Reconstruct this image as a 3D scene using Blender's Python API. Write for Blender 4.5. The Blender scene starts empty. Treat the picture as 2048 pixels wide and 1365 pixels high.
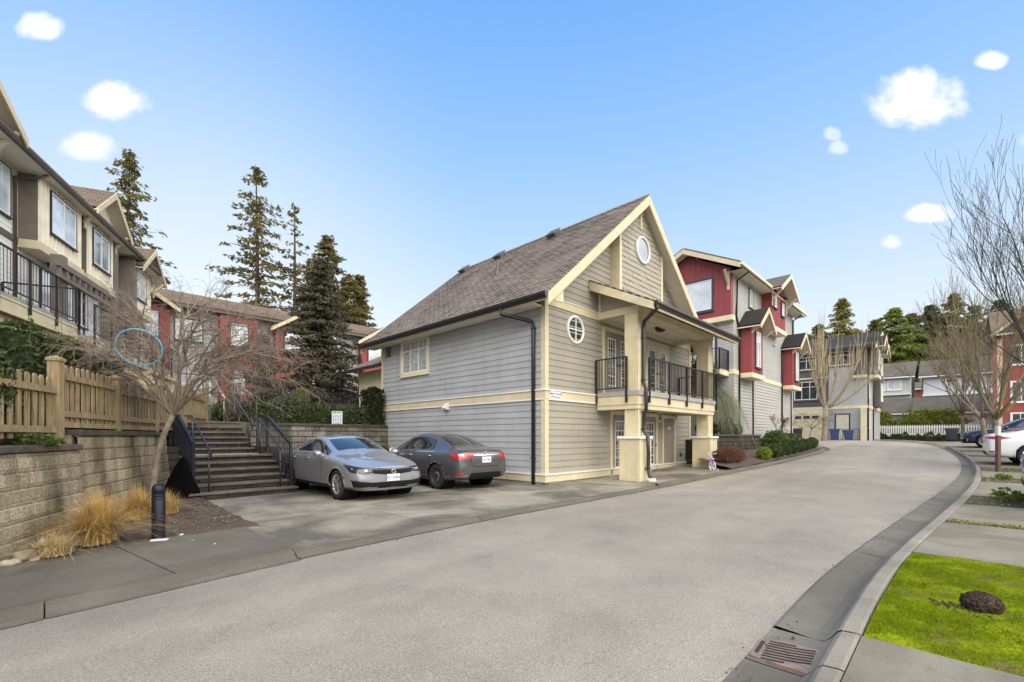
import bpy, bmesh, math, random
from mathutils import Vector, Matrix
from mathutils.bvhtree import BVHTree
R = math.radians
SC = bpy.context.scene
COL = SC.collection
# ---------------------------------------------------------------- the place: frame of the street
# s runs along the street (away from the viewer), v across it towards the grey house; z up
CA, SA = 0.7000, 0.7141
ANG = math.atan2(SA, CA)
CAMH = 1.4
F, CX, HY = 910.0, 1024.0, 874.0        # measured lens of the photograph (2048 px wide)
def T(s, v, z=0.0): return Vector((CA*s - SA*v, SA*s + CA*v, z))
def SV(X, Y): return (CA*X + SA*Y, -SA*X + CA*Y)
def interp(tab, x):
    if x <= tab[0][0]: return tab[0][1]
    for (a, b), (c, d) in zip(tab, tab[1:]):
        if x <= c:
            t = (x-a)/(c-a); return b + (d-b)*t
    return tab[-1][1]
PROF = [(-60, -2.6), (-20, -.85), (-5, -.26), (0, -.10), (4, -.03), (9, .0), (13, .05), (16.7, .15), (22, .34), (30.7, .66), (38, .93), (44, 1.05), (50, 1.08), (60, .95), (100, .8), (600, .8)]
def zs_(s):
    return (interp(PROF, s-1.5) + interp(PROF, s) + interp(PROF, s+1.5))/3
def GZ(s, v=0): return zs_(s)
def ray(px, py): return Vector(((px-CX)/F, 1.0, (HY-py)/F))
def PY(px, py, Y):
    r = ray(px, py); return Vector((r.x*Y, Y, CAMH + r.z*Y))
def PG(px, py, lift=0.0):
    r = ray(px, py); Y = 3.0
    lo, hi = 0.5, 120.0
    for _ in range(60):
        m = (lo+hi)/2
        s, v = SV(r.x*m, m)
        if CAMH + r.z*m > GZ(s, v) + lift: lo = m
        else: hi = m
    return Vector((r.x*lo, lo, CAMH + r.z*lo))
def SVG(px, py, lift=0.0):
    p = PG(px, py, lift); return SV(p.x, p.y)
# ---------------------------------------------------------------- materials
M = {}
def nodes_of(name):
    m = bpy.data.materials.new(name); m.use_nodes = True
    nt = m.node_tree; b = nt.nodes['Principled BSDF']
    return m, nt, b
def N(nt, typ, **kw):
    n = nt.nodes.new(typ)
    for k, val in kw.items():
        if k in n.inputs.keys(): n.inputs[k].default_value = val
        else: setattr(n, k, val)
    return n
def c4(c): return (c[0], c[1], c[2], 1.0)
def ramp(nt, fac, stops):
    r = nt.nodes.new('ShaderNodeValToRGB'); e = r.color_ramp.elements
    while len(e) < len(stops): e.new(0.5)
    for i, (p, c) in enumerate(stops):
        e[i].position = p; e[i].color = c4(c) if not isinstance(c, (int, float)) else (c, c, c, 1)
    nt.links.new(fac, r.inputs['Fac']); return r.outputs['Color']
def mixc(nt, fac, a, b, mode='MIX'):
    n = nt.nodes.new('ShaderNodeMix'); n.data_type = 'RGBA'; n.blend_type = mode
    for sock, val in ((n.inputs[0], fac), (n.inputs[6], a), (n.inputs[7], b)):
        if hasattr(val, 'is_output') or isinstance(val, bpy.types.NodeSocket): nt.links.new(val, sock)
        elif isinstance(val, (int, float)): sock.default_value = val
        else: sock.default_value = c4(val)
    return n.outputs[2]
def coords(nt, swz=None, scale=None, world=False):
    if world:
        g = nt.nodes.new('ShaderNodeNewGeometry'); out = g.outputs['Position']
    else:
        t = nt.nodes.new('ShaderNodeTexCoord'); out = t.outputs['Object']
    if swz:
        s = nt.nodes.new('ShaderNodeSeparateXYZ'); c = nt.nodes.new('ShaderNodeCombineXYZ')
        nt.links.new(out, s.inputs[0])
        for i, ax in enumerate(swz):
            if ax != '0': nt.links.new(s.outputs['XYZ'.index(ax)], c.inputs[i])
        out = c.outputs[0]
    if scale:
        mp = nt.nodes.new('ShaderNodeMapping'); mp.inputs['Scale'].default_value = scale
        nt.links.new(out, mp.inputs[0]); out = mp.outputs[0]
    return out
def noise(nt, co, sc, det=4, rough=.55, dist=0):
    n = N(nt, 'ShaderNodeTexNoise', Scale=sc, Detail=det, Roughness=rough, Distortion=dist)
    nt.links.new(co, n.inputs['Vector']); return n.outputs['Fac']
def bump(nt, b, h, strength=.3, dist=.01):
    n = N(nt, 'ShaderNodeBump', Strength=strength, Distance=dist)
    nt.links.new(h, n.inputs['Height']); nt.links.new(n.outputs[0], b.inputs['Normal'])
def mat(name, c, rough=.6, var=.12, vs=3.0, bmp=0, bs=60, metal=0, spec=None, coat=0, world=False, fine=0, board=0):
    """painted or natural surface: base colour with soft blotches, fine grain and an optional bump"""
    if name in M: return M[name]
    m, nt, b = nodes_of(name)
    co = coords(nt, world=world)
    n1 = noise(nt, co, vs, 5, .6)
    lo = tuple(x*(1-var) for x in c); hi = tuple(min(1, x*(1+var)) for x in c)
    col = ramp(nt, n1, [(.3, lo), (.7, hi)])
    if fine:
        n2 = noise(nt, co, bs, 3, .7)
        f = ramp(nt, n2, [(.3, (1-fine,)*3), (.7, (1+fine,)*3)])
        col = mixc(nt, 1.0, col, f, 'MULTIPLY')
    if board:      # tone differs from board to board, with faint weather streaks
        n3 = noise(nt, coords(nt, None, (.22, .22, 5.4)), 1.0, 2, .5); n4 = noise(nt, coords(nt, None, (3.0, 3.0, .25)), 1.0, 5, .65)
        col = mixc(nt, 1.0, col, ramp(nt, n3, [(.35, (1-board,)*3), (.65, (1+board,)*3)]), 'MULTIPLY')
        col = mixc(nt, 1.0, col, ramp(nt, n4, [(.30, (1-board*1.8, 1-board*1.9, 1-board*2.1)), (.5, (1,)*3)]), 'MULTIPLY')
    nt.links.new(col, b.inputs['Base Color'])
    b.inputs['Roughness'].default_value = rough; b.inputs['Metallic'].default_value = metal
    if spec is not None: b.inputs['Specular IOR Level'].default_value = spec
    if coat: b.inputs['Coat Weight'].default_value = coat; b.inputs['Coat Roughness'].default_value = .05
    if bmp: bump(nt, b, noise(nt, co, bs, 4, .6), bmp, .01)
    M[name] = m; return m
def leafmat(name, c1, c2, vs=1.5, rough=.6, trans=.25):
    if name in M: return M[name]
    m, nt, b = nodes_of(name)
    co = coords(nt)
    n1 = noise(nt, co, vs, 3, .6); n2 = noise(nt, co, 23, 2, .6)
    col = mixc(nt, .45, ramp(nt, n1, [(.32, c1), (.68, c2)]), ramp(nt, n2, [(.3, c1), (.7, c2)]))
    nt.links.new(col, b.inputs['Base Color']); b.inputs['Roughness'].default_value = rough; b.inputs['Specular IOR Level'].default_value = .25
    if trans:
        t = N(nt, 'ShaderNodeBsdfTranslucent'); nt.links.new(col, t.inputs['Color'])
        mx = N(nt, 'ShaderNodeMixShader'); mx.inputs[0].default_value = trans
        o = nt.nodes['Material Output']
        nt.links.new(b.outputs[0], mx.inputs[1]); nt.links.new(t.outputs[0], mx.inputs[2]); nt.links.new(mx.outputs[0], o.inputs[0])
    M[name] = m; return m
def glassmat(name, c, rough=.04, var=.5, vs=1.2, spec=.8, coat=1):
    """window pane: what stands behind it (blinds, a dim room) under a clear glossy sheet"""
    if name in M: return M[name]
    m, nt, b = nodes_of(name)
    co = coords(nt)
    n1 = noise(nt, co, vs, 3, .5)
    col = ramp(nt, n1, [(.35, tuple(x*(1-var) for x in c)), (.65, tuple(min(1, x*(1+var)) for x in c))])
    nt.links.new(col, b.inputs['Base Color'])
    b.inputs['Roughness'].default_value = rough; b.inputs['Specular IOR Level'].default_value = spec
    b.inputs['Coat Weight'].default_value = coat; b.inputs['Coat Roughness'].default_value = .02; b.inputs['Coat IOR'].default_value = 1.6
    if coat < 1: b.inputs['Specular IOR Level'].default_value = .45
    bump(nt, b, noise(nt, co, .8, 2, .4), .06, .02)
    M[name] = m; return m
def brickmat(name, c1, c2, mortar, bw, bh, ms, swz='XY0', off=.5, bmp=.5, stain=None, rough=.85, fine=.15, smooth=.1, squash=None):
    if name in M: return M[name]
    m, nt, b = nodes_of(name)
    co = coords(nt, swz)
    t = N(nt, 'ShaderNodeTexBrick'); t.offset = off
    for k, val in (('Scale', 1.0), ('Mortar Size', ms), ('Mortar Smooth', smooth), ('Brick Width', bw), ('Row Height', bh), ('Bias', 0.0)): t.inputs[k].default_value = val
    t.inputs['Color1'].default_value = c4(c1); t.inputs['Color2'].default_value = c4(c2); t.inputs['Mortar'].default_value = c4(mortar)
    nt.links.new(co, t.inputs['Vector'])
    n2 = noise(nt, co, 26, 4, .7)
    f = ramp(nt, n2, [(.3, (1-fine,)*3), (.7, (1+fine,)*3)])
    col = mixc(nt, 1.0, t.outputs['Color'], f, 'MULTIPLY')
    if stain:
        sco = coords(nt, swz, stain[2])
        sn = noise(nt, sco, stain[1], 5, .62)
        sr = ramp(nt, sn, [(.42, 0.0), (.62, 1.0)])
        sv_ = N(nt, 'ShaderNodeMath', operation='MULTIPLY'); nt.links.new(sr, sv_.inputs[0]); sv_.inputs[1].default_value = stain[3]
        col = mixc(nt, sv_.outputs[0], col, stain[0])
    nt.links.new(col, b.inputs['Base Color']); b.inputs['Roughness'].default_value = rough
    b.inputs['Specular IOR Level'].default_value = .25
    h = N(nt, 'ShaderNodeMath', operation='SUBTRACT'); nt.links.new(n2, h.inputs[0]); nt.links.new(t.outputs['Fac'], h.inputs[1])
    bump(nt, b, h.outputs[0], bmp, .012)
    M[name] = m; return m
# ---------------------------------------------------------------- mesh builder
class MB:
    def __init__(s): s.v = []; s.f = []; s.sm = []
    def add(s, vs, fs, smooth=False):
        o = len(s.v); s.v += [tuple(p) for p in vs]
        s.f += [tuple(i+o for i in f) for f in fs]; s.sm += [smooth]*len(fs); return s
    def box(s, a, b):
        x0, y0, z0 = (min(a[i], b[i]) for i in range(3)); x1, y1, z1 = (max(a[i], b[i]) for i in range(3))
        return s.add([(x0,y0,z0),(x1,y0,z0),(x1,y1,z0),(x0,y1,z0),(x0,y0,z1),(x1,y0,z1),(x1,y1,z1),(x0,y1,z1)],
                     [(0,3,2,1),(4,5,6,7),(0,1,5,4),(1,2,6,5),(2,3,7,6),(3,0,4,7)])
    def obox(s, o, ax, ay, az):
        o, ax, ay, az = Vector(o), Vector(ax), Vector(ay), Vector(az)
        p = [o, o+ax, o+ax+ay, o+ay]; p += [q+az for q in p]
        fs = [(0,3,2,1),(4,5,6,7),(0,1,5,4),(1,2,6,5),(2,3,7,6),(3,0,4,7)]
        if ax.cross(ay).dot(az) < 0: fs = [f[::-1] for f in fs]
        return s.add(p, fs)
    def bar(s, p, q, w, h=None, up=(0,0,1)):
        """rectangular bar from p to q, w across, h along up, centred"""
        p, q = Vector(p), Vector(q); d = (q-p)
        if h is None: h = w
        up = Vector(up); side = d.cross(up)
        if side.length < 1e-6: side = d.cross(Vector((1,0,0)))
        side.normalize(); u2 = side.cross(d).normalized()
        return s.obox(p - side*w/2 - u2*h/2, d, side*w, u2*h)
    def quad(s, *ps): return s.add(ps, [tuple(range(len(ps)))])
    def prism(s, poly, d):
        """polygon (3-D points) pushed along d"""
        n = len(poly); d = Vector(d); P = [Vector(p) for p in poly]
        nrm = Vector((0,0,0))
        for i in range(n): nrm += P[i].cross(P[(i+1) % n])
        if nrm.dot(d) > 0: P = P[::-1]
        vs = P + [p+d for p in P]
        fs = [tuple(range(n)), tuple(range(2*n-1, n-1, -1))]
        for i in range(n):
            j = (i+1) % n; fs.append((i, i+n, j+n, j))
        return s.add(vs, fs)
    def tube(s, path, rad, n=8, cap=True, smooth=True):
        P = [Vector(p) for p in path]; k = len(P)
        rr = rad if isinstance(rad, (list, tuple)) else [rad]*k
        vs, fs = [], []
        ref = None
        for i in range(k):
            d = (P[min(i+1, k-1)] - P[max(i-1, 0)])
            if d.length < 1e-9: d = Vector((0,0,1))
            d.normalize()
            if ref is None:
                ref = Vector((0,0,1)) if abs(d.z) < .9 else Vector((1,0,0))
            a = d.cross(ref)
            if a.length < 1e-4: a = d.cross(Vector((.3,.8,.5)))
            a.normalize(); b = d.cross(a).normalized(); ref = b if False else ref
            for j in range(n):
                t = 2*math.pi*j/n
                vs.append(P[i] + (a*math.cos(t) + b*math.sin(t))*rr[i])
        for i in range(k-1):
            for j in range(n):
                j2 = (j+1) % n
                fs.append((i*n+j, i*n+j2, (i+1)*n+j2, (i+1)*n+j))
        if cap: fs += [tuple(range(n-1, -1, -1)), tuple(range((k-1)*n, k*n))]
        return s.add(vs, fs, smooth)
    def lathe(s, prof, c=(0,0,0), ax='z', n=20, smooth=True):
        """profile of (radius, height) turned round an axis through c"""
        vs, fs = [], []
        for (r, h) in prof:
            for j in range(n):
                t = 2*math.pi*j/n; a, b = r*math.cos(t), r*math.sin(t)
                p = {'z': (a, b, h), 'y': (b, h, a), 'x': (h, a, b)}[ax]
                vs.append((p[0]+c[0], p[1]+c[1], p[2]+c[2]))
        for i in range(len(prof)-1):
            for j in range(n):
                j2 = (j+1) % n
                fs.append((i*n+j, i*n+j2, (i+1)*n+j2, (i+1)*n+j))
        return s.add(vs, fs, smooth)
    def ball(s, c, r, rz=None, n=8, jit=0, rnd=None):
        rz = rz or r; vs = []; fs = []; m = n//2+1
        for i in range(m+1):
            t = math.pi*i/m
            for j in range(n):
                a = 2*math.pi*j/n; k = 1 + (rnd.uniform(-jit, jit) if rnd else 0)
                vs.append((c[0]+r*math.sin(t)*math.cos(a)*k, c[1]+r*math.sin(t)*math.sin(a)*k, c[2]+rz*math.cos(t)*k))
        for i in range(m):
            for j in range(n):
                j2 = (j+1) % n; fs.append((i*n+j, (i+1)*n+j, (i+1)*n+j2, i*n+j2))
        return s.add(vs, fs, True)
    def build(s, name, m, parent=None, bevel=0):
        me = bpy.data.meshes.new(name); me.from_pydata(s.v, [], s.f)
        if any(s.sm): me.polygons.foreach_set('use_smooth', s.sm)
        me.update()
        o = bpy.data.objects.new(name, me); COL.objects.link(o)
        if m: me.materials.append(m)
        if parent: o.parent = parent
        if bevel:
            b = o.modifiers.new('bevel', 'BEVEL'); b.width = bevel; b.segments = 2; b.limit_method = 'ANGLE'
        return o
def tag(o, label, cat, group=None, kind=None):
    if label: o['label'] = label
    if cat: o['category'] = cat
    if group: o['group'] = group
    if kind: o['kind'] = kind
    return o
def thing(name, label, cat, loc=(0,0,0), rz=0, group=None):
    o = bpy.data.objects.new(name, None); COL.objects.link(o)
    o.empty_display_size = .2; o.location = loc; o.rotation_euler = (0, 0, rz)
    return tag(o, label, cat, group)
def struct(mb, name, m):
    o = mb.build(name, m); o['kind'] = 'structure'; return o
KIDS = {}
def copy_tree(o, parent=None):
    c = o.copy(); COL.objects.link(c)
    if parent: c.parent = parent
    for ch in list(o.children): copy_tree(ch, c)
    return c
# ---------------------------------------------------------------- building pieces
def span(poly, z):
    xs = []
    n = len(poly)
    for i in range(n):
        (a, za), (b, zb) = poly[i], poly[(i+1) % n]
        if abs(zb-za) < 1e-9:
            if abs(z-za) < 1e-6: xs += [a, b]
        elif min(za, zb)-1e-9 <= z <= max(za, zb)+1e-9: xs.append(a + (b-a)*(z-za)/(zb-za))
    return (min(xs), max(xs)) if xs else None
def lap(mb, O, h, n, poly, exp=.178, lip=.02, rnd=None, seg=0):
    """lap siding: slanted boards clipped to a convex polygon in (along, up)"""
    O, h, n = Vector(O), Vector(h), Vector(n); U = Vector((0,0,1))
    z0 = min(p[1] for p in poly); zt = max(p[1] for p in poly); z = z0
    flip = h.cross(U).dot(n) < 0
    while z < zt-1e-6:
        z1 = min(z+exp, zt); a, b = span(poly, z+1e-6), span(poly, z1-1e-6)
        if a and b:
            cuts = [0.0, 1.0]
            if seg:
                L = max(a[1]-a[0], .01); cuts = [0.0]; t = rnd.uniform(.3, 1)*seg/L
                while t < 1: cuts.append(t); t += rnd.uniform(.6, 1.4)*seg/L
                cuts.append(1.0)
            for t0, t1 in zip(cuts, cuts[1:]):
                lp = lip*(1 if not seg else rnd.uniform(.6, 1.3)); g = .003/max(a[1]-a[0], .1) if seg else 0
                P = lambda iv, t, zz, off: O + h*(iv[0]+(iv[1]-iv[0])*t) + U*zz + n*off
                v = [P(a, t0+g, z, 0), P(a, t1-g, z, 0), P(a, t1-g, z, lp), P(a, t0+g, z, lp), P(b, t1-g, z1, .003), P(b, t0+g, z1, .003)]
                fs = [(0, 1, 2, 3), (3, 2, 4, 5)]
                if seg: fs += [(0, 3, 5), (1, 4, 2)]
                if flip: fs = [f[::-1] for f in fs]
                mb.add(v, fs)
        z = z1
def rect(x0, z0, x1, z1): return [(x0, z0), (x1, z0), (x1, z1), (x0, z1)]
def frame_ring(mb, O, h, n, x0, z0, x1, z1, w, d0, d1):
    """four boards round an opening; w wide outwards, from depth d0 to d1 along n"""
    O, h, n = Vector(O), Vector(h), Vector(n); U = Vector((0,0,1))
    def b(xa, za, xb, zb): mb.obox(O + h*xa + U*za + n*d0, h*(xb-xa), U*(zb-za), n*(d1-d0))
    b(x0-w, z0-w, x1+w, z0); b(x0-w, z1, x1+w, z1+w); b(x0-w, z0, x0, z1); b(x1, z0, x1+w, z1)
def window(parent, O, h, n, x0, z0, x1, z1, trim, glass, cols=(.5,), rows=(), mun=None, tw=.1, sash=None, d=.05, name='window', fw=.05):
    """trim boards (the window), white frame with mullions and a pane as its sub-parts"""
    O, h, n = Vector(O), Vector(h), Vector(n); U = Vector((0,0,1))
    t = MB(); frame_ring(t, O, h, n, x0, z0, x1, z1, tw, .004, d)
    t.obox(O + h*(x0-tw-.02) + U*(z0-tw-.035) + n*.004, h*(x1-x0+2*tw+.04), U*.034, n*(d+.03))
    w = t.build(name, trim, parent)
    f = MB(); frame_ring(f, O, h, n, x0+fw, z0+fw, x1-fw, z1-fw, fw-.001, .004, d-.012)
    W, H = x1-x0, z1-z0
    def mull(xa, za, xb, zb, dd): f.obox(O + h*xa + U*za + n*.006, h*(xb-xa), U*(zb-za), n*dd)
    for c in cols: mull(x0+W*c-.025, z0+fw, x0+W*c+.025, z1-fw, d-.02)
    for r in rows: mull(x0+fw, z0+H*r-.02, x1-fw, z0+H*r+.02, d-.022)
    if mun:   # small lights in the top part: (from height fraction, columns, rows)
        zf, nc, nr = mun; za = z0+H*zf
        for i in range(1, nc): mull(x0+W*i/nc-.009, za, x0+W*i/nc+.009, z1-fw, d-.026)
        for i in range(1, nr): mull(x0+fw, za+(z1-za)*i/nr-.009, x1-fw, za+(z1-za)*i/nr+.009, d-.027)
    f.build('frame', sash or M['white'], w)
    g = MB(); g.obox(O + h*(x0+.01) + U*(z0+.01) + n*.003, h*(W-.02), U*(H-.02), n*.012)
    g.build('pane', glass, w)
    return w
def roof_slab(parent, O, xd, yd, L, Wd, m, thick=.09, name='roof', poly=None, courses=False):
    """one roof slope as an object of its own axes: x along the eave, y up the slope"""
    xd = Vector(xd).normalized(); yd = Vector(yd).normalized(); zd = xd.cross(yd).normalized()
    b = MB()
    pts = poly or [(0,0),(L,0),(L,Wd),(0,Wd)]
    b.prism([(p[0], p[1], -thick) for p in pts], (0,0,thick))
    if courses:      # overlapping shingle courses: each a shallow wedge cut into tabs of uneven thickness
        rn = random.Random(int(L*100)); y = 0.0; e = .145
        while y < Wd-.02:
            y1 = min(y+e, Wd); x = -rn.uniform(0, .3)
            while x < L:
                w = rn.uniform(.18, .42); xa, xb = max(0, x), min(L, x+w-.006); lp = rn.uniform(.010, .020); yy = y+rn.uniform(-.008, .006)
                if xb > xa: b.add([(xa, yy, .001), (xb, yy, .001), (xb, yy, lp), (xa, yy, lp), (xb, y1, .004), (xa, y1, .004)], [(0,1,2,3), (3,2,4,5), (1,4,2), (0,3,5)])
                x += w
            y = y1
    o = b.build(name, m, parent)
    mtx = Matrix((xd, yd, zd)).transposed().to_4x4(); mtx.translation = Vector(O)
    o.matrix_local = mtx
    return o
def railing(mb, pts, h=1.05, sp=.11, post=1.4, pw=.045, top=.05, bw=.014, z_low=.1, drop=0.0, ends=True):
    for p, q in zip(pts, pts[1:]):
        p, q = Vector(p), Vector(q); L = (q-p).length; U = Vector((0,0,1))
        mb.bar(p+U*h, q+U*h, top, .035); mb.bar(p+U*z_low, q+U*z_low, .03, .03)
        n = max(1, round(L/post))
        for i in range(n+1):
            c = p.lerp(q, i/n); mb.bar(c-U*drop, c+U*h, pw, pw, up=(q-p).normalized())
        k = max(1, int(L/sp))
        for i in range(1, k):
            c = p.lerp(q, i/k); mb.bar(c+U*z_low, c+U*(h-.01), bw, bw, up=(q-p).normalized())
def downpipe(mb, pts, r=.04): mb.tube(pts, r, 8)
mat('white', (.78,.78,.76), .45, .05)
mat('cream', (.62,.545,.365), .6, .09, 2.5, .05, 90, board=.04)
mat('cream_pale', (.72,.64,.44), .6, .08, 2.5, .05, 90)
mat('siding_grey', (.39,.40,.415), .7, .07, 1.3, .08, 80, board=.06)
mat('siding_taupe', (.325,.303,.25), .7, .07, 1.1, .08, 80, board=.06)
mat('shake_taupe', (.36,.335,.27), .75, .10, 6, .15, 60)
mat('soffit', (.74,.69,.57), .7, .05)
mat('row_siding', (.74,.73,.70), .65, .06, 1.4, .06, 80)
mat('chip', (.20,.16,.115), .9, .7, 25)
mat('gutter_black', (.018,.016,.016), .35, .15)
mat('gutter_brown', (.10,.075,.06), .4, .2)
mat('rail_black', (.014,.014,.018), .38, .2)
mat('rail_navy', (.007,.008,.016), .4, .2, spec=.3)
mat('pipe_dark', (.07,.07,.08), .3, .1, 3, 0, 60, .5)
mat('clod_earth', (.050,.031,.021), .95, .5, 14, .8, 50, fine=.4)
mat('pipe_steel', (.55,.56,.58), .25, .1, 3, 0, 60, .8)
mat('door_taupe', (.25,.215,.175), .55, .08)
mat('door_cream', (.6,.55,.45), .55, .08)
mat('deck_grey', (.33,.32,.31), .8, .15)
mat('dark_metal', (.03,.028,.027), .45, .1)
mat('red_paint', (.27,.05,.055), .6, .12, 2.0, .06, 70)
mat('red_brick_paint', (.30,.06,.045), .65, .15, 2.0, .06, 70)
mat('white_siding', (.41,.41,.395), .65, .06, 1.4, .06, 80, board=.05)
mat('lightgrey_siding', (.44,.455,.445), .65, .07, 1.4, .06, 80)
mat('bluewhite_siding', (.55,.59,.65), .65, .07, 1.4)
mat('charcoal_siding', (.105,.095,.092), .7, .12, 1.6, .06, 80)
mat('tan_batten', (.80,.75,.63), .65, .1, 1.8, .06, 80)
mat('brown_grey', (.17,.145,.12), .65, .12, 1.8, .06, 80)
mat('navy_paint', (.04,.05,.08), .5, .15)
mat('bark_grey', (.23,.19,.145), .9, .3, 9, .5, 40)
mat('bark_brown', (.085,.066,.052), .9, .3, 9, .5, 40)
mat('bark_dark', (.055,.046,.038), .9, .3, 9, .5, 40)
mat('bark_olive', (.20,.165,.09), .9, .35, 5, .5, 40)
mat('twig_brown', (.20,.16,.12), .85, .25, 4)
mat('twig_yellow', (.36,.30,.18), .8, .3, 3)
mat('twig_red', (.17,.045,.035), .8, .3, 3)
mat('grit', (.10,.095,.085), .9, .6, 30)
mat('soil', (.07,.050,.036), .95, .4, 5, .8, 45, fine=.4)
mat('mulch', (.07,.05,.038), .95, .5, 7, .9, 35, fine=.5)
mat('litter_white', (.58,.57,.54), .6, .1)
mat('stone_pale', (.42,.36,.28), .85, .25, 5, .4, 30)
mat('rubber', (.018,.018,.019), .8, .2)
mat('plastic_blue', (.02,.045,.135), .4, .15)
mat('plastic_dark', (.02,.023,.035), .45, .15)
mat('hoop_blue', (.10,.38,.62), .3, .1)
mat('iron_rust', (.23,.165,.135), .6, .3, 14, .3, 60, .2)
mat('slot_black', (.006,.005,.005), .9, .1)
mat('shadow_black', (.004,.004,.005), .95, .2, spec=.05)  # matte black for the shadow gap modelled by the stairs
mat('stake_brown', (.11,.06,.045), .8, .25, 6, .3, 50)
mat('pink_paint', (.55,.13,.42), .35, .1)
mat('lilac_plastic', (.55,.42,.68), .4, .1)
mat('straw', (.50,.33,.115), .8, .5, 6)
mat('straw_pale', (.55,.42,.22), .8, .4, 6)
glassmat('glass_blind', (.60,.65,.70), .05, .2)
glassmat('glass_sky', (.48,.55,.62), .05, .45)
glassmat('glass_dark', (.03,.034,.038), .04, .6, coat=.15)
glassmat('glass_pale', (.15,.21,.32), .12, .3, coat=.1)
glassmat('glass_room', (.085,.08,.07), .04, .8, 3.5, coat=.2)
glassmat('glass_curtain', (.36,.40,.40), .05, .35, 6)
leafmat('needle_dark', (.035,.055,.022), (.10,.115,.045), .35)
leafmat('needle_brown', (.085,.085,.033), (.25,.205,.075), .25, .6, .45)
leafmat('needle_spruce', (.045,.05,.034), (.14,.125,.08), 2.0)
leafmat('needle_green', (.085,.13,.025), (.22,.27,.05), .35)
leafmat('needle_yellow', (.13,.125,.035), (.32,.28,.08), .4)
leafmat('leaf_hedge', (.030,.050,.015), (.09,.125,.038), 2.5)
leafmat('leaf_dark', (.016,.025,.010), (.05,.065,.025), 2.5)
leafmat('leaf_light', (.05,.09,.02), (.15,.20,.06), 3)
leafmat('leaf_ivy', (.035,.05,.018), (.12,.135,.055), 3)
leafmat('leaf_yellow', (.10,.14,.015), (.30,.34,.05), 1.2)
leafmat('leaf_red', (.11,.05,.035), (.20,.10,.07), 4)
leafmat('leaf_grass', (.10,.16,.003), (.27,.34,.004), 3.0, .9, .3)
leafmat('leaf_pampas', (.14,.165,.09), (.32,.33,.22), 2)
def _roofm(name, a, b, dark):
    return brickmat(name, a, b, dark, .30, .145, .020, 'XY0', .5, 1.0, ((a[0]*1.5, a[1]*1.4, a[2]*1.3), .6, (1, .6, 1), .6), .9, .45, .2)
_roofm('shingle_grey', (.19,.165,.145), (.30,.26,.225), (.04,.036,.034))
_roofm('shingle_brown', (.15,.115,.085), (.21,.16,.115), (.06,.045,.035))
_roofm('shingle_dark', (.030,.028,.028), (.045,.041,.04), (.012,.011,.011))
_roofm('shingle_olive', (.11,.10,.085), (.15,.135,.11), (.05,.045,.04))
brickmat('block_wall', (.31,.26,.18), (.46,.395,.285), (.22,.195,.145), .46, .200, .005, 'XZ0', .5, 1.0, ((.060,.048,.024), 1.3, (1, .30, 1), .92), .9, .5, .3)
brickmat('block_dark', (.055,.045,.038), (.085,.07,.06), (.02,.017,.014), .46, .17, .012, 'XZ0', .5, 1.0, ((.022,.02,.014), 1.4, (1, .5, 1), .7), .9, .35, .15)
brickmat('block_back', (.19,.175,.15), (.30,.275,.23), (.06,.05,.038), .5, .20, .012, 'XZ0', .5, 1.0, ((.04,.035,.02), 1.0, (1, .5, 1), .8), .9, .35, .15)
mat('block_cap', (.075,.062,.05), .9, .4, 3, .6, 30, fine=.3)
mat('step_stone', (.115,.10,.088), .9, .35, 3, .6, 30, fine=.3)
mat('step_pale', (.33,.30,.25), .85, .2, 3, .3, 40, fine=.2)
def asphalt():
    m, nt, b = nodes_of('asphalt'); co = coords(nt, world=True)
    big = noise(nt, co, .28, 4, .55); mid = noise(nt, co, 1.1, 6, .7); fine = noise(nt, co, 105, 3, .75)
    vor = N(nt, 'ShaderNodeTexVoronoi', Scale=130.0); nt.links.new(co, vor.inputs['Vector'])
    col = ramp(nt, big, [(.30, (.222,.203,.170)), (.70, (.282,.260,.221))])
    col = mixc(nt, 1.0, col, ramp(nt, mid, [(.3, (.86,)*3), (.5, (1.0,)*3), (.7, (1.09,)*3)]), 'MULTIPLY')
    col = mixc(nt, 1.0, col, ramp(nt, fine, [(.28, (.48,)*3), (.5, (1.0,)*3), (.72, (1.6,)*3)]), 'MULTIPLY')
    col = mixc(nt, .3, col, mixc(nt, 1.0, col, ramp(nt, vor.outputs['Color'], [(.1, (.5,)*3), (.9, (1.55,)*3)]), 'MULTIPLY'))
    # worn hairline streaks along the street
    sm = coords(nt, None, (1, 1, 1), True)
    mp = N(nt, 'ShaderNodeMapping'); mp.inputs['Rotation'].default_value = (0, 0, -ANG); nt.links.new(sm, mp.inputs[0])
    mp2 = N(nt, 'ShaderNodeMapping'); mp2.inputs['Scale'].default_value = (.06, 1.1, 1); nt.links.new(mp.outputs[0], mp2.inputs[0])
    st = noise(nt, mp2.outputs[0], 1.0, 3, .5)
    col = mixc(nt, 1.0, col, ramp(nt, st, [(.35, (.90,)*3), (.65, (1.07,)*3)]), 'MULTIPLY')
    nt.links.new(col, b.inputs['Base Color']); b.inputs['Roughness'].default_value = .82; b.inputs['Specular IOR Level'].default_value = .35
    h = N(nt, 'ShaderNodeMath', operation='ADD'); nt.links.new(fine, h.inputs[0]); nt.links.new(vor.outputs['Distance'], h.inputs[1])
    bump(nt, b, h.outputs[0], .35, .006); M['asphalt'] = m
asphalt()
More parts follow.
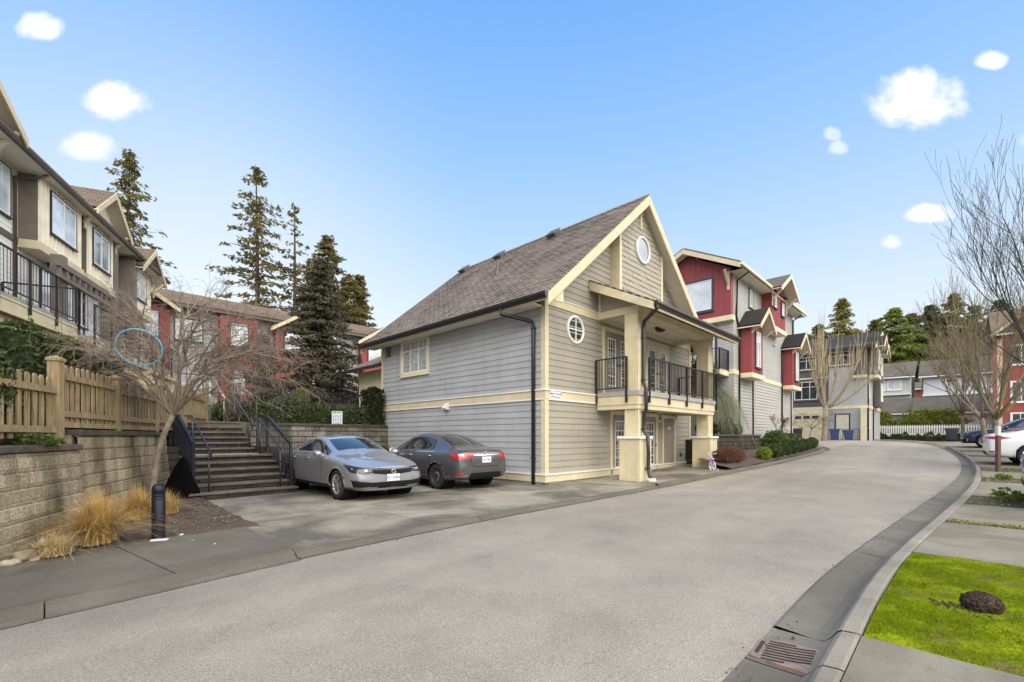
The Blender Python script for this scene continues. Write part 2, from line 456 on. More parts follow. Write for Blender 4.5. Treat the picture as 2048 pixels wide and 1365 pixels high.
def concrete(name, lo, hi, stain, ss=.9, amt=.5, fine=.18, rough=.85, wet=0):
    m, nt, b = nodes_of(name); co = coords(nt, world=True)
    a = noise(nt, co, .7, 5, .6); f = noise(nt, co, 120, 3, .8); g = noise(nt, co, ss, 6, .65, .6); sp = noise(nt, co, 28, 2, .5)
    col = ramp(nt, a, [(.3, lo), (.7, hi)])
    sr = ramp(nt, g, [(.42, 0.0), (.60, amt)])
    col = mixc(nt, sr, col, stain)
    col = mixc(nt, 1.0, col, ramp(nt, f, [(.3, (1-fine*1.6,)*3), (.7, (1+fine*1.6,)*3)]), 'MULTIPLY')
    col = mixc(nt, 1.0, col, ramp(nt, sp, [(.25, (.80,)*3), (.38, (1.0,)*3)]), 'MULTIPLY')
    nt.links.new(col, b.inputs['Base Color'])
    if wet:
        rr = ramp(nt, g, [(.45, rough), (.62, wet)]); nt.links.new(rr, b.inputs['Roughness'])
    else: b.inputs['Roughness'].default_value = rough
    b.inputs['Specular IOR Level'].default_value = .35
    bump(nt, b, f, .25, .004); M[name] = m
concrete('concrete_walk', (.10,.092,.072), (.175,.16,.13), (.075,.068,.052), .6, .6, rough=.85, wet=.72)
concrete('concrete_apron', (.19,.177,.14), (.32,.295,.24), (.065,.058,.046), .55, .8, rough=.85, wet=.7)
concrete('concrete_worn', (.085,.079,.062), (.145,.135,.108), (.08,.072,.056), 1.0, .6)
concrete('concrete_kerb', (.20,.185,.152), (.29,.268,.225), (.14,.125,.10), 1.2, .5)
concrete('concrete_pan', (.115,.107,.09), (.165,.154,.13), (.085,.078,.062), 1.1, .6)
concrete('concrete_slab', (.17,.158,.12), (.25,.23,.18), (.11,.10,.062), .9, .6)
concrete('far_ground', (.08,.075,.05), (.13,.115,.08), (.06,.07,.03), .3, .6)
def lawnbase():
    m, nt, b = nodes_of('turf'); co = coords(nt, world=True)
    a = noise(nt, co, 2.2, 5, .65); f = noise(nt, co, 40, 3, .7)
    col = ramp(nt, a, [(.34, (.13,.10,.045)), (.44, (.12,.15,.006)), (.7, (.24,.30,.006))])
    col = mixc(nt, 1.0, col, ramp(nt, f, [(.3, (.6,)*3), (.7, (1.35,)*3)]), 'MULTIPLY')
    nt.links.new(col, b.inputs['Base Color']); b.inputs['Roughness'].default_value = .95; b.inputs['Specular IOR Level'].default_value = .05
    bump(nt, b, f, .8, .02); M['turf'] = m
lawnbase()
def woodm(name, c1, c2, dark):
    m, nt, b = nodes_of(name)
    co = coords(nt, None, (9, 9, 1.0)); a = noise(nt, co, 2.5, 5, .65); co2 = coords(nt); g = noise(nt, co2, 2.2, 4, .6)
    col = ramp(nt, a, [(.28, dark), (.45, c1), (.72, c2)])
    col = mixc(nt, ramp(nt, g, [(.45, 0.0), (.7, .55)]), col, (c1[0]*.55, c1[1]*.6, c1[2]*.5))
    nt.links.new(col, b.inputs['Base Color']); b.inputs['Roughness'].default_value = .85
    bump(nt, b, a, .4, .006); M[name] = m
woodm('fence_wood', (.26,.19,.105), (.43,.335,.20), (.10,.072,.04))
woodm('fence_wood_dark', (.10,.075,.05), (.17,.13,.085), (.05,.04,.028))
def paint(name, c, metal=.6, rough=.32):
    m, nt, b = nodes_of(name); co = coords(nt)
    fl = noise(nt, co, 40, 2, .5); d = noise(nt, co, 2.0, 4, .6)
    col = mixc(nt, 1.0, c, ramp(nt, fl, [(.3, (.985,)*3), (.7, (1.015,)*3)]), 'MULTIPLY')
    nt.links.new(col, b.inputs['Base Color']); b.inputs['Metallic'].default_value = metal
    nt.links.new(ramp(nt, d, [(.35, rough*.85), (.7, rough*1.25)]), b.inputs['Roughness'])
    b.inputs['Coat Weight'].default_value = 1; b.inputs['Coat Roughness'].default_value = .03
    M[name] = m
paint('paint_silver', (.36,.375,.415), .6, .34); paint('paint_grey', (.115,.11,.115), .6, .3); paint('paint_white', (.78,.79,.80), 0, .35)
paint('paint_navy', (.012,.02,.05), .3, .3); paint('paint_maroon', (.16,.012,.03), .3, .3); paint('paint_steel', (.22,.23,.245), .6, .3)
def simple(name, c, rough=.3, metal=0, trans=0, coat=0):
    m, nt, b = nodes_of(name); b.inputs['Base Color'].default_value = c4(c)
    b.inputs['Roughness'].default_value = rough; b.inputs['Metallic'].default_value = metal
    if coat: b.inputs['Coat Weight'].default_value = 1; b.inputs['Coat Roughness'].default_value = .02
    M[name] = m
simple('car_glass', (.012,.016,.018), .03, 0, 0, 1); simple('chrome', (.8,.8,.82), .12, 1)
simple('lamp_red', (.42,.012,.015), .15, 0, 0, 1); simple('lamp_clear', (.02,.024,.03), .06, 0, 0, 1); simple('lamp_lens', (.75,.76,.78), .1, .6, 0, 1)
simple('trim_black', (.010,.010,.011), .5); M['trim_black'].node_tree.nodes['Principled BSDF'].inputs['Specular IOR Level'].default_value = .2; simple('rim_silver', (.58,.59,.61), .3, .8); simple('rim_dark', (.05,.05,.055), .4, .4)
simple('plate_white', (.72,.74,.80), .4); simple('ink_blue', (.03,.05,.22), .5); simple('ink_black', (.012,.012,.015), .5); simple('ink_green', (.10,.38,.08), .5)
simple('lamp_amber', (.62,.10,.03), .2, 0, 0, 1)
# ---------------------------------------------------------------- ground, street, kerbs, walks
def resample(P, n):
    L = [0]
    for a, b in zip(P, P[1:]): L.append(L[-1] + math.hypot(b[0]-a[0], b[1]-a[1]))
    out = []
    for i in range(n+1):
        t = L[-1]*i/n; j = 0
        while j < len(L)-2 and L[j+1] < t: j += 1
        k = (t-L[j])/max(L[j+1]-L[j], 1e-9)
        out.append((P[j][0]+(P[j+1][0]-P[j][0])*k, P[j][1]+(P[j+1][1]-P[j][1])*k))
    return out
def smooth(P, it=2):
    for _ in range(it):
        Q = [P[0]]
        for a, b in zip(P, P[1:]):
            Q += [(a[0]*.75+b[0]*.25, a[1]*.75+b[1]*.25), (a[0]*.25+b[0]*.75, a[1]*.25+b[1]*.75)]
        P = Q + [P[-1]]
    return P
def band(mb, A, B, prof, n=60, thick=0):
    """sweep a profile of (t across from A to B, height over the street) along two edges"""
    A, B = resample(A, n), resample(B, n); vs, fs = [], []; k = len(prof)
    for a, b in zip(A, B):
        for t, z in prof:
            s, v = a[0]+(b[0]-a[0])*t, a[1]+(b[1]-a[1])*t
            vs.append(T(s, v, GZ(s, v)+z))
    for i in range(n):
        for j in range(k-1): fs.append((i*k+j, i*k+j+1, (i+1)*k+j+1, (i+1)*k+j))
    # make it face up
    a, b, c = vs[fs[0][0]], vs[fs[0][1]], vs[fs[0][3]]
    if (b-a).cross(c-a).z < 0: fs = [f[::-1] for f in fs]
    return mb.add(vs, fs)
def slab(mb, poly, z, th=.1, nsub=1):
    """flat slab with a real edge; corners in (s, v)"""
    top = [T(s, v, GZ(s, v)+z) for s, v in poly]
    a = sum(((top[i].x*top[(i+1) % len(top)].y - top[(i+1) % len(top)].x*top[i].y) for i in range(len(top))))
    if a < 0: top = top[::-1]
    n = len(top); bot = [p-Vector((0,0,th)) for p in top]
    fs = [tuple(range(n))] + [(i, i+n, (i+1) % n+n, (i+1) % n) for i in range(n)]
    return mb.add(top+bot, fs)
g = MB(); vs = []; fs = []
SS = [-90, -60, -40, -25] + [x*1.5 for x in range(-10, 44)] + [70, 80, 100, 140, 220, 400, 900]
VV = [-900, -400, -200, -100, -60, -40, -25, -15, -8, -3, 0, 1, 3, 5, 6.5, 8, 12, 17, 25, 40, 70, 120, 300, 900]
for s in SS:
    for v in VV: vs.append(T(s, v, GZ(s, v) - .05 - (.25 if 5.5 < v < 17.5 and 0 < s < 9.7 else 0)))
for i in range(len(SS)-1):
    for j in range(len(VV)-1):
        a = i*len(VV)+j; fs.append((a, a+len(VV), a+len(VV)+1, a+1))
g.add(vs, fs); struct(g, 'ground', M['far_ground'])
R_ASPH = smooth([(-30, 1.0), (3.68, 1.0), (5.6, 1.0), (8.55, .81), (13, .46), (17.45, .06), (21.2, -.12), (26.2, -.04), (33, .5), (37.8, 1.25), (43, 2.6), (50, 5.6), (54, 9)])
R_BACK = smooth([(-30, .42), (3.6, .47), (5.3, .47), (7.0, .38), (9.6, .15), (14.5, -.28), (18.3, -.50), (24, -.50), (29.7, -.07), (36.3, .55), (42, 1.75), (50.2, 4.8), (54.6, 8.7)])
L_ASPH = smooth([(-30, 4.6), (-4, 5.2), (0, 5.40), (2.1, 5.62), (5.6, 5.72), (9.7, 5.70), (15.5, 5.58), (20.9, 5.16), (27.4, 5.0), (31, 5.15), (33.2, 5.9), (34, 8.0), (34.2, 16)])
L_BACK = smooth([(-30, 4.9), (-4, 5.48), (0, 5.68), (2.1, 5.92), (5.6, 5.98), (9.7, 5.94), (15.5, 5.82), (20.9, 5.40), (27.2, 5.25), (30.5, 5.42), (32.6, 6.3), (33.4, 8.2), (33.6, 16)])
road = MB()
n = 150
A, B = resample([p for p in R_ASPH if p[0] < 50.5], n), resample([(-30, 4.6), (-4, 5.2), (0, 5.40), (2.1, 5.62), (5.6, 5.72), (9.7, 5.70), (15.5, 5.58), (20.9, 5.16), (27.4, 5.0), (31, 5.15), (33.5, 5.8), (37, 7), (41, 8.5), (46, 10)], n)
vs, fs = [], []; K = 8
for a, b in zip(A, B):
    for j in range(K+1):
        t = j/K; s, v = a[0]+(b[0]-a[0])*t, a[1]+(b[1]-a[1])*t
        vs.append(T(s, v, GZ(s, v) + .05*math.sin(math.pi*t) - .0))
for i in range(n):
    for j in range(K): fs.append((i*(K+1)+j, i*(K+1)+j+1, (i+1)*(K+1)+j+1, (i+1)*(K+1)+j)[::-1])
a_, b_, c_ = vs[fs[0][0]], vs[fs[0][1]], vs[fs[0][2]]
if (b_-a_).cross(c_-a_).z < 0: fs = [f[::-1] for f in fs]
road.add(vs, fs, True); struct(road, 'road', M['asphalt'])
side = MB()
for (s0, v0, s1, v1) in ((33.4, 5.7, 46, 30), (46, 2.2, 52.5, 12)):
    for i in range(6):
        for j in range(4):
            P = [(s0+(s1-s0)*(i+a)/6, v0+(v1-v0)*(j+b)/4) for a, b in ((0,0),(1,0),(1,1),(0,1))]
            q = [T(s, v, GZ(s, v)-.012) for s, v in P]; side.quad(*q)
struct(side, 'side_road', M['concrete_slab'])
# kerbs are laid in lengths with open joints
def cutruns(A, B, cuts, gap=.012):
    """split two parallel edges at the given s values"""
    out = []
    for s0, s1 in zip(cuts, cuts[1:]):
        fa = [p for p in resample(A, 900) if s0+gap/2 <= p[0] <= s1-gap/2]; fb = [p for p in resample(B, 900) if s0+gap/2 <= p[0] <= s1-gap/2]
        if len(fa) > 1 and len(fb) > 1: out.append((fa, fb))
    return out
kp, kk, kl = MB(), MB(), MB()
RA, RB = R_ASPH, R_BACK
def evalat(P, s):
    for a, b in zip(P, P[1:]):
        if a[0] <= s <= b[0] and b[0] > a[0]: return a[1]+(b[1]-a[1])*(s-a[0])/(b[0]-a[0])
    return P[-1][1]
def sline(P, s0, s1, n): return [(s0+(s1-s0)*i/n, evalat(P, s0+(s1-s0)*i/n)) for i in range(n+1)]
cuts = [-30, -8, -2, .9, 3.2, 3.84, 6.9, 9.9, 13, 16, 19, 22, 25, 28, 31, 34, 37, 40, 45, 50]
for i, (s0, s1) in enumerate(zip(cuts, cuts[1:])):
    g_ = .007
    if s1 == 3.84: s1b = 3.832
    else: s1b = s1-g_
    a, b = sline(RA, s0+g_, s1b, 10), sline(RB, s0+g_, s1b, 10)
    low = s1 <= 3.85
    if not low:
        band(kp, a, b, [(0, .006), (.05, .012), (.5, -.012), (.62, -.006)], 10)
        band(kk, a, b, [(.62, -.006), (.70, .04), (.755, .085), (.80, .100), (.96, .104), (1.0, .098), (1.003, -.1)], 10)
    else:      # the lowered length beside the drain
        band(kp, a, b, [(0, .001), (.06, -.005), (.3, -.007), (.62, -.006)], 10)
        band(kk, a, b, [(.62, -.006), (.70, .036), (.76, .080), (.81, .098), (.96, .104), (1.0, .098), (1.003, -.1)], 10)
lcuts = [-30, -6, -.02, 2.12, 5.2, 7.0, 8.6, 11.6, 14.6, 17.6, 20.6, 23.6, 26.6, 29, 31.0]
for s0, s1 in zip(lcuts, lcuts[1:]):
    a, b = sline(L_ASPH, s0+.006, s1-.006, 10), sline(L_BACK, s0+.006, s1-.006, 10)
    if s0 < 2.1:
        a = [(p[0], p[1]-.05) for p in a]
        band(kp, a, b, [(0, .008), (.45, -.006), (.55, .0)], 10); band(kl, a, b, [(.55, .0), (.62, .014), (.72, .036), (.82, .054), (.92, .066), (1.0, .072), (1.003, -.1)], 10)
    else:
        hh = .045 if s0 < 10.5 else .09
        band(kp, a, b, [(0, .008), (.38, -.004), (.5, .0)], 10); band(kl, a, b, [(.5, .0), (.62, hh*.6), (.78, hh), (1.0, hh+.004), (1.003, -.1)], 10)
LA2, LB2 = [p for p in L_ASPH if p[0] > 30.9], [p for p in L_BACK if p[0] > 30.9]
band(kp, LA2, LB2, [(0, .008), (.4, -.004), (.5, 0)], 30); band(kk, LA2, LB2, [(.5, 0), (.62, .06), (.78, .09), (1, .095), (1.003, -.1)], 30)
struct(kp, 'gutter', M['concrete_pan']); struct(kk, 'kerb', M['concrete_kerb']); struct(kl, 'kerb', M['concrete_worn'])
# pavement on the near left, laid in slabs
w = MB()
def kb(s): return evalat(L_BACK, s)+.006
WJ = [(-30, -30), (-9, -9.1), (-3.3, -3.45), (-1.3, -1.5), (.92, .60), (2.14, 2.14)]
for (a0, a1), (b0, b1) in zip(WJ, WJ[1:]):
    slab(w, [(a0+.008, kb(a0)), (b0-.008, kb(b0)), (b1-.008, 7.92 if b1 > 0 else 7.5+(b1+3)*.14 if b1 > -3 else 7.3), (a1+.008, 7.92 if a1 > .5 else (7.55 if a1 > -2 else 7.3))], .074, .12)
struct(w, 'pavement', M['concrete_walk'])
# parking apron in front of the stairs and the house: panels with open joints
ap = MB()
VJ = [(kb, lambda s: 7.6), (lambda s: 7.612, lambda s: 9.6), (lambda s: 9.612, lambda s: 13.2), (lambda s: 13.212, lambda s: 16.9)]
SJ = [2.30, 4.3, 6.6, 9.62]
for (lo, hi) in VJ:
    for s0, s1 in zip(SJ, SJ[1:]):
        if lo(s0) > 9 and s0 < 4 and False: continue
        slab(ap, [(s0+.008, lo(s0)), (s1-.008, lo(s1)), (s1-.008, hi(s1)), (s0+.008, hi(s0))], .05, .1)
fr = [9.62, 12.0, 14.4, 16.8, 19.3]
for s0, s1 in zip(fr, fr[1:]):
    slab(ap, [(s0+.006, kb(s0)), (s1-.006, kb(s1)), (s1-.006, 8.4), (s0+.006, 8.4)], .05, .1)
slab(ap, [(2.145, kb(2.15)), (2.296, kb(2.3)), (2.296, 7.9), (2.145, 7.9)], .062, .1)
struct(ap, 'parking_apron', M['concrete_apron'])
bed = MB()
rr = random.Random(5); vs = []; fs = []
NB, MBd = 26, 26
for i in range(NB+1):
    for j in range(MBd+1):
        s = -7 + (2.32+7)*i/NB; v = 7.3 + (12.3-7.3)*j/MBd
        vs.append(T(s, v, GZ(s) + (.055 + .04*rr.random() + .08*max(0, (v-8.5)/4) if v > 7.85 else (.055+.03*rr.random() if s < -.5 and v > 7.5 else -.05))))
for i in range(NB):
    for j in range(MBd):
        a = i*(MBd+1)+j; fs.append((a, a+MBd+1, a+MBd+2, a+1))
bed.add(vs, fs, True); struct(bed, 'planting_bed', M['soil'])
# right hand side: paving, lawn and strips of bare soil between the driveways
sl = MB()
def rb(s): return evalat(R_BACK, s)-.008
def rslab(s0, s1, skew, v1, z=.10, v0=None):
    slab(sl, [(s0, rb(s0)), (s1, rb(s1)), (s1+skew, v1), (s0+skew, v1)], z, .12)
rslab(-12, .3, 0, -9, .098); rslab(.312, 3.84, -.35, -9, .098)
rslab(6.93, 8.2, -.45, -8); rslab(8.21, 9.52, -.45, -8)
rslab(9.72, 12.05, -.45, -8)
rslab(13.6, 15.0, -.5, -8); rslab(15.03, 16.7, -.5, -8)
rslab(17.9, 19.7, -.5, -8, .11); rslab(21.2, 23.4, -.5, -9, .11); rslab(23.43, 26, -.5, -9, .11); rslab(27.0, 29.5, -.5, -9, .11)
rslab(30.5, 34, -.5, -9, .11); rslab(34.1, 39, -.5, -9, .11)
struct(sl, 'driveway', M['concrete_slab'])
so = MB(); vs = []; fs = []
for i in range(41):
    for j in range(13):
        s = 6.5 + 36*i/40; v = rb(s)-.0 - 9.4*j/12
        vs.append(T(s, v, GZ(s)+.055+.03*rr.random()))
for i in range(40):
    for j in range(12):
        a = i*13+j; fs.append((a, a+1, a+14, a+13))
so.add(vs, fs, True); struct(so, 'soil_strip', M['mulch'])
# lawn base, gently uneven, with short blades
def lawn_z(s, v): return GZ(s)+.085+.025*math.sin(s*3.1+v*2.2)*math.cos(v*2.6)
lw = MB(); vs = []; fs = []
NA, NBB = 46, 60
for i in range(NA+1):
    for j in range(NBB+1):
        s = 3.86 + (6.92-3.86)*i/NA; v0 = rb(s)-.006; v = v0 - 5.5*(j/NBB)**1.3
        sk = -.04*(v0-v) if False else (-.35/9*(v0-v))
        vs.append(T(s+sk, v, lawn_z(s, v)+rr.uniform(-.006, .006)))
for i in range(NA):
    for j in range(NBB):
        a = i*(NBB+1)+j; fs.append((a, a+1, a+NBB+2, a+NBB+1))
lw.add(vs, fs, True); struct(lw, 'lawn', M['turf'])
def fbm(x, y):
    return (math.sin(x*1.9+1.3)*math.cos(y*2.3-.4) + .6*math.sin(x*4.3-y*3.1+2) + .4*math.cos(x*7.9+y*6.1))/2
gr = MB(); rg = random.Random(11)
for _ in range(64000):
    s = rg.uniform(3.88, 6.9); d = rg.random()**1.5*3.6; v = rb(s)-.02-d; s2 = s-.35/9*d
    f = fbm(s*2.2, v*2.2)
    if f < -.16 and rg.random() < .82: continue
    if ((s-5.0)/.2)**2+((v+.12)/.16)**2 < 1: continue
    p = T(s2, v, lawn_z(s, v)-.004); a = rg.uniform(0, 6.28); h = rg.uniform(.010, .028)*(1.15+.5*f); wd = rg.uniform(.002, .0045)
    dx = Vector((math.cos(a), math.sin(a), 0)); ln = Vector((rg.uniform(-1, 1), rg.uniform(-1, 1), 0))*h*.9
    gr.add([p-dx*wd, p+dx*wd, p+Vector((0,0,h))+ln], [(0, 1, 2)])
tag(gr.build('grass', M['leaf_grass']), 'short bright green mossy grass on the verge', 'grass', kind='stuff')

# loose grit swept to the kerbs, a few scraps on the carriageway
gt_ = MB(); rq = random.Random(44)
for _ in range(900):
    s = rq.uniform(1, 26)**1.0
    if rq.random() < .5: v = evalat(R_ASPH, s)-abs(rq.gauss(0, .12))+.05
    else: v = evalat(L_ASPH, s)-abs(rq.gauss(0, .15))+.1
    if rq.random() < .12: v = rq.uniform(1.2, 5.4)
    p = T(s, v, GZ(s)+.008); r = rq.uniform(.003, .009)*(2 if rq.random() < .04 else 1)
    gt_.ball(tuple(p), r, r*.6, 4, .4, rq)
tag(gt_.build('grit', M['grit']), 'fine grit and small stones along the kerbs', 'grit', kind='stuff')
# ---------------------------------------------------------------- the grey gabled house
HS0, HV0 = 9.64, 8.17
HW, HL = 9.5, 8.75           # along the street, back from the street
hz = .03
house = thing('gabled_house', 'grey lap sided house with steep shingled gable and covered balcony facing the road', 'house', T(HS0, HV0, hz), ANG)
X, Y_, Z = Vector((1,0,0)), Vector((0,1,0)), Vector((0,0,1))
EV = 5.42; PK = 9.42; SLP = (PK-EV)/(HW/2)      # eave line at the wall, peak of the wall gable
def hh(x): return EV + SLP*min(x, HW-x)
lw_ = MB()
lap(lw_, (0,0,0), -Y_*-1, -X, rect(0, .33, HL, 2.44)); lap(lw_, (0,0,0), Y_, -X, rect(0, 2.66, HL, EV))
lw_.box((.0, 0, -.3), (.18, HL, EV+.05))
lw_.build('side_wall', M['siding_grey'], house)
fw = MB()
lap(fw, (0,0,0), X, -Y_, rect(.0, .33, HW, 2.44)); lap(fw, (0,0,0), X, -Y_, rect(0, 2.66, HW, 5.05))
lap(fw, (0,0,0), X, -Y_, [(.02, 5.28), (HW-.02, 5.28), (HW-.02, 5.42), (HW/2, PK-.05), (.02, 5.42)])
fw.prism([(0,0,-.3),(HW,0,-.3),(HW,0,EV),(HW/2,0,PK),(0,0,EV)], (0,.18,0))
fw.build('front_wall', M['siding_taupe'], house)
rw = MB(); rw.box((HW-.18, .18, -.3), (HW, HL, EV)); rw.prism([(0,HL-.18,-.3),(HW,HL-.18,-.3),(HW,HL-.18,EV),(HW/2,HL-.18,PK),(0,HL-.18,EV)], (0,.18,0)); rw.build('rear_wall', M['siding_grey'], house)
tr = MB()
# corner boards, belly band, water table, frieze
tr.box((-.035, -.035, .33), (.12, -.0, 2.44)); tr.box((-.035, 0, .33), (-.0, .12, 2.44)); tr.box((-.035, -.035, 2.66), (.12, 0, EV+.1)); tr.box((-.035, 0, 2.66), (0, .12, 4.984))
tr.box((-.035, HL-.1, .3), (0, HL+.03, EV)); tr.box((HW-.1, -.035, .3), (HW+.035, 0, EV))
for (a, b, z0, z1) in ((2.44, 2.66, 2.44, 2.66), (0.0, .30, .10, .30)):
    tr.box((-.045, -.045, z0), (HW+.04, 0, z1)); tr.box((-.045, 0, z0), (0, HL+.03, z1))
tr.box((.121, -.04, 5.05), (HW-.1, 0, 5.27))
tr.build('trim_boards', M['cream'], house)
fl = MB()
for z in (2.66, .30):
    fl.box((-.075, -.075, z), (HW+.05, 0.0, z+.035)); fl.box((-.075, 0, z), (0, HL+.03, z+.035))
fl.box((-.055, 0, 2.40), (0.0, HL, 2.44)); fl.box((0.121, -.055, 2.40), (HW, 0, 2.44)); fl.box((.121, -.06, 5.271), (HW-.2, 0, 5.295))
fl.build('drip_flashing', M['white'], house)
pl = MB(); pl.box((.02, .02, -.4), (HW-.02, HL-.02, .1)); pl.build('foundation', M['concrete_kerb'], house)
# roof: two slopes with their own axes, overhanging .55 at the eaves and the gable
OV = .62; fy = -.62
import math as _m
sl_len = _m.hypot(HW/2+OV, SLP*(HW/2+OV))
zr = .22
ed = Vector((HW/2+OV, 0, SLP*(HW/2+OV)))
roof_slab(house, (-OV, HL+.62, EV-SLP*OV+zr), -Y_, ed, HL+.62-fy, sl_len, M['shingle_grey'], .06, courses=True)
ed2 = Vector((-(HW/2+OV), 0, SLP*(HW/2+OV)))
roof_slab(house, (HW+OV, fy, EV-SLP*OV+zr), Y_, ed2, HL+.62-fy, sl_len, M['shingle_grey'], .06, courses=True)
rc = MB(); rc.prism([(HW/2-.16, fy, PK+zr-.10), (HW/2, fy, PK+zr+.045), (HW/2+.16, fy, PK+zr-.10), (HW/2, fy, PK+zr+.02)], (0, HL+1.24, 0)); rc.build('ridge_cap', M['shingle_grey'], house)
# soffit under the slopes, closing to level at the eaves
so_ = MB()
def under(x): return EV + SLP*min(x, HW-x)
for sgn in (0, 1):
    f = lambda x: (HW-x) if sgn else x
    P = [(-OV+.02, EV-SLP*OV+zr-.09), (HW/2, PK+zr-.09), (HW/2, PK+zr-.13), (-OV+.02, EV-SLP*OV+zr-.13)]
    pts = [(f(p[0]), fy+.03, p[1]) for p in P]; so_.prism(pts, (0, -fy, 0))
    so_.box((f(-OV+.031), 0.05, 4.985), (f(-.036), HL+.6, 5.01))
so_.build('soffit', M['soffit'], house)
rk = MB()
for sgn in (0, 1):
    f = lambda x: (HW-x) if sgn else x
    for yy, th in ((fy-.03, .045), (HL+.6, .045)):
        e = -OV
        P = [(e, EV+SLP*e+zr-.03), (HW/2, PK+zr-.03), (HW/2, PK+zr-.33), (e, EV+SLP*e+zr-.33)]
        rk.prism([(f(p[0]), yy, p[1]) for p in P], (0, th, 0))
    # small frieze board on the soffit edge
    P = [(e+.25, EV+SLP*(e+.25)+zr-.31), (HW/2, PK+zr-.31), (HW/2, PK+zr-.36), (e+.25, EV+SLP*(e+.25)+zr-.36)]
    rk.prism([(f(p[0]), fy-.018, p[1]) for p in P], (0, .03, 0))
    rk.box((f(-OV-.018), fy+.02, 4.93), (f(-OV+.03), HL+.58, 5.055))
rk.prism([(-OV+.031, fy+.02, 4.95), (.06, fy+.02, 4.98), (.06, fy+.02, 5.4), (-OV+.031, fy+.02, 4.99)], (0, .03, 0))
rk.build('rake_board', M['cream'], house)
gt = MB()
ez = EV-SLP*OV+zr
for sgn in (0, 1):
    f = lambda x: (HW-x) if sgn else x
    P = [(-OV-.02, ez-.0), (-OV-.13, ez-.0), (-OV-.13, ez-.06), (-OV-.09, ez-.15), (-OV-.02, ez-.15)]
    gt = MB(); gt.prism([(f(p[0]), fy-.01, p[1]) for p in P], (0, HL+1.25, 0)); gt.build('gutter', M['gutter_black'], house)
dp = MB()
downpipe(dp, [(-OV-.07, 1.05, ez-.13), (-OV-.07, 1.05, ez-.28), (-.09, .42, 4.62), (-.085, .36, 4.45), (-.085, .36, .02)], .055)
for z in (4.4, .75): dp.box((-.14, .30, z), (-.03, .42, z+.03))
dp.build('downpipe', M['gutter_black'], house)
# roof vents and plumbing stack
def on_roof(x, y): return Vector((x, y, EV+SLP*x+zr))
nrm = Vector((-SLP, 0, 1)).normalized(); upv = Vector((1, 0, SLP)).normalized()
for y in (3.15, 6.2, 8.6):
    v_ = MB(); o = on_roof(4.28, y); v_.obox(o+nrm*.02-upv*.2-Y_*.2, upv*.42, Y_*.4, nrm*.13); v_.obox(o+nrm*.15-upv*.24-Y_*.24, upv*.5, Y_*.48, nrm*.03); v_.build('roof_vent', M['gutter_brown'], house)
v_ = MB(); o = on_roof(2.3, 4.3); v_.lathe([(.0, .5), (.055, .5), (.055, -.05)], tuple(o), 'z', 12); v_.lathe([(.06, .08), (.13, .02), (.15, -.12)], tuple(o), 'z', 12); v_.build('plumbing_stack', M['gutter_brown'], house)
# side window, louvre, dryer vent
window(house, (0,0,0), Y_, -X, 5.54, 3.78, 7.2, 4.98, M['cream_pale'], M['glass_curtain'], (.34, .67), (.70,), (.70, 6, 1), .11)
lv = MB(); frame_ring(lv, (0,0,0), Y_, -X, 8.12, 4.62, 8.34, 4.98, .04, .0, .04)
for i in range(6): lv.obox((-.01, 8.12, 4.63+i*.06), (-.02, 0, -.02), (0, .22, 0), (0, 0, .03))
lv.build('louvre', M['gutter_brown'], house)
dv = MB(); dv.prism([(0, 4.28, 2.28), (-.16, 4.28, 2.30), (-.20, 4.28, 2.36), (-.05, 4.28, 2.52), (0, 4.28, 2.52)], (0, .19, 0)); dv.build('dryer_vent', M['white'], house, .012)
# round windows
def round_window(x, z, r, y=0.0, muntin=True):
    t = MB(); prof = [(r, -.0), (r, .045), (r-.015, .06), (r-.06, .06), (r-.075, .03), (r-.075, 0)]
    t.lathe([(a, y-b) for a, b in prof], (x, 0, z), 'y', 40)
    if muntin: t.box((x-.018, y-.045, z-r+.07), (x+.018, y-.02, z+r-.07)); t.box((x-r+.07, y-.043, z-.018), (x+r-.07, y-.022, z+.018))
    w = t.build('round_window', M['white'], house)
    gl = MB(); gl.lathe([(0, y-.016), (r-.072, y-.016)], (x, 0, z), 'y', 40); gl.build('pane', M['glass_dark'] if muntin else M['glass_pale'], w)
round_window(1.38, 4.56, .42)
# gable bay with shakes
bx0, bx1 = 3.35, 6.35; by = -.30
def bz(x): return EV + SLP*min(x, HW-x) + .0
bay = MB(); rs = random.Random(3)
bay.prism([(bx0, by, 5.9), (bx1, by, 5.9), (bx1, by, bz(bx1)), (HW/2, by, PK), (bx0, by, bz(bx0))], (0, -by, 0))
lap(bay, (0, by, 0), X, -Y_, [(bx0+.1, 5.9), (bx1-.1, 5.9), (bx1-.1, bz(bx1)-.02), (HW/2, PK-.08), (bx0+.1, bz(bx0)-.02)], .178, .022, rs, .22)
bay.build('gable_bay', M['shake_taupe'], house)
for (a, b) in ((bx0, bx0+.11), (bx1-.11, bx1)):
    bt = MB(); bt.box((a-.012, by-.04, 5.85), (b+.012, by+.0, min(bz(a), bz(b))-.02))
    if a == bx0: bt.box((bx0-.012, by+.001, 5.85), (bx0+.0, 0, bz(bx0)-.05))
    bt.build('bay_trim', M['cream'], house)
bt = MB(); bt.box((HW/2-.06, by-.045, 8.55), (HW/2+.06, by-.0, PK-.34))
bt.prism([(HW/2-.28, by-.04, PK-.33), (HW/2+.28, by-.04, PK-.33), (HW/2+.02, by-.04, PK-.05), (HW/2-.02, by-.04, PK-.05)], (0, .035, 0))
bt.build('apex_trim', M['cream'], house)
round_window(HW/2+.12, 7.86, .47, by-.02, False)
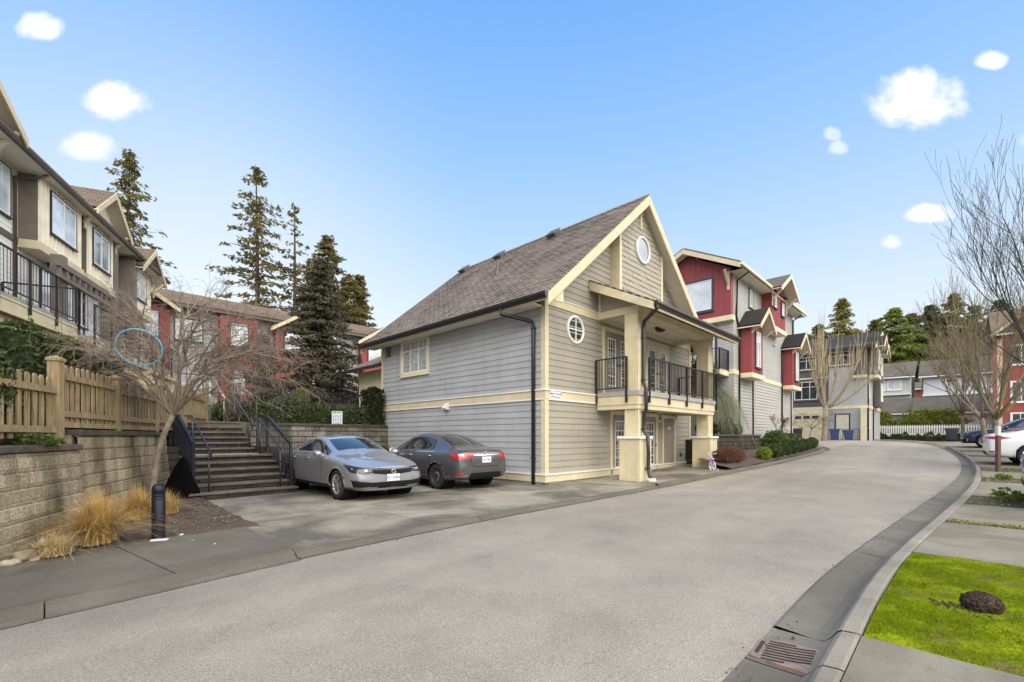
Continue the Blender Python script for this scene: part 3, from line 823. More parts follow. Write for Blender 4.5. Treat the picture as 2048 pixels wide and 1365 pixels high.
# ---- porch: roof, beam, posts on pedestals, balcony
px0, px1 = 2.55, 8.25     # outer faces along the wall
pd = 1.42                 # depth to the outer post face
post_w = .42
ped = []
for x in (px0, px1-post_w):
    p = MB(); p.box((x, -pd, 1.39), (x+post_w, -pd+post_w, 2.36)); p.box((x, -pd, 2.62), (x+post_w, -pd+post_w, 5.058))
    for (za, zb) in ((1.39, 2.36), (2.7, 5.05)):
        for cx in (x-.012, x+post_w-.08): p.box((cx, -pd-.012, za), (cx+.092, -pd-.0, zb))
        for cy in (-pd-.012, -pd+post_w-.08): p.box((x-.012, cy+.001, za), (x, cy+.09, zb))
    p.build('post', M['cream'], house)
    d_ = MB(); c = .12; d_.box((x-c, -pd-c, .02), (x+post_w+c, -pd+post_w+c, 1.30))
    for cx in (x-c-.014, x+post_w+c-.09): d_.box((cx, -pd-c-.014, .05), (cx+.104, -pd-c, 1.30))
    for cy in (-pd-c, -pd+post_w+c-.1): d_.box((x-c-.014, cy, .05), (x-c, cy+.1, 1.30))
    d_.build('pedestal', M['cream'], house)
    k = MB(); k.box((x-c-.06, -pd-c-.06, 1.31), (x+post_w+c+.06, -pd+post_w+c+.06, 1.385)); k.build('pedestal_cap', M['white'], house, .012)
dk = MB(); dk.box((px0-.12, -pd-.10, 2.60), (px1+.12, -.046, 2.74)); dk.build('balcony_floor', M['deck_grey'], house)
fa = MB()
fa.box((px0-.10, -pd-.06, 2.335), (px1+.10, -pd+.0, 2.595)); fa.box((px0-.10, -pd+.001, 2.335), (px0-.04, -.047, 2.595)); fa.box((px1+.04, -pd+.001, 2.335), (px1+.10, -.047, 2.595))
fa.box((px0-.075, -pd-.035, 2.20), (px1+.075, -pd+.25, 2.334)); fa.box((px0-.075, -pd+.251, 2.20), (px0+.2, -.047, 2.334)); fa.box((px1-.2, -pd+.251, 2.20), (px1+.075, -.047, 2.334))
fa.build('balcony_fascia', M['cream'], house)
us = MB(); us.box((px0-.0, -pd+.05, 2.30), (px1, -.05, 2.333)); us.build('balcony_soffit', M['soffit'], house)
rl = MB()
railing(rl, [(px0-.135, -.06, 2.74), (px0-.135, -pd+.30, 2.74)], 1.02, .10, 1.3, .06, .06, .018, .1, .34)
railing(rl, [(px0+post_w+.10, -pd-.10, 2.74), (px1+.13, -pd-.10, 2.74)], 1.02, .105, 1.25, .06, .06, .018, .1, .34)
railing(rl, [(px1+.13, -pd-.10, 2.74), (px1+.13, -.06, 2.74)], 1.02, .10, 1.3, .06, .06, .018, .1, .34)
rl.build('balcony_railing', M['rail_black'], house)
# porch roof: slopes from the wall down to the street side
rx0, rx1 = px0-.48, px1+.62; rd = 2.16; rz0, rz1 = 6.24, 5.17
wl = _m.hypot(rd, rz0-rz1)
roof_slab(house, (rx0, -rd, rz1), X, Vector((0, rd, rz0-rz1)), rx1-rx0, wl, M['shingle_grey'], .05, 'porch_roof')
pr = MB()
for x in (rx0-.0, rx1-.05):
    pr.prism([(x, -rd-.0, rz1-.05), (x, -.03, rz0-.06), (x, -.03, rz0-.34), (x, -rd, rz1-.27)], (.05, 0, 0))
pr.box((rx0+.051, -rd, rz1-.25), (rx1-.051, -rd+.04, rz1-.06))
pr.box((px0-.03, -pd-.03, 5.06), (px1+.03, -pd+post_w+.02, 5.27)); pr.box((px0-.03, -pd+post_w+.021, 5.06), (px0+.26, -.047, 5.27)); pr.box((px1-.26, -pd+post_w+.021, 5.06), (px1+.03, -.047, 5.27))
pr.box((px0-.03, -.14, 5.271), (px0+.07, -.05, 5.98))
pr.build('porch_beam', M['cream'], house)
sl_ = lambda y: rz1-.06+(rz0-rz1)*(y+rd)/rd
for x_ in (px0+.02, px1-.05):
    pc = MB(); pc.prism([(x_, -.142, 5.272), (x_, -pd-.03, 5.272), (x_, -pd-.03, sl_(-pd-.03)-.03), (x_, -.142, sl_(-.142)-.03)], (.03, 0, 0)); pc.build('gable_infill', M['siding_taupe'], house)
pc = MB(); pc.box((px0+.261, -pd+post_w+.03, 5.20), (px1-.261, -.05, 5.23)); pc.build('porch_ceiling', M['soffit'], house)
pc = MB(); pc.prism([(rx0+.06, -rd+.045, sl_(-rd+.045)), (rx0+.06, -.03, sl_(-.03)), (rx0+.06, -.03, sl_(-.03)-.02), (rx0+.06, -rd+.045, sl_(-rd+.045)-.02)], (rx1-rx0-.12, 0, 0)); pc.build('porch_soffit', M['soffit'], house)
pg_ = MB(); P = [(-rd-.0, rz1-.03), (-rd-.11, rz1-.03), (-rd-.11, rz1-.09), (-rd-.07, rz1-.17), (-rd-.0, rz1-.17)]
pg_.prism([(rx0+.02, p[0], p[1]) for p in P], (rx1-rx0-.04, 0, 0)); pg_.build('porch_gutter', M['gutter_black'], house)
pdn = MB(); ax = px0+.24; ay = -pd-.06
downpipe(pdn, [(rx0+.10, -rd-.05, rz1-.15), (rx0+.10, -rd-.05, rz1-.24), (ax, ay-.02, 4.80), (ax, ay, 4.62), (ax, ay, 3.0), (ax-.02, ay-.09, 2.78), (ax-.02, ay-.09, 2.2), (ax, ay-.01, 2.0), (ax, ay-.01, 1.55), (ax-.05, ay-.16, 1.36), (ax-.05, ay-.18, .9), (ax-.0, ay-.15, .45), (ax-.06, ay-.22, .22), (ax-.10, ay-.28, .16)], .056)
for z in (4.3, 3.05, 2.1, 1.6, .42): pdn.box((ax-.07, ay-.06 if z > 1.4 else ay-.2, z), (ax+.08, ay+.05, z+.03))
pdn.build('porch_downpipe', M['gutter_black'], house)
sp = MB(); sp.prism([(ax-.17, ay-.27, .0), (ax-.07, ay-.27, .0), (ax-.05, ay-.22, .16), (ax-.15, ay-.22, .16)], (.05, -.16, -.0)); sp.build('splash_spout', M['litter_white'], house)
cl = MB(); cl.lathe([(0, 5.03), (.13, 5.05), (.19, 5.13), (.20, 5.199)], (5.35, -.75, 0), 'z', 16); cl.build('ceiling_lamp', M['dark_metal'], house)
# balcony doors
def french(x0, x1, z0, z1, y=0, leafs=2, mt='door_taupe', gm='glass_room'):
    t = MB(); frame_ring(t, (0,y,0), X, -Y_, x0, z0, x1, z1, .13, .003, .045); w = t.build('door_frame', M['cream'], house)
    n = leafs; W = (x1-x0)/n
    for i in range(n):
        a, b = x0+W*i+.008, x0+W*(i+1)-.008
        d = MB(); ins = .15; d.box((a, y-.012, z0+.01), (a+ins, y-.035, z1-.01)); d.box((b-ins, y-.012, z0+.01), (b, y-.035, z1-.01)); d.box((a+ins, y-.012, z0+.01), (b-ins, y-.035, z0+.28)); d.box((a+ins, y-.012, z1-.2), (b-ins, y-.035, z1-.01))
        o = d.build('door', M[mt], house)
        f = MB(); frame_ring(f, (0,y,0), X, -Y_, a+ins+.03, z0+.31, b-ins-.03, z1-.23, .03, .012, .043)
        for k in range(1, 5): f.box((a+ins+.03, y-.02, z0+.31+(z1-z0-.54)*k/5-.008), (b-ins-.03, y-.028, z0+.31+(z1-z0-.54)*k/5+.008))
        for kk_ in (.33, .67): f.box((a+ins+.03+(b-a-2*ins-.06)*kk_-.008, y-.02, z0+.31), (a+ins+.03+(b-a-2*ins-.06)*kk_+.008, y-.0275, z1-.23))
        f.build('glazing_bars', M['white'], o)
        g_ = MB(); g_.box((a+ins, y-.008, z0+.28), (b-ins, y-.018, z1-.2)); g_.build('pane', M[gm], o)
        h = MB(); hx = b-.07 if i == 0 else a+.07; h.lathe([(0, y-.1), (.028, y-.09), (.03, y-.07), (.012, y-.05), (.025, y-.034)], (hx, 0, z0+1.0), 'y', 10); h.build('handle', M['dark_metal'], o)
french(2.95, 4.55, 2.75, 4.80); french(5.72, 7.35, 2.75, 4.80, 0, 2, 'door_cream', 'glass_room')
# ground floor doors under the balcony
french(3.4, 4.3, .06, 2.10, 0, 1)
french(5.52, 6.42, .06, 2.10, 0, 1, 'door_taupe', 'glass_room')
t = MB(); frame_ring(t, (0,0,0), X, -Y_, 7.05, .03, 7.95, 2.08, .12, .003, .05); t.build('door_frame', M['cream'], house)
d = MB(); d.box((7.06, -.004, .06), (7.94, -.035, 2.07)); sd = d.build('door', M['door_taupe'], house)
h = MB(); h.tube([(7.16, -.036, 1.0), (7.16, -.09, 1.0), (7.27, -.09, 1.0)], .012, 8); h.build('handle', M['pipe_steel'], sd)
sg = MB(); sg.box((7.36, -.036, 1.66), (7.64, -.042, 1.74)); sg.build('door_plate', M['litter_white'], sd)
for xa_ in (7.05, 5.52):
    th = MB(); th.box((xa_, -.06, .02), (xa_+.9, -.004, .058)); th.build('threshold', M['pipe_steel'], house)
lv2 = MB(); frame_ring(lv2, (0,0,0), X, -Y_, 6.68, 1.98, 6.86, 2.27, .04, .0, .04)
lv2.build('wall_vent', M['white'], house)
lv3 = MB()
for i in range(5): lv3.box((6.68, -.012, 1.99+i*.055), (6.86, -.028, 2.01+i*.055))
lv3.box((6.68, -.003, 1.98), (6.86, -.01, 2.27)); lv3.build('louvre', M['dark_metal'], house)
tp = MB(); tp.tube([(8.55, -.02, .62), (8.55, -.12, .62), (8.55, -.12, .56)], .018, 8); tp.box((8.51, -.03, .54), (8.6, -.015, .74)); tp.build('wall_tap', M['dark_metal'], house)
# address plate: dark blurred lettering on white
ad = MB(); ad.box((.17, -.048, 2.455), (.62, -.062, 2.645)); plate = ad.build('address_plate', M['plate_white'], house)
def text_mesh(name, txt, size, m, parent, loc, rot, extr=.002, align='CENTER'):
    cu = bpy.data.curves.new(name, 'FONT'); cu.body = txt; cu.size = size; cu.extrude = extr; cu.align_x = align; cu.align_y = 'CENTER'
    tmp = bpy.data.objects.new(name+'_t', cu); COL.objects.link(tmp)
    dg = bpy.context.evaluated_depsgraph_get(); me = bpy.data.meshes.new_from_object(tmp.evaluated_get(dg))
    bpy.data.objects.remove(tmp); bpy.data.curves.remove(cu)
    me.materials.clear(); me.materials.append(M[m])
    o = bpy.data.objects.new(name, me); COL.objects.link(o); o.parent = parent; o.location = loc; o.rotation_euler = rot
    return o
text_mesh('lettering', '8068 7 1024 88', .075, 'ink_blue', plate, (.395, -.0645, 2.575), (R(90), 0, 0))
st = MB(); st.box((.19, -.063, 2.485), (.60, -.066, 2.505)); st.build('rule_line', M['ink_blue'], plate)
# lower rear annex peeping out behind the side wall
an = MB(); an.box((.6, HL, -.2), (6.5, HL+3.2, 4.35)); an.build('rear_annex', M['cream_pale'], house)
roof_slab(house, (.0, HL+3.7, 4.4), -Y_, Vector((3, 0, 1.5)), 3.7, 3.3, M['shingle_grey'], .06, 'annex_roof')
ag = MB(); ag.box((-.1, HL+.02, 4.28), (.0, HL+3.7, 4.40)); ag.build('annex_gutter', M['gutter_black'], house)
# ---------------------------------------------------------------- near left: block wall, picket fence, stairs, terraces
WO = Vector((-5.8, 5.15, 0)); WA = math.atan2(.930, -.368)     # line of the block wall
def WL(t, off, z): return WO + Vector((-.368, .930, 0))*t + Vector((-.930, -.368, 0))*off + Vector((0, 0, z))
def wallthing(name, label, loc, rz, pieces, m='block_wall', cap='block_cap', cat='wall'):
    """blocks laid against the ground with a cap course; pieces (x0, x1, y, z0, z1) in the wall's own axes"""
    t = thing(name, label, cat, loc, rz)
    a, c = MB(), MB(); rn = random.Random(len(pieces)+int(abs(loc[0])*7))
    for (x0, x1, y, z0, z1) in pieces:
        # courses step back a little as they rise and each has a bull-nosed lower edge
        z = z0; k = 0
        while z < z1-1e-4:
            zn = min(z+.2, z1); yy = y + .015*k
            a.add([(x0, yy+.012, z), (x1, yy+.012, z), (x1, yy, z+.03), (x0, yy, z+.03), (x1, yy, zn-.015), (x0, yy, zn-.012), (x1, yy+.035, zn), (x0, yy+.035, zn)], [(0,1,2,3), (3,2,4,5), (5,4,6,7)])
            z = zn; k += 1
        yt = y+.015*k
        a.box((x0+.001, y+.05+.015*k, z0-.25), (x1-.001, y+.45, z1))
        x = x0
        while x < x1-.01:
            xn = min(x+.46, x1); j = rn.uniform(-.008, .008)
            c.box((x+.004, yt-.06+j, z1+.002), (xn-.004, yt+.30, z1+.088+j*.6)); x = xn
    a.build('blocks', M[m], t); cc = c.build('cap_course', M[cap], t, .012)
    return t
wallthing('block_wall', 'weathered concrete block retaining wall under the picket fence, stepped cap course, moss stained', WL(0, 0, 0), WA,
          [(-7, 1.97, 0, -.05, 1.20), (1.97, 6.0, .02, .0, 1.42), (1.28, 1.965, .30, 1.0, 1.42)])
fence = thing('picket_fence', 'weathered wooden picket fence with square posts on top of the block wall', 'fence', WL(0, .27, 1.3), WA)
rf = random.Random(21)
posts = [-4.25, -2.25, -.25, 1.75, 3.72, 5.75, 7.9, 10.2]
pbase = [1.36, 1.36, 1.36, 1.60, 1.60, 1.62, 1.85]; ptop = [2.27, 2.27, 2.27, 2.50, 2.45, 2.52, 2.75]
for i, t in enumerate(posts):
    p = MB(); zt = (2.56, 2.56, 2.56, 2.56, 2.52, 2.60, 2.8, 2.95)[i]
    p.box((t-.07, -.07, -.05), (t+.07, .07, zt-1.3-.05)); p.box((t-.085, -.085, zt-1.35), (t+.085, .085, zt-1.31)); p.add([(t-.085,-.085,zt-1.31),(t+.085,-.085,zt-1.31),(t+.085,.085,zt-1.31),(t-.085,.085,zt-1.31),(t,0,zt-1.26)], [(0,1,4),(1,2,4),(2,3,4),(3,0,4)])
    p.build('post', M['fence_wood'], fence)
for i, (a, b) in enumerate(zip(posts, posts[1:])):
    z0, z1 = pbase[i]-1.3, ptop[i]-1.3
    r = MB()
    r.box((a+.071, -.045, z1-.24), (b-.071, -.0, z1-.15)); r.box((a+.071, -.045, z0+.10), (b-.071, -.0, z0+.19))
    if i >= 3: r.box((a+.071, -.06, z0-.06), (b-.071, .06, z0+.02))
    r.build('rail', M['fence_wood'], fence)
    k = MB(); n = int((b-a-.14)/.165)
    for j in range(n):
        x = a+.07+(b-a-.14)*(j+.5)/n + rf.uniform(-.008, .008); w_ = .045; h_ = rf.uniform(-.012, .012); l = rf.uniform(-.006, .006)
        k.prism([(x-w_, .004, z0+.02), (x+w_, .004, z0+.02), (x+w_+l, .004, z1-.035+h_), (x+.022+l, .004, z1+h_), (x-.022+l, .004, z1+h_), (x-w_+l, .004, z1-.035+h_)], (0, .02, 0))
    k.build('pickets', M['fence_wood'], fence)
# the terraces held up by the walls
def terr(name, pts, z, m, zb=-.3):
    b = MB(); b.prism([(p[0], p[1], zb) for p in pts], (0, 0, z-zb)); return struct(b, name, M[m])
A_ = [WL(t, .16, 0) for t in (-7, 1.9)]
terr('terrace', [WL(-7, .3, 0), WL(1.97, .3, 0), WL(1.97, 14, 0), WL(-7, 14, 0)], 1.27, 'soil')
terr('terrace', [WL(1.975, .32, 0), WL(5.98, .32, 0), T(2.0, 16.2), T(2.0, 18.2), WL(12, 14, 0), WL(1.975, 14, 0)], 1.50, 'soil')
terr('terrace', [T(-16, 18.3), T(2.0, 18.3), T(2.0, 16.11), T(4.4, 16.11), T(4.4, 16.62), T(9.55, 16.62), T(9.55, 17.6), T(24, 17.6), T(24, 46), T(-16, 46)], 1.87, 'far_ground')
terr('terrace', [T(9.2, 20.3), T(26, 20.3), T(26, 60), T(9.2, 60)], 2.95, 'far_ground', 1.8)
terr('terrace', [T(-16, 25), T(9.19, 25), T(9.19, 60), T(-16, 60)], 2.90, 'far_ground', 1.8)
# garden stairs: two flights of stone steps with a pale landing
stairs = thing('garden_stairs', 'dark stone garden stairs with two flights and a pale landing beside the block wall', 'stairs', T(2.2, 11.85, 0), ANG)
stp = MB(); rsr = MB(); rs2 = random.Random(9)
def step(mb, x0, x1, y, z0, z1, dep):
    rsr.box((x0, y+.035, z0), (x1, y+dep, z1-.055))
    x = x0
    for i, xn in enumerate((x0+(x1-x0)*.33, x0+(x1-x0)*.70, x1)):
        xn2 = xn+rs2.uniform(-.12, .12) if xn < x1 else x1
        mb.box((x+.003, y-.012+rs2.uniform(-.008, .008), z1-.054), (xn2-.003, y+dep, z1)); x = xn2
for i in range(6):
    step(stp, -.0 if i else -.10, 2.1 if i else 2.22, .30*i, 0, .16+.155*i, .42 if i < 5 else .34)
for i in range(6):
    step(stp, .10, 2.02, 2.75+.30*i, .7, .935+.155*(i+1), .42)
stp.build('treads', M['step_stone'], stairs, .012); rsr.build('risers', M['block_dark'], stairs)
ld = MB(); ld.box((.0, 1.83, .5), (2.1, 2.78, .93)); ld.build('landing', M['step_pale'], stairs)
ck = MB(); ck.box((2.11, .55, -.1), (2.38, 1.25, .42)); ck.box((2.11, 1.26, -.1), (2.38, 2.0, .80)); ck.box((2.03, 2.01, -.1), (2.4, 4.25, 1.12)); ck.box((-.3, 1.4, -.1), (-.01, 4.3, 1.15)); ck.build('cheek_wall', M['block_dark'], stairs)
wallthing('block_wall', 'concrete block retaining wall behind the two parked cars, under the clipped hedge', T(4.62, 16.35, 0), ANG, [(0, 4.98, 0, .0, 1.78)], 'block_back')
wallthing('block_wall', 'short block wall closing the terrace beside the upper flight of the stairs', T(1.96, 16.25, 0), ANG-math.pi/2, [(0, 2.2, 0, .4, 1.7)], 'block_dark')
# railings of the stairs: sloped guards with balusters and pipe handrails
def slope_guard(mb, p, q, h, n, post=.055):
    p, q = Vector(p), Vector(q); U = Vector((0,0,1))
    mb.bar(p+U*h, q+U*h, .06, .05); mb.bar(p+U*.12, q+U*.12, .035, .035)
    for e, zb in ((p, -.12), (q, -.12)): mb.bar(e+U*zb, e+U*(h+.03), post, post, up=(1,0,0))
    for i in range(1, n):
        c = p.lerp(q, i/n); mb.bar(c+U*.12, c+U*h, .016, .016, up=(1,0,0))
def pipe_rail(mb, pts, legs, r=.022):
    P = [Vector(p) for p in pts]; mb.tube(P, r, 8)
    for a, b in legs: mb.tube([a, b], .02, 8)
g1 = thing('stair_guard', 'dark navy sloped guard railing along the planting bed side of the stairs', 'railing', T(2.24, 12.0, .2), ANG)
b_ = MB(); slope_guard(b_, (0, 0.0, .12), (0, 1.62, .80), .92, 15); b_.bar((0, 1.62, 1.72), (0, 2.0, 1.72), .06, .05); b_.bar((0, 1.99, .68), (0, 1.99, 1.74), .055, .055, up=(1,0,0)); b_.build('guard', M['rail_navy'], g1)
g2 = thing('stair_guard', 'black sloped guard railing with balusters on the car side of the stairs', 'railing', T(4.28, 12.0, .2), ANG)
b_ = MB(); slope_guard(b_, (0, 0.0, .12), (0, 1.75, .86), .92, 16); railing(b_, [(0, 1.75, .75), (0, 2.6, .75)], 1.03, .1, 2, .05, .06, .016, .1, .1); b_.build('guard', M['rail_black'], g2)
h1 = thing('handrail', 'pipe handrail with returned end beside the navy guard, lower flight', 'handrail', T(2.52, 11.9, .2), ANG)
b_ = MB(); pipe_rail(b_, [(0, 2.6, 1.75), (0, 1.72, 1.72), (0, .12, .93), (0, -.10, .90), (0, -.14, .82), (0, -.10, .70), (0, .04, .70)], [((0, .06, -.05), (0, .06, .92)), ((0, 1.7, .7), (0, 1.7, 1.72))]); b_.build('pipe', M['pipe_dark'], h1)
h2 = thing('handrail', 'pipe handrail with returned end inside the black guard, lower flight', 'handrail', T(4.02, 11.9, .2), ANG)
b_ = MB(); pipe_rail(b_, [(0, 1.75, 1.70), (0, 1.6, 1.68), (0, .1, .93), (0, -.12, .92), (0, -.16, .84), (0, -.1, .62), (0, .05, .58)], [((0, .06, -.05), (0, .06, .92)), ((0, 1.6, .7), (0, 1.6, 1.68))]); b_.build('pipe', M['pipe_dark'], h2)
h3 = thing('handrail', 'pipe handrail on the fence side of the upper flight', 'handrail', T(2.42, 14.5, .93), ANG)
b_ = MB(); pipe_rail(b_, [(0, .0, .92), (0, .2, .95), (0, 1.75, 1.78), (0, 2.1, 1.80)], [((0, .2, .0), (0, .2, .95)), ((0, 1.7, .85), (0, 1.7, 1.76))]); b_.build('pipe', M['pipe_dark'], h3)
h4 = thing('handrail', 'pipe handrail on the hedge side of the upper flight', 'handrail', T(4.10, 14.5, .93), ANG)
b_ = MB(); pipe_rail(b_, [(0, -.05, .70), (0, -.05, .92), (0, .2, .95), (0, 1.75, 1.78), (0, 2.1, 1.80)], [((0, .2, .0), (0, .2, .95)), ((0, 1.7, .85), (0, 1.7, 1.76))]); b_.build('pipe', M['pipe_dark'], h4)
h5 = thing('handrail', 'steel handrail pair rising further up the garden path', 'handrail', T(3.9, 18.6, 1.87), ANG)
b_ = MB(); pipe_rail(b_, [(.5, .0, .9), (.5, 2.2, 1.9)], [((.5, .1, 0), (.5, .1, .94)), ((.5, 2.1, 0), (.5, 2.1, 1.86))]); b_.build('pipe', M['pipe_steel'], h5)
tr1 = thing('terrace_railing', 'black baluster railing standing behind the clipped hedge', 'railing', T(4.35, 17.9, 2.06), ANG)
b_ = MB(); b_.box((0, -.06, -.2), (5.2, .06, .02)); railing(b_, [(0, 0, 0), (5.2, 0, 0)], 1.07, .11, 1.75, .05, .05, .016, .1); railing(b_, [(0, -1.3, -.0), (0, 0, 0)], 1.07, .11, 1.3, .05, .05, .016, .1); b_.build('rail', M['rail_black'], tr1)
tr2 = thing('terrace_railing', 'black railing rising along the upper terrace edge below the spruce', 'railing', T(7.4, 20.25, 1.87), ANG)
b_ = MB(); railing(b_, [(0, 0, .05), (2.1, 0, 1.12)], 1.07, .11, 1.1, .05, .05, .016, .1); railing(b_, [(2.1, 0, 1.1), (4.4, 0, 1.08)], 1.07, .11, 1.2, .05, .05, .016, .1); b_.build('rail', M['rail_black'], tr2)
sgn = thing('notice_board', 'small white notice board with green heading in front of the hedge', 'sign', T(7.55, 16.52, 1.83), ANG)
b_ = MB(); b_.box((-.2, 0, .0), (.2, .02, .52)); b_.build('board', M['plate_white'], sgn, .004)
b_ = MB(); b_.box((-.18, -.003, .44), (-.05, -.0005, .505)); b_.box((-.03, -.003, .45), (.16, -.0005, .495)); b_.build('heading', M['ink_green'], sgn)
b_ = MB()
for i in range(7):
    for j in range(4): b_.box((-.17+j*.09, -.003, .05+i*.052), (-.17+j*.09+rf.uniform(.04, .08), -.0005, .066+i*.052))
b_.build('writing', M['ink_black'], sgn)
b_ = MB(); b_.box((-.015, .021, -.25), (.015, .04, .5)); b_.build('stake', M['fence_wood'], sgn)
# bollard by the pavement
bp = PG(317, 1081, .05)
bo = thing('bollard', 'black metal bollard with a domed cap at the edge of the planting bed', 'bollard', bp)
b_ = MB(); b_.lathe([(.075, -.1), (.078, .0), (.078, .60), (.074, .605), (.074, .612), (.078, .617), (.078, .635), (.074, .64), (.074, .647), (.078, .652), (.08, .70), (.07, .745), (.045, .775), (0, .785)], (0,0,0), 'z', 24); b_.build('post', M['rail_navy'], bo)
b_ = MB()
for z in (.565, .585, .622): b_.lathe([(.0805, z), (.0805, z+.012)], (0,0,0), 'z', 24)
b_.build('band', M['rail_black'], bo)
bb = thing('concrete_footing', 'white speckled concrete footing stone at the foot of the bollard', 'stone', bp+Vector((.09, -.10, -.0)), .4)
b_ = MB(); b_.box((-.10, -.045, 0), (.10, .045, .04)); b_.build('stone', M['litter_white'], bb, .012)
def pebble(px, py, r, m, label, cat, name='stone', sq=.6, grp=None, n=7):
    p = PG(px, py, .06); o = MB(); rn = random.Random(int(px*13+py)); o.ball((0,0,0), r, r*sq, n, .18, rn); q = o.build(name, m); q.location = p+Vector((0,0,r*sq*.5)); q.rotation_euler = (rn.uniform(-.3,.3), rn.uniform(-.3,.3), rn.uniform(0,3)); tag(q, label, cat, grp); return q
pebble(362, 1073, .04, M['litter_white'], 'small pale stone lying between bollard and kerb', 'stone')
pebble(342, 1006, .075, M['stone_pale'], 'pale rounded stone by the bottom step, next to the black shadow shape', 'stone', n=10)
pebble(385, 1083, .018, M['litter_white'], 'tiny white pebble on the pavement slab near the bollard', 'pebble')
pebble(430, 1090, .02, M['litter_white'], 'tiny white pebble in the middle of the pavement slab', 'pebble')
pebble(52, 1117, .12, M['stone_pale'], 'long buff stone at the foot of the block wall', 'stone', sq=.5, n=10)
for i, (px, py, r) in enumerate(((30, 1128, .07), (12, 1133, .08), (70, 1122, .06), (88, 1118, .05))):
    pebble(px, py, r, M['stone_pale'], 'small tan stone in a row at the wall foot', 'stone', grp='tan stones at the wall foot', n=8)
wp = PG(78, 1100, .06); wc = MB(); wc.lathe([(.0, 0), (.03, 0), (.034, .16), (.0, .16)], (0,0,0), 'z', 12); o = wc.build('drink_can', M['litter_white']); o.location = wp+Vector((0,0,.06)); o.rotation_euler = (1.1, .3, .9); tag(o, 'crumpled white drink can lying in the dry grass by the wall', 'litter')
ch = MB(); rc_ = random.Random(4)
for _ in range(1500):
    s, v = rc_.uniform(.3, 2.25), rc_.uniform(7.95, 11.5); p = T(s, v, GZ(s)+.085+.08*max(0, (v-8.5)/4)); a = rc_.uniform(0, 6.28); l = rc_.uniform(.005, .022); w_ = l*rc_.uniform(.25, .7)
    dx, dy = Vector((math.cos(a), math.sin(a), rc_.uniform(-.3,.3))), Vector((-math.sin(a), math.cos(a), rc_.uniform(-.3,.3)))
    ch.add([p-dx*l-dy*w_, p+dx*l-dy*w_, p+dx*l*.8+dy*w_, p-dx*l+dy*w_*.7], [(0,1,2,3)])
tag(ch.build('bark_chips', M['chip']), 'scattered bark chips and grit on the planting bed', 'debris', kind='stuff')
# solid black shape added where only shadow lies beside the stairs
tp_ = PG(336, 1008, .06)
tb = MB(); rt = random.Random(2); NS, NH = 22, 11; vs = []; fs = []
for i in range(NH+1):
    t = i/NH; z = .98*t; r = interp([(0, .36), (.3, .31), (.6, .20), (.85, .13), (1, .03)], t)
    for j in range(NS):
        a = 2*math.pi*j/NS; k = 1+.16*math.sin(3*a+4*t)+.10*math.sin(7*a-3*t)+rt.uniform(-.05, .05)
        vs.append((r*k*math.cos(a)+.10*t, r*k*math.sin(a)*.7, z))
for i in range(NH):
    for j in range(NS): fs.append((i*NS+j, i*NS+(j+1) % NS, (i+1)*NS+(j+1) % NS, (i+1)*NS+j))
tb.add(vs, fs, True); o = tb.build('shadow_shape', M['shadow_black']); o.location = tp_+Vector((-.02, .35, -.02)); tag(o, 'black shape in place of the shadow gap between stairs and block wall', 'shadow')
# blue hoop hanging in the branches of the bare maple
hp = MB(); hp.lathe([(.345+.013*math.cos(a), .013*math.sin(a)) for a in [2*math.pi*i/8 for i in range(9)]], (0,0,0), 'y', 40)
o = hp.build('plastic_hoop', M['hoop_blue']); o.location = PY(278, 695, 8.0); o.rotation_euler = (R(14), R(10), R(20)); o.scale = (1, 1, .9); tag(o, 'pale blue plastic hoop caught in the branches of the bare maple', 'hoop')
# ---------------------------------------------------------------- townhouse row on the left
TO = Vector((-11.8, 10.5, 0))
th_ = thing('townhouse_row', 'cream and white townhouses with black balcony railings above the picket fence', 'townhouse', TO, WA)
X, Y_, Z = Vector((1,0,0)), Vector((0,1,0)), Vector((0,0,1)); n_ = -Y_
wc_ = 1.78; xa, xb = -9, 14.6
wl_ = MB(); wl_.box((xa, wc_+.01, 1.2), (xb, 11, 9.7)); lap(wl_, (0, wc_, 0), X, n_, rect(xa, 7.3, xb, 9.7), .15, .014); lap(wl_, (0, wc_, 0), X, n_, rect(xa, 4.9, xb, 7.3), .15, .014); wl_.build('wall', M['row_siding'], th_)
gwl = MB(); gwl.box((xa, wc_-.03, 1.2), (xb, wc_-.001, 4.6)); gwl.build('ground_floor_wall', M['cream_pale'], th_)
def bay_box(x0, x1, c, z0, z1, m):
    b = MB(); b.box((x0, c, z0), (x1, wc_-.015, z1)); b.build('bay', M['brown_grey'], th_)
    f = MB(); f.box((x0+.0, c-.012, z0), (x1, c-.001, z1)); x = x0+.02
    while x < x1: f.box((x, c-.05, z0), (x+.05, c-.013, z1)); x += .22
    f.build('batten_siding', M[m], th_)
    q = MB(); q.box((x0-.05, c-.07, z0-.26), (x1+.05, wc_-.016, z0-.001)); q.build('bay_base', M['cream'], th_)
bay_box(4.27, 6.86, 1.3, 7.42, 9.6, 'tan_batten'); bay_box(7.25, 9.4, 1.3, 7.42, 9.7, 'tan_batten')
bay_box(11.3, 14.0, 1.45, 7.42, 9.5, 'tan_batten')
def tw(x0, z0, x1, z1, c, gl='glass_blind', mun=None, cols=(.5,), trim='dark_metal'):
    window(th_, (0, c, 0), X, n_, x0, z0, x1, z1, M[trim], M[gl], cols, (), mun, .035, M['white'], .05)
tw(4.85, 7.95, 6.35, 9.25, 1.262, 'glass_sky', (.68, 4, 1)); tw(7.6, 7.95, 8.95, 9.25, 1.262, 'glass_sky'); tw(2.5, 7.9, 3.85, 9.3, wc_-.015, 'glass_sky', (.6, 4, 2)); tw(-.8, 7.9, 1.0, 9.3, wc_-.015, 'glass_sky')
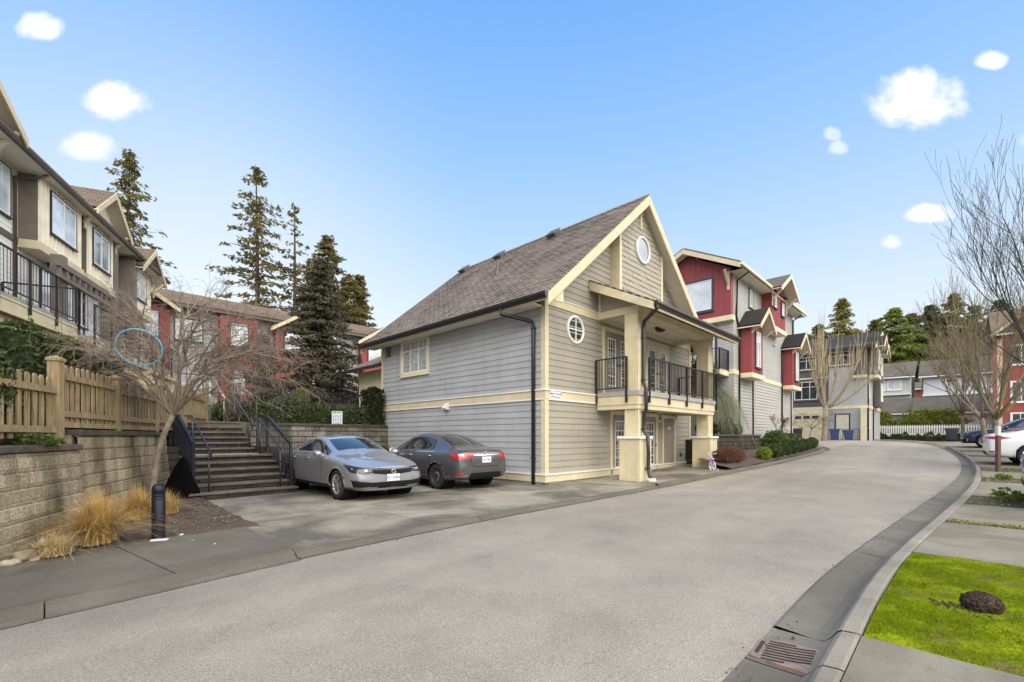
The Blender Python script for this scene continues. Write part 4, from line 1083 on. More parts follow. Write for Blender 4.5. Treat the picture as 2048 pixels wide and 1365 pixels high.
tw(9.8, 7.9, 10.7, 9.3, wc_-.015, 'glass_blind', (.6, 3, 2)); tw(11.8, 7.95, 13.3, 9.2, 1.412, 'glass_blind', (.5, 4, 2))
for x in (-3, .3, 5.4, 8.2, 11.4): tw(x, 4.9, x+1.9, 6.95, wc_-.015, 'glass_blind', None, (.5,))
for x in (2.5, 7.6): tw(x, 5.6, x+.8, 6.95, wc_-.015, 'glass_dark')
bn = MB()
for z in (7.25, 4.62): bn.box((xa, wc_-.05, z), (xb, wc_-.031, z+.18))
bn.build('belly_band', M['charcoal_siding'], th_)
pd_ = MB()
downpipe(pd_, [(4.18, 1.02, 9.45), (4.12, 1.2, 9.3), (4.05, wc_-.06, 9.2), (4.05, wc_-.06, 4.9)], .045); pd_.build('downpipe', M['gutter_brown'], th_)
pd_ = MB(); downpipe(pd_, [(10.9, 1.02, 9.45), (10.95, wc_-.06, 9.2), (10.95, wc_-.06, 4.9)], .045); pd_.build('downpipe', M['gutter_brown'], th_)
pw_ = MB(); pw_.box((9.45, 1.25, 4.8), (9.8, wc_-.016, 9.5)); pw_.box((11.0, 1.1, 3.0), (11.3, wc_-.016, 9.3)); pw_.build('pilaster', M['brown_grey'], th_)
# balconies
def balcony(x0, x1, c, z, sp=1.15):
    b = MB(); b.box((x0, c+.05, z-.14), (x1, wc_-.035, z)); b.build('balcony_floor', M['deck_grey'], th_)
    b = MB(); b.box((x0, c+.04, z-.46), (x1, c+.12, z-.15)); b.box((x0, c+.121, z-.46), (x0+.08, wc_-.036, z-.15)); b.box((x1-.08, c+.121, z-.46), (x1, wc_-.036, z-.15)); b.box((x0+.01, c+.02, z-.149), (x1-.01, c+.10, z-.10)); b.build('balcony_fascia', M['cream'], th_)
    b = MB(); b.box((x0+.08, c+.125, z-.40), (x1-.08, wc_-.04, z-.37)); b.build('balcony_soffit', M['soffit'], th_)
    b = MB(); railing(b, [(x1-.03, wc_-.06, z), (x1-.03, c, z), (x0+.03, c, z)], 1.06, .125, sp, .05, .06, .011, .1, .32); b.build('balcony_railing', M['rail_black'], th_)
    b = MB(); b.box((x1-.32, c+.15, 1.3), (x1-.02, c+.45, z-.461)); b.build('balcony_post', M['cream_pale'], th_); b = MB(); b.box((x0+.02, c+.15, 1.3), (x0+.32, c+.45, z-.461)); b.build('balcony_post', M['cream_pale'], th_)
    b = MB(); b.box((x0+.4, c+.25, z-.82), (x1-.4, c+.42, z-.47)); b.build('balcony_beam', M['cream_pale'], th_)
balcony(-8.5, 3.53, .0, 4.80); balcony(5.1, 10.2, .25, 4.75); balcony(11.2, 14.4, .35, 4.7)
dkx = MB(); dkx.box((.9, wc_-.06, 1.3), (3.0, wc_-.035, 3.6)); dkx.box((6.5, wc_-.06, 1.3), (8.5, wc_-.035, 3.6)); dkx.build('dark_opening', M['slot_black'], th_)  # flat black panels standing for the shade inside the patio openings
# trellis screen and outdoor furniture seen above the railing
tl = MB(); tl.box((4.0, .6, 4.9), (4.3, .9, 7.0)); tl.box((3.6, .5, 6.55), (6.9, .62, 6.72)); tl.box((3.6, .5, 6.2), (6.9, .62, 6.3))
for i in range(9): tl.box((3.7+i*.38, .52, 6.3), (3.78+i*.38, .6, 6.55))
tl.build('pergola', M['brown_grey'], th_)
# roof: long eave with three outward gables
ec, ezz = .95, 9.62; sl = .58
roof_slab(th_, (xb+.4, ec, ezz), -X, Vector((0, 6, 6*sl)), xb-xa+.8, 6*math.hypot(1, sl), M['shingle_brown'], .07)
sf = MB(); sf.box((xa, ec+.03, ezz-.17), (xb+.35, wc_+.02, ezz-.14)); sf.build('soffit', M['soffit'], th_)
gt = MB(); gt.prism([(xa, ec-.0, ezz-.02), (xa, ec-.11, ezz-.02), (xa, ec-.11, ezz-.08), (xa, ec-.07, ezz-.16), (xa, ec, ezz-.16)], (xb-xa+.4, 0, 0)); gt.build('gutter', M['gutter_brown'], th_)
def gable(par, xc, hw, c, ze, rise, depth, cwall, mr, mf, msof, ov=.0, mwall=None, th=.07):
    for sg_ in (-1, 1):
        dvec = Vector((-sg_*hw, 0, rise)); L = dvec.length
        if sg_ < 0: roof_slab(par, (xc-hw, c+depth, ze), -Y_, dvec, depth, L, mr, th, 'gable_roof')
        else: roof_slab(par, (xc+hw, c, ze), Y_, dvec, depth, L, mr, th, 'gable_roof')
    rk = MB(); sfm = MB()
    for sg_ in (-1, 1):
        e = xc+sg_*hw
        rk.prism([(e, c-.03, ze-.02), (xc, c-.03, ze+rise-.02), (xc, c-.03, ze+rise-.27), (e, c-.03, ze-.25)], (0, .05, 0))
        sfm.prism([(e-sg_*.02, c+.021, ze-.09), (xc, c+.021, ze+rise-.09), (xc, c+.021, ze+rise-.12), (e-sg_*.02, c+.021, ze-.12)], (0, depth-.03, 0))
    rk.build('rake_board', mf, par); sfm.build('gable_soffit', msof, par)
    if mwall:
        w_ = MB(); k = (hw-.35)/hw; w_.prism([(xc-hw*k, cwall, ze-.3), (xc+hw*k, cwall, ze-.3), (xc+hw*k, cwall, ze+rise*(1-k)-.13), (xc, cwall, ze+rise-.13), (xc-hw*k, cwall, ze+rise*(1-k)-.13)], (0, .3, 0))
        x = xc-hw*k
        while x < xc+hw*k: w_.box((x, cwall-.03, ze-.3), (x+.05, cwall-.001, ze+rise*(1-abs(x-xc)/hw)-.14)); x += .26
        w_.build('gable_wall', mwall, par)
gable(th_, .75, 1.95, .80, 9.72, 1.35, 4, 1.3, M['shingle_brown'], M['cream'], M['soffit'], 0, M['tan_batten'])
gable(th_, 8.31, 1.55, .80, 9.75, 1.28, 4, 1.27, M['shingle_brown'], M['cream'], M['soffit'], 0, M['tan_batten'])
gable(th_, 12.67, 1.55, .80, 9.15, 1.28, 4, 1.42, M['shingle_brown'], M['cream'], M['soffit'], 0, M['tan_batten'])
for xc, hw, z in ((8.31, 1.55, 9.75), (12.67, 1.55, 9.15), (.75, 1.95, 9.72)):
    for sg_ in (-1, 1):
        br = MB(); x = xc+sg_*(hw-.3); br.bar((x, 1.3, z-.55), (x, .85, z-.02), .09, .09); br.box((x-.045, 1.24, z-.75), (x+.045, 1.29, z-.1)); br.build('bracket', M['cream'], th_)
sp_ = MB(); sp_.lathe([(0, 0), (.07, .02), (.09, .1), (.05, .13)], (5.6, 1.6, 7.03), 'z', 12); sp_.build('soffit_lamp', M['dark_metal'], th_)
sp_ = MB(); sp_.lathe([(0, 0), (.07, .02), (.09, .1), (.05, .13)], (8.4, 1.6, 7.03), 'z', 12); sp_.build('soffit_lamp', M['dark_metal'], th_)
# ---------------------------------------------------------------- red townhouses behind the garden
rb_ = thing('red_townhouse_row', 'long red and white townhouses with brown roof rising behind the bare maple', 'townhouse', T(-4, 32, 2.9), ANG)
Lr = 31
b_ = MB(); b_.box((0, .0, -.5), (Lr, 8.5, 6.05)); lap(b_, (0, 0, 0), X, n_, rect(0, 0, Lr, 6.05), .2, .016); b_.build('wall', M['white_siding'], rb_)
roof_slab(rb_, (Lr+.5, -.6, 6.02), -X, Vector((0, 4.8, 1.85)), Lr+1, math.hypot(4.8, 1.85), M['shingle_brown'], .08); roof_slab(rb_, (-.5, 9.0, 6.02), X, Vector((0, -4.8, 1.85)), Lr+1, math.hypot(4.8, 1.85), M['shingle_brown'], .08)
b_ = MB(); b_.box((-.5, -.72, 5.86), (Lr+.5, -.6, 5.99)); b_.build('gutter', M['gutter_brown'], rb_)
for i, (x0, w_, z1, gb) in enumerate(((5.6, 3.2, 5.8, 1), (11.2, 2.0, 5.85, 0), (14.3, 3.4, 5.6, 1), (20.2, 3.2, 5.6, 1), (26, 2.4, 5.8, 0))):
    b_ = MB(); b_.box((x0, -.55, .0), (x0+w_, -.02, z1)); 
    if gb: b_.prism([(x0, -.55, z1), (x0+w_, -.55, z1), (x0+w_/2, -.55, z1+w_*.33)], (0, .3, 0))
    x = x0
    while x < x0+w_: b_.box((x, -.575, 0), (x+.05, -.551, z1)); x += .3
    b_.build('red_bay', M['red_paint'], rb_)
    if gb: gable(rb_, x0+w_/2, w_/2+.4, -.95, z1-.12, (w_/2+.4)*.66, 4.5, -.5, M['shingle_brown'], M['cream'], M['soffit'])
    window(rb_, (0, -.575, 0), X, n_, x0+.55, 4.05, x0+w_-.55, 5.4, M['dark_metal'], M['glass_blind'], (.5,), (), (.6, 4, 1), .06)
    window(rb_, (0, -.575, 0), X, n_, x0+.7, 1.1, x0+w_-.7, 2.5, M['dark_metal'], M['glass_blind'], (.5,), (), None, .06)
for x in (1.2, 3.5, 9.1, 18.0, 24.0, 28.8):
    window(rb_, (0, -.016, 0), X, n_, x, 4.1, x+1.3, 5.3, M['dark_metal'], M['glass_blind'], (.5,), (), None, .06)
    window(rb_, (0, -.016, 0), X, n_, x, .7, x+1.3, 2.1, M['dark_metal'], M['glass_sky'], (.5,), (), None, .06)
b_ = MB(); b_.box((15.0, -1.4, -.1), (17.0, -.58, .1)); b_.box((15.05, -1.38, .1), (15.2, -1.25, 1.9)); b_.box((16.8, -1.38, .1), (16.95, -1.25, 1.9)); b_.box((14.9, -1.5, 1.9), (17.1, -.58, 2.08)); b_.build('porch', M['white'], rb_)
# ---------------------------------------------------------------- red and white townhouse up the street
X, Y_, Z = Vector((1,0,0)), Vector((0,1,0)), Vector((0,0,1)); n_ = -Y_
RS0, RV0 = 24.5, 8.2
rh = thing('red_townhouse', 'tall townhouse with red board siding and dark roofed red bays beside the uphill bend', 'townhouse', T(RS0, RV0, 0), ANG)
RL = 11.7; RD = 4.6
b_ = MB(); b_.box((.012, .012, .2), (RL-.012, RD, 9.9)); lap(b_, (0, 0, 0), X, n_, rect(0, .6, RL, 4.62), .17, .032); lap(b_, (0, 0, 0), X, n_, rect(0, 4.85, RL, 9.95), .11, .010)
lap(b_, (0, 0, 0), Y_, -X, rect(0, .6, RD, 7.4), .16, .016); b_.build('wall', M['white_siding'], rh)
b_ = MB(); b_.box((-.05, -.05, 4.62), (RL+.05, -.0, 4.849)); b_.box((-.05, 0, 4.62), (.0, RD, 4.849)); b_.box((-.34, -.08, 7.33), (-.001, RD, 7.58)); b_.box((.0, -.08, 7.33), (.08, -.011, 7.58)); b_.build('belly_band', M['cream_pale'], rh)
# red gable end on the downhill side
b_ = MB(); b_.prism([(-.3, -.0, 7.582), (-.3, 4.5, 7.582), (-.3, 4.5, 9.9), (-.3, 2.2, 11.1), (-.3, -.0, 9.95)], (.28, 0, 0))
y = .0
while y < 4.4: b_.box((-.318, y, 7.582), (-.301, y+.03, 9.9+min(y, 4.4-y)*.5)); y += .3
b_.build('red_gable', M['red_paint'], rh)
window(rh, (-.318, 0, 0), Y_, -X, .95, 8.05, 3.5, 9.6, M['navy_paint'], M['glass_blind'], (.55,), (), None, .10, M['white'], .05)
def redroof(L0, L1):
    rise = 1.42; half = 2.75
    roof_slab(rh, (L1, -.62, 9.9), -X, Vector((0, half+.05, rise)), L1-L0, math.hypot(half+.05, rise), M['shingle_olive'], .07)
    roof_slab(rh, (L0, 5.0, 9.9), X, Vector((0, -half-.05, rise)), L1-L0, math.hypot(half+.05, rise), M['shingle_olive'], .07)
    r = MB()
    for x in (L0-.04,):
        r.prism([(x, -.64, 9.88), (x, 2.2, 11.32), (x, 2.2, 11.07), (x, -.64, 9.64)], (.05, 0, 0)); r.prism([(x, 5.02, 9.88), (x, 2.2, 11.32), (x, 2.2, 11.07), (x, 5.02, 9.64)], (.05, 0, 0))
    r.build('rake_board', M['cream'], rh)
    s_ = MB(); s_.prism([(L0+.02, -.6, 9.78), (L0+.02, 2.2, 11.2), (L0+.02, 5.0, 9.78), (L0+.02, 2.2, 11.16)], (.6, 0, 0)); s_.box((L0+.6, -.6, 9.72), (L1-.02, .02, 9.76)); s_.build('soffit', M['soffit'], rh)
    g_ = MB(); g_.box((L0, -.74, 9.78), (4.1, -.63, 9.9)); g_.build('gutter', M['cream_pale'], rh); g_ = MB(); g_.box((7.9, -.74, 9.78), (L1, -.63, 9.9)); g_.build('gutter', M['cream_pale'], rh)
redroof(-.95, RL+.75)
b_ = MB(); b_.bar((-.32, .12, 9.1), (-.85, .12, 9.75), .1, .1); b_.box((-.36, .06, 8.85), (-.319, .18, 9.8)); b_.build('bracket', M['cream'], rh)
def redbay(x0, x1, c, z0, z1, m='red_paint', base=True):
    b = MB(); b.box((x0, c, z0), (x1, -.02, z1))
    x = x0
    while x < x1-.02: b.box((x, c-.02, z0), (x+.03, c-.001, z1)); x += .28
    b.box((x0-.015, c-.025, z0), (x0+.04, c-.0205, z1))
    o = b.build('red_bay', M[m], rh)
    if base: q = MB(); q.prism([(x0-.05, c-.08, z0-.24), (x1+.05, c-.08, z0-.24), (x1+.05, c-.08, z0-.001), (x0-.05, c-.08, z0-.001)], (0, -c+.05, 0)); q.build('bay_base', M['cream_pale'], rh)
    return o
for (x0, x1) in ((.9, 2.85), (9.0, 10.95)):
    redbay(x0, x1, -.58, 4.72, 7.1)
    window(rh, (0, -.605, 0), X, n_, x0+.62, 5.1, x1-.50, 6.95, M['navy_paint'], M['glass_blind'], (.5,), (.72,), None, .06, M['white'], .05)
    gable(rh, (x0+x1)/2, 1.35, -1.15, 7.12, 1.05, 1.15, -.6, M['shingle_dark'], M['cream'], M['soffit'], 0, None)
    w_ = MB(); w_.prism([(x0+.1, -.58, 7.101), (x1-.1, -.58, 7.101), ((x0+x1)/2, -.58, 7.98)], (0, .5, 0)); w_.build('red_bay_top', M['red_paint'], rh)
    k_ = MB()
    k_.bar((x0-.05, -.62, 6.75), (x0-.1, -1.1, 7.15), .07, .07); k_.build('bracket', M['cream'], rh); k_ = MB(); k_.bar((x1+.05, -.62, 6.75), (x1+.1, -1.1, 7.15), .07, .07); k_.build('bracket', M['cream'], rh)
redbay(4.7, 7.5, -.55, 7.85, 10.0)
w_ = MB(); w_.prism([(4.7, -.55, 10.001), (7.5, -.55, 10.001), (6.1, -.55, 10.75)], (0, .8, 0)); w_.build('red_bay_top', M['red_paint'], rh)
gable(rh, 6.1, 1.95, -1.2, 9.85, 1.12, 3.2, -.6, M['shingle_olive'], M['cream_pale'], M['soffit'])
for x in (4.62, 7.58): k_ = MB(); k_.bar((x, -.6, 9.3), (x, -1.15, 9.85), .09, .09); k_.box((x-.05, -.62, 8.95), (x+.05, -.575, 9.95)); k_.build('bracket', M['cream'], rh)
window(rh, (0, -.57, 0), X, n_, 4.98, 8.95, 5.5, 9.65, M['navy_paint'], M['glass_blind'], (), (), None, .06, M['white'], .05); window(rh, (0, -.57, 0), X, n_, 6.55, 8.75, 7.1, 9.5, M['navy_paint'], M['glass_blind'], (), (), None, .06, M['white'], .05)
window(rh, (0, -.012, 0), X, n_, 2.4, 8.55, 2.95, 9.5, M['navy_paint'], M['glass_blind'], (), (), None, .06, M['white'], .05); window(rh, (0, -.012, 0), X, n_, 8.2, 8.5, 8.7, 9.3, M['navy_paint'], M['glass_blind'], (), (), None, .06, M['white'], .05)
for pts in ([(.35, -.66, 9.75), (.3, -.1, 9.45), (.3, -.06, 7.6), (.75, -.06, 7.0), (.75, -.06, .6)], [(3.0, -.05, 4.6), (3.0, -.05, .7)], [(8.9, -.06, 7.1), (8.8, -.06, 6.8), (8.8, -.06, .8)], [(11.1, -.05, 4.6), (11.1, -.05, .9)], [(11.5, -.6, 9.7), (11.55, -.06, 9.4), (11.55, -.06, 8.0)]):
    d_ = MB(); downpipe(d_, pts, .05); d_.build('downpipe', M['rail_black'], rh)
b_ = MB(); b_.lathe([(0, 0), (.07, 0), (.09, .12), (0, .14)], (7.0, -.1, 7.0), 'z', 10); b_.build('wall_lamp', M['white'], rh)
b_ = MB(); b_.box((-1.3, .2, 4.5), (-.052, 4.2, 4.75)); b_.build('balcony_floor', M['cream_pale'], rh)
b_ = MB(); railing(b_, [(-.06, .22, 4.75), (-1.28, .22, 4.75), (-1.28, 4.2, 4.75)], 1.05, .1, 1.2, .06, .06, .018); b_.build('balcony_railing', M['rail_navy'], rh)
window(rh, (-.016, 0, 0), Y_, -X, .9, 4.85, 2.5, 7.1, M['navy_paint'], M['glass_blind'], (.5,), (), None, .12, M['white'], .05); window(rh, (-.016, 0, 0), Y_, -X, 2.8, 4.85, 4.2, 7.1, M['navy_paint'], M['glass_blind'], (.5,), (), None, .12, M['white'], .05)
# planted terrace between the grey house and the red townhouse
wallthing('planter_wall', 'dark stained block planter wall with shrubs, next to the balcony porch', T(18.7, 6.9, 0), ANG, [(0, 6.0, 0, .15, 1.42)], 'block_dark')
wallthing('planter_wall', 'short dark block wall returning to the grey house behind its porch', T(18.66, 8.4, 0), ANG-math.pi/2, [(0, 1.5, 0, .1, 1.2)], 'block_dark')
terr('terrace', [T(18.9, 7.1), T(24.7, 7.1), T(24.45, 8.3), T(24.45, 17), T(19.4, 17), T(19.4, 8.3)], 1.38, 'mulch', .0)
bd = MB(); vs = []; fs = []
for i in range(31):
    for j in range(7):
        s = 16.9+(33.2-16.9)*i/30; v0 = evalat(L_BACK, s)+.006 if s < 31 else interp([(31, 5.6), (33.2, 7.6)], s); v1 = 8.25 if s > 24.7 else 6.95; v = v0+(v1-v0)*j/6
        vs.append(T(s, v, GZ(s)+.10+.05*(j)+rr.uniform(0, .03)))
for i in range(30):
    for j in range(6): a = i*7+j; fs.append((a, a+7, a+8, a+1))
bd.add(vs, fs, True); struct(bd, 'planting_bed', M['mulch'])
# ---------------------------------------------------------------- grey townhouse at the top of the bend
GS, GV = 47.9, 5.4
gh = thing('grey_townhouse', 'three storey grey and charcoal townhouse with garage door at the top of the road', 'townhouse', T(GS, GV, 0), ANG)
b_ = MB(); b_.box((.02, .02, .6), (8.5, 9.5, 3.9)); lap(b_, (0, 0, 0), X, n_, rect(0, .9, 8.5, 9.3), .16, .015); lap(b_, (0, 0, 0), Y_, -X, rect(0, 3.95, 2.7, 9.0), .16, .015); b_.box((.02, .02, 3.9), (8.5, 9.5, 9.2)); b_.build('wall', M['lightgrey_siding'], gh)
b_ = MB(); b_.box((-.05, 2.7, 3.6), (.0, 9.5, 9.0)); lap(b_, (-.05, 0, 0), Y_, -X, rect(2.7, 4.1, 9.5, 9.0), .16, .016); b_.build('charcoal_wall', M['charcoal_siding'], gh)
b_ = MB(); b_.box((-.07, -.06, 3.80), (.0, 9.5, 4.05)); b_.box((-.0, -.06, 3.80), (8.5, -.016, 4.05)); b_.box((-.1, 2.72, 6.55), (-.066, 9.5, 6.68)); b_.build('belly_band', M['cream_pale'], gh)
b_ = MB(); b_.box((-.09, 3.05, .9), (.0, 6.3, 3.79)); b_.build('garage_surround', M['cream_pale'], gh)
b_ = MB()
for k in range(4): b_.box((-.12, 3.3, 1.05+k*.61), (-.091, 6.05, 1.05+k*.61+.60))
gd = b_.build('garage_door', M['cream'], gh)
b_ = MB()
for k in range(4): b_.box((-.126, 3.42+k*.66, 3.0), (-.121, 3.42+k*.66+.5, 3.28))
b_.build('garage_window', M['glass_dark'], gd)
b_ = MB(); b_.box((-.03, .65, .9), (.019, 2.69, 3.79)); b_.build('porch_wall', M['siding_grey'], gh)
b_ = MB(); b_.box((-.06, 1.25, 1.1), (-.031, 2.15, 3.3)); dr = b_.build('entry_door', M['door_cream'], gh)
b_ = MB(); frame_ring(b_, (-.03, 0, 0), Y_, -X, 1.25, 1.1, 2.15, 3.3, .1, .0, .045); b_.build('door_frame', M['dark_metal'], gh)
b_ = MB(); b_.box((-.5, .05, .8), (-.1, .4, 3.79)); b_.build('porch_post', M['cream'], gh)
b_ = MB(); railing(b_, [(-1.2, .4, 1.05), (-1.2, 2.6, 1.05)], 1.0, .13, 1.1, .05, .05, .02); b_.build('porch_railing', M['rail_black'], gh)
def gw(x0, z0, x1, z1, gl='glass_dark', o=-.066, cols=(.33, .67), mun=(.7, 3, 1), tm='charcoal_siding'):
    window(gh, (o, 0, 0), Y_, -X, x0, z0, x1, z1, M[tm], M[gl], cols, (mun[0],) if mun else (), mun, .1, M['white'], .05, fw=.07)
gw(3.5, 4.72, 5.3, 6.35); gw(3.6, 7.4, 5.1, 8.55, cols=(.5,)); gw(6.3, 4.8, 8.0, 6.35); gw(6.3, 7.4, 7.8, 8.55)
gw(1.15, 7.55, 2.65, 8.75, 'glass_room', -.016)
# charcoal bays on the street side
b_ = MB(); b_.box((.5, -.6, 6.6), (2.6, -.02, 9.0)); b_.box((3.4, -.5, 4.06), (5.6, -.02, 8.7)); b_.box((-.25, .02, 6.6), (-.02, .9, 8.9)); b_.build('charcoal_bay', M['charcoal_siding'], gh)
b_ = MB(); b_.box((.45, -.66, 6.35), (2.65, -.02, 6.599)); b_.box((-.3, .0, 6.35), (-.02, .95, 6.599)); b_.build('bay_base', M['cream_pale'], gh)
window(gh, (0, -.6, 0), X, n_, 1.1, 7.1, 2.0, 8.7, M['white'], M['glass_blind'], (.5,), (), None, .06, M['white'], .05); window(gh, (0, -.5, 0), X, n_, 4.0, 6.9, 5.0, 8.4, M['white'], M['glass_blind'], (.5,), (), None, .06, M['white'], .05); window(gh, (0, -.5, 0), X, n_, 4.0, 4.6, 5.0, 6.1, M['white'], M['glass_blind'], (.5,), (), None, .06, M['white'], .05)
window(gh, (0, -.016, 0), X, n_, .5, 2.2, 1.1, 3.4, M['white'], M['glass_dark'], (), (), None, .06, M['white'], .05)
window(gh, (0, -.016, 0), X, n_, .4, 4.7, .9, 5.9, M['white'], M['glass_blind'], (), (), None, .06, M['white'], .05)
roof_slab(gh, (-.6, 10.0, 8.95), -Y_, Vector((4.9, 0, 1.9)), 10.6, math.hypot(4.9, 1.9), M['shingle_dark'], .08)
roof_slab(gh, (9.2, -.6, 8.95), Y_, Vector((-4.9, 0, 1.9)), 10.6, math.hypot(4.9, 1.9), M['shingle_dark'], .08)
b_ = MB(); b_.box((-.72, -.6, 8.78), (-.6, 10, 8.93)); b_.build('gutter', M['gutter_black'], gh)
b_ = MB(); b_.box((-.58, -.5, 8.84), (-.0, 9.9, 8.87)); b_.build('soffit', M['soffit'], gh)
b_ = MB(); b_.prism([(-.55, -.62, 8.9), (4.3, -.62, 10.78), (9.1, -.62, 8.9), (9.1, -.62, 8.68), (4.3, -.62, 10.55), (-.55, -.62, 8.68)], (0, .05, 0)); b_.build('rake_board', M['cream_pale'], gh)
gable(gh, 1.55, 1.5, -1.1, 9.0, .95, 1.8, -.6, M['shingle_dark'], M['cream_pale'], M['soffit']); gable(gh, 4.5, 1.5, -1.0, 8.7, .95, 1.8, -.6, M['shingle_dark'], M['cream_pale'], M['soffit'])
for pts in ([(.02, -.06, 8.7), (.02, -.06, .9)], [(3.2, -.06, 8.5), (3.2, -.06, .9)]):
    d_ = MB(); downpipe(d_, pts, .05); d_.build('downpipe', M['rail_black'], gh)
# bins
def bin_(s, v, m, label, hgt=1.05, lid=True, grp=None):
    t = thing('wheelie_bin', label, 'bin', T(s, v, GZ(s)), ANG+.2, grp)
    b = MB(); b.add([(-.22,-.25,.08),(.22,-.25,.08),(.22,.25,.08),(-.22,.25,.08),(-.29,-.34,hgt-.08),(.29,-.34,hgt-.08),(.29,.34,hgt-.08),(-.29,.34,hgt-.08)], [(0,3,2,1),(4,5,6,7),(0,1,5,4),(1,2,6,5),(2,3,7,6),(3,0,4,7)]); b.build('body', m, t, .02)
    b = MB(); b.box((-.31, -.38, hgt-.075), (.31, .36, hgt-.0)); b.box((-.25, .36, hgt-.12), (.25, .42, hgt-.06)); b.build('lid', m, t, .02)
    for y in (-.2, .2):
        b = MB(); b.lathe([(0, -.03), (.10, -.03), (.10, .03), (0, .03)], (.24, y, .1), 'y', 14); b.build('wheel', M['rubber'], t)
    return t
bin_(45.6, 7.3, M['plastic_blue'], 'blue wheelie bin next to the bare street tree in front of the grey townhouse', 1.0)
bin_(46.2, 6.45, M['plastic_blue'], 'blue wheelie bin nearest the porch post of the grey townhouse', .9)
bin_(42.6, 9.3, M['plastic_dark'], 'dark navy wheelie bin in front of the cream garage door', 1.05)
bin_(49.5, .35, M['plastic_dark'], 'dark grey wheelie bin beside the navy car', 1.0)
# ---------------------------------------------------------------- end of the road: low stone wall, white fence, houses beyond
wallthing('stone_wall', 'low mossy stone wall below the white fence at the end of the road', T(59.6, 8.5, 0), ANG-math.pi/2, [(0, 13, 0, .6, 1.3)], 'block_dark')

terr('terrace', [T(59.8, -6), T(130, -40), T(130, 60), T(59.8, 60)], 1.36, 'far_ground', .5)
terr('terrace', [T(66, -60), T(200, -60), T(200, 90), T(66, 90)], 2.6, 'far_ground', .5)
wf = thing('white_fence', 'white picket fence above the low stone wall, half hidden by shrubs', 'fence', T(60.6, 8.4, 1.36), ANG-math.pi/2)
b_ = MB(); b_.box((0, .03, .25), (12.6, .07, .34)); b_.box((0, .03, .95), (12.6, .07, 1.04)); b_.build('rail', M['white'], wf)
b_ = MB()
for i in range(70):
    x = .05+i*.18; b_.prism([(x, 0, .08), (x+.11, 0, .08), (x+.11, 0, 1.15), (x+.055, 0, 1.24), (x, 0, 1.15)], (0, .025, 0))
b_.build('pickets', M['white'], wf)
def farhouse(name, label, s, v, wdt, dep, z0, ze, rise, wall, roof, wins, low=None, cat='house'):
    """gable roofed house whose eave front faces back down the street"""
    t = thing(name, label, cat, T(s, v, z0), ANG-math.pi/2)
    b = MB(); b.box((0, .02, -.5), (wdt, dep, ze)); lap(b, (0, 0, 0), X, -Y_, rect(0, 0, wdt, ze), .2, .018); b.prism([(0, .02, ze), (0, dep, ze), (0, dep/2, ze+rise-.1)], (.2, 0, 0)); b.prism([(wdt-.2, .02, ze), (wdt-.2, dep, ze), (wdt-.2, dep/2, ze+rise-.1)], (.2, 0, 0)); b.build('wall', M[wall], t)
    roof_slab(t, (wdt+.45, -.5, ze-.1), -X, Vector((0, dep/2+.5, rise+.2)), wdt+.9, math.hypot(dep/2+.5, rise+.2), M[roof], .09); roof_slab(t, (-.45, dep+.5, ze-.1), X, Vector((0, -dep/2-.5, rise+.2)), wdt+.9, math.hypot(dep/2+.5, rise+.2), M[roof], .09)
    b = MB(); b.box((-.45, -.60, ze-.26), (wdt+.45, -.5, ze-.11)); b.build('gutter', M['white'], t)
    for (x0, za, x1, zb, g_) in wins: window(t, (0, -.018, 0), X, -Y_, x0, za, x1, zb, M['white'], M[g_], (.5,), (), None, .09, M['white'], .06)
    return t
fa_ = farhouse('far_house', 'pale grey house with brown roof and paired white windows beyond the fence', 72.9, 13.0, 8.9, 8, 2.6, 6.2, 2.0, 'lightgrey_siding', 'shingle_olive', [(5.2, 4.6, 6.5, 5.7, 'glass_blind'), (6.8, 4.6, 8.0, 5.7, 'glass_blind'), (5.9, 2.1, 7.9, 3.3, 'glass_blind'), (1.2, 4.6, 2.6, 5.7, 'glass_blind')])
b_ = MB(); b_.box((-.1, -.5, 3.9), (9.0, -.02, 4.05)); b_.build('storey_ledge', M['white'], fa_)
fb_ = farhouse('far_house', 'bluish white house with brown roof behind the bare street trees', 74.5, 3.0, 8.0, 8, 2.6, 6.2, 2.1, 'bluewhite_siding', 'shingle_olive', [(2.0, 5.2, 3.0, 5.6, 'glass_dark'), (5.0, 4.6, 6.6, 5.7, 'glass_blind'), (.8, 1.4, 2.2, 3.2, 'glass_room'), (5, 1.4, 6.5, 3.2, 'glass_room')])
b_ = MB(); b_.box((-.1, -.5, 3.7), (8.1, -.02, 3.85)); b_.build('storey_ledge', M['white'], fb_)
farhouse('garage', 'low pale garage with brown roof in front of the pale grey house', 67.5, 11.5, 8.0, 6, 1.4, 2.75, 1.6, 'lightgrey_siding', 'shingle_olive', [], cat='garage')
farhouse('garage', 'low garage with wide brown roof in front of the bluish white house', 67.0, 3.2, 7.5, 6, 1.4, 2.7, 1.6, 'tan_batten', 'shingle_olive', [], cat='garage')
farhouse('far_house', 'dark red house glimpsed between the two pale houses beyond the fence', 90, 4.6, 6, 8, 2.6, 6.0, 2.2, 'red_brick_paint', 'shingle_olive', [(1, 3.6, 2.4, 5, 'glass_blind'), (3.4, 3.6, 4.8, 5, 'glass_blind')])
fr_ = farhouse('red_house', 'tall red house with white trimmed windows behind the bare trees at the road end', 58.0, -2.5, 11, 9, 1.2, 9.2, 2.6, 'red_brick_paint', 'shingle_brown', [(.8, 6.4, 1.9, 8.0, 'glass_room'), (.8, 3.2, 1.9, 4.9, 'glass_room'), (4.0, 6.0, 5.6, 8.0, 'glass_room'), (4.0, 3.0, 5.6, 5.0, 'glass_room'), (.8, .2, 1.8, 2.2, 'glass_dark')])
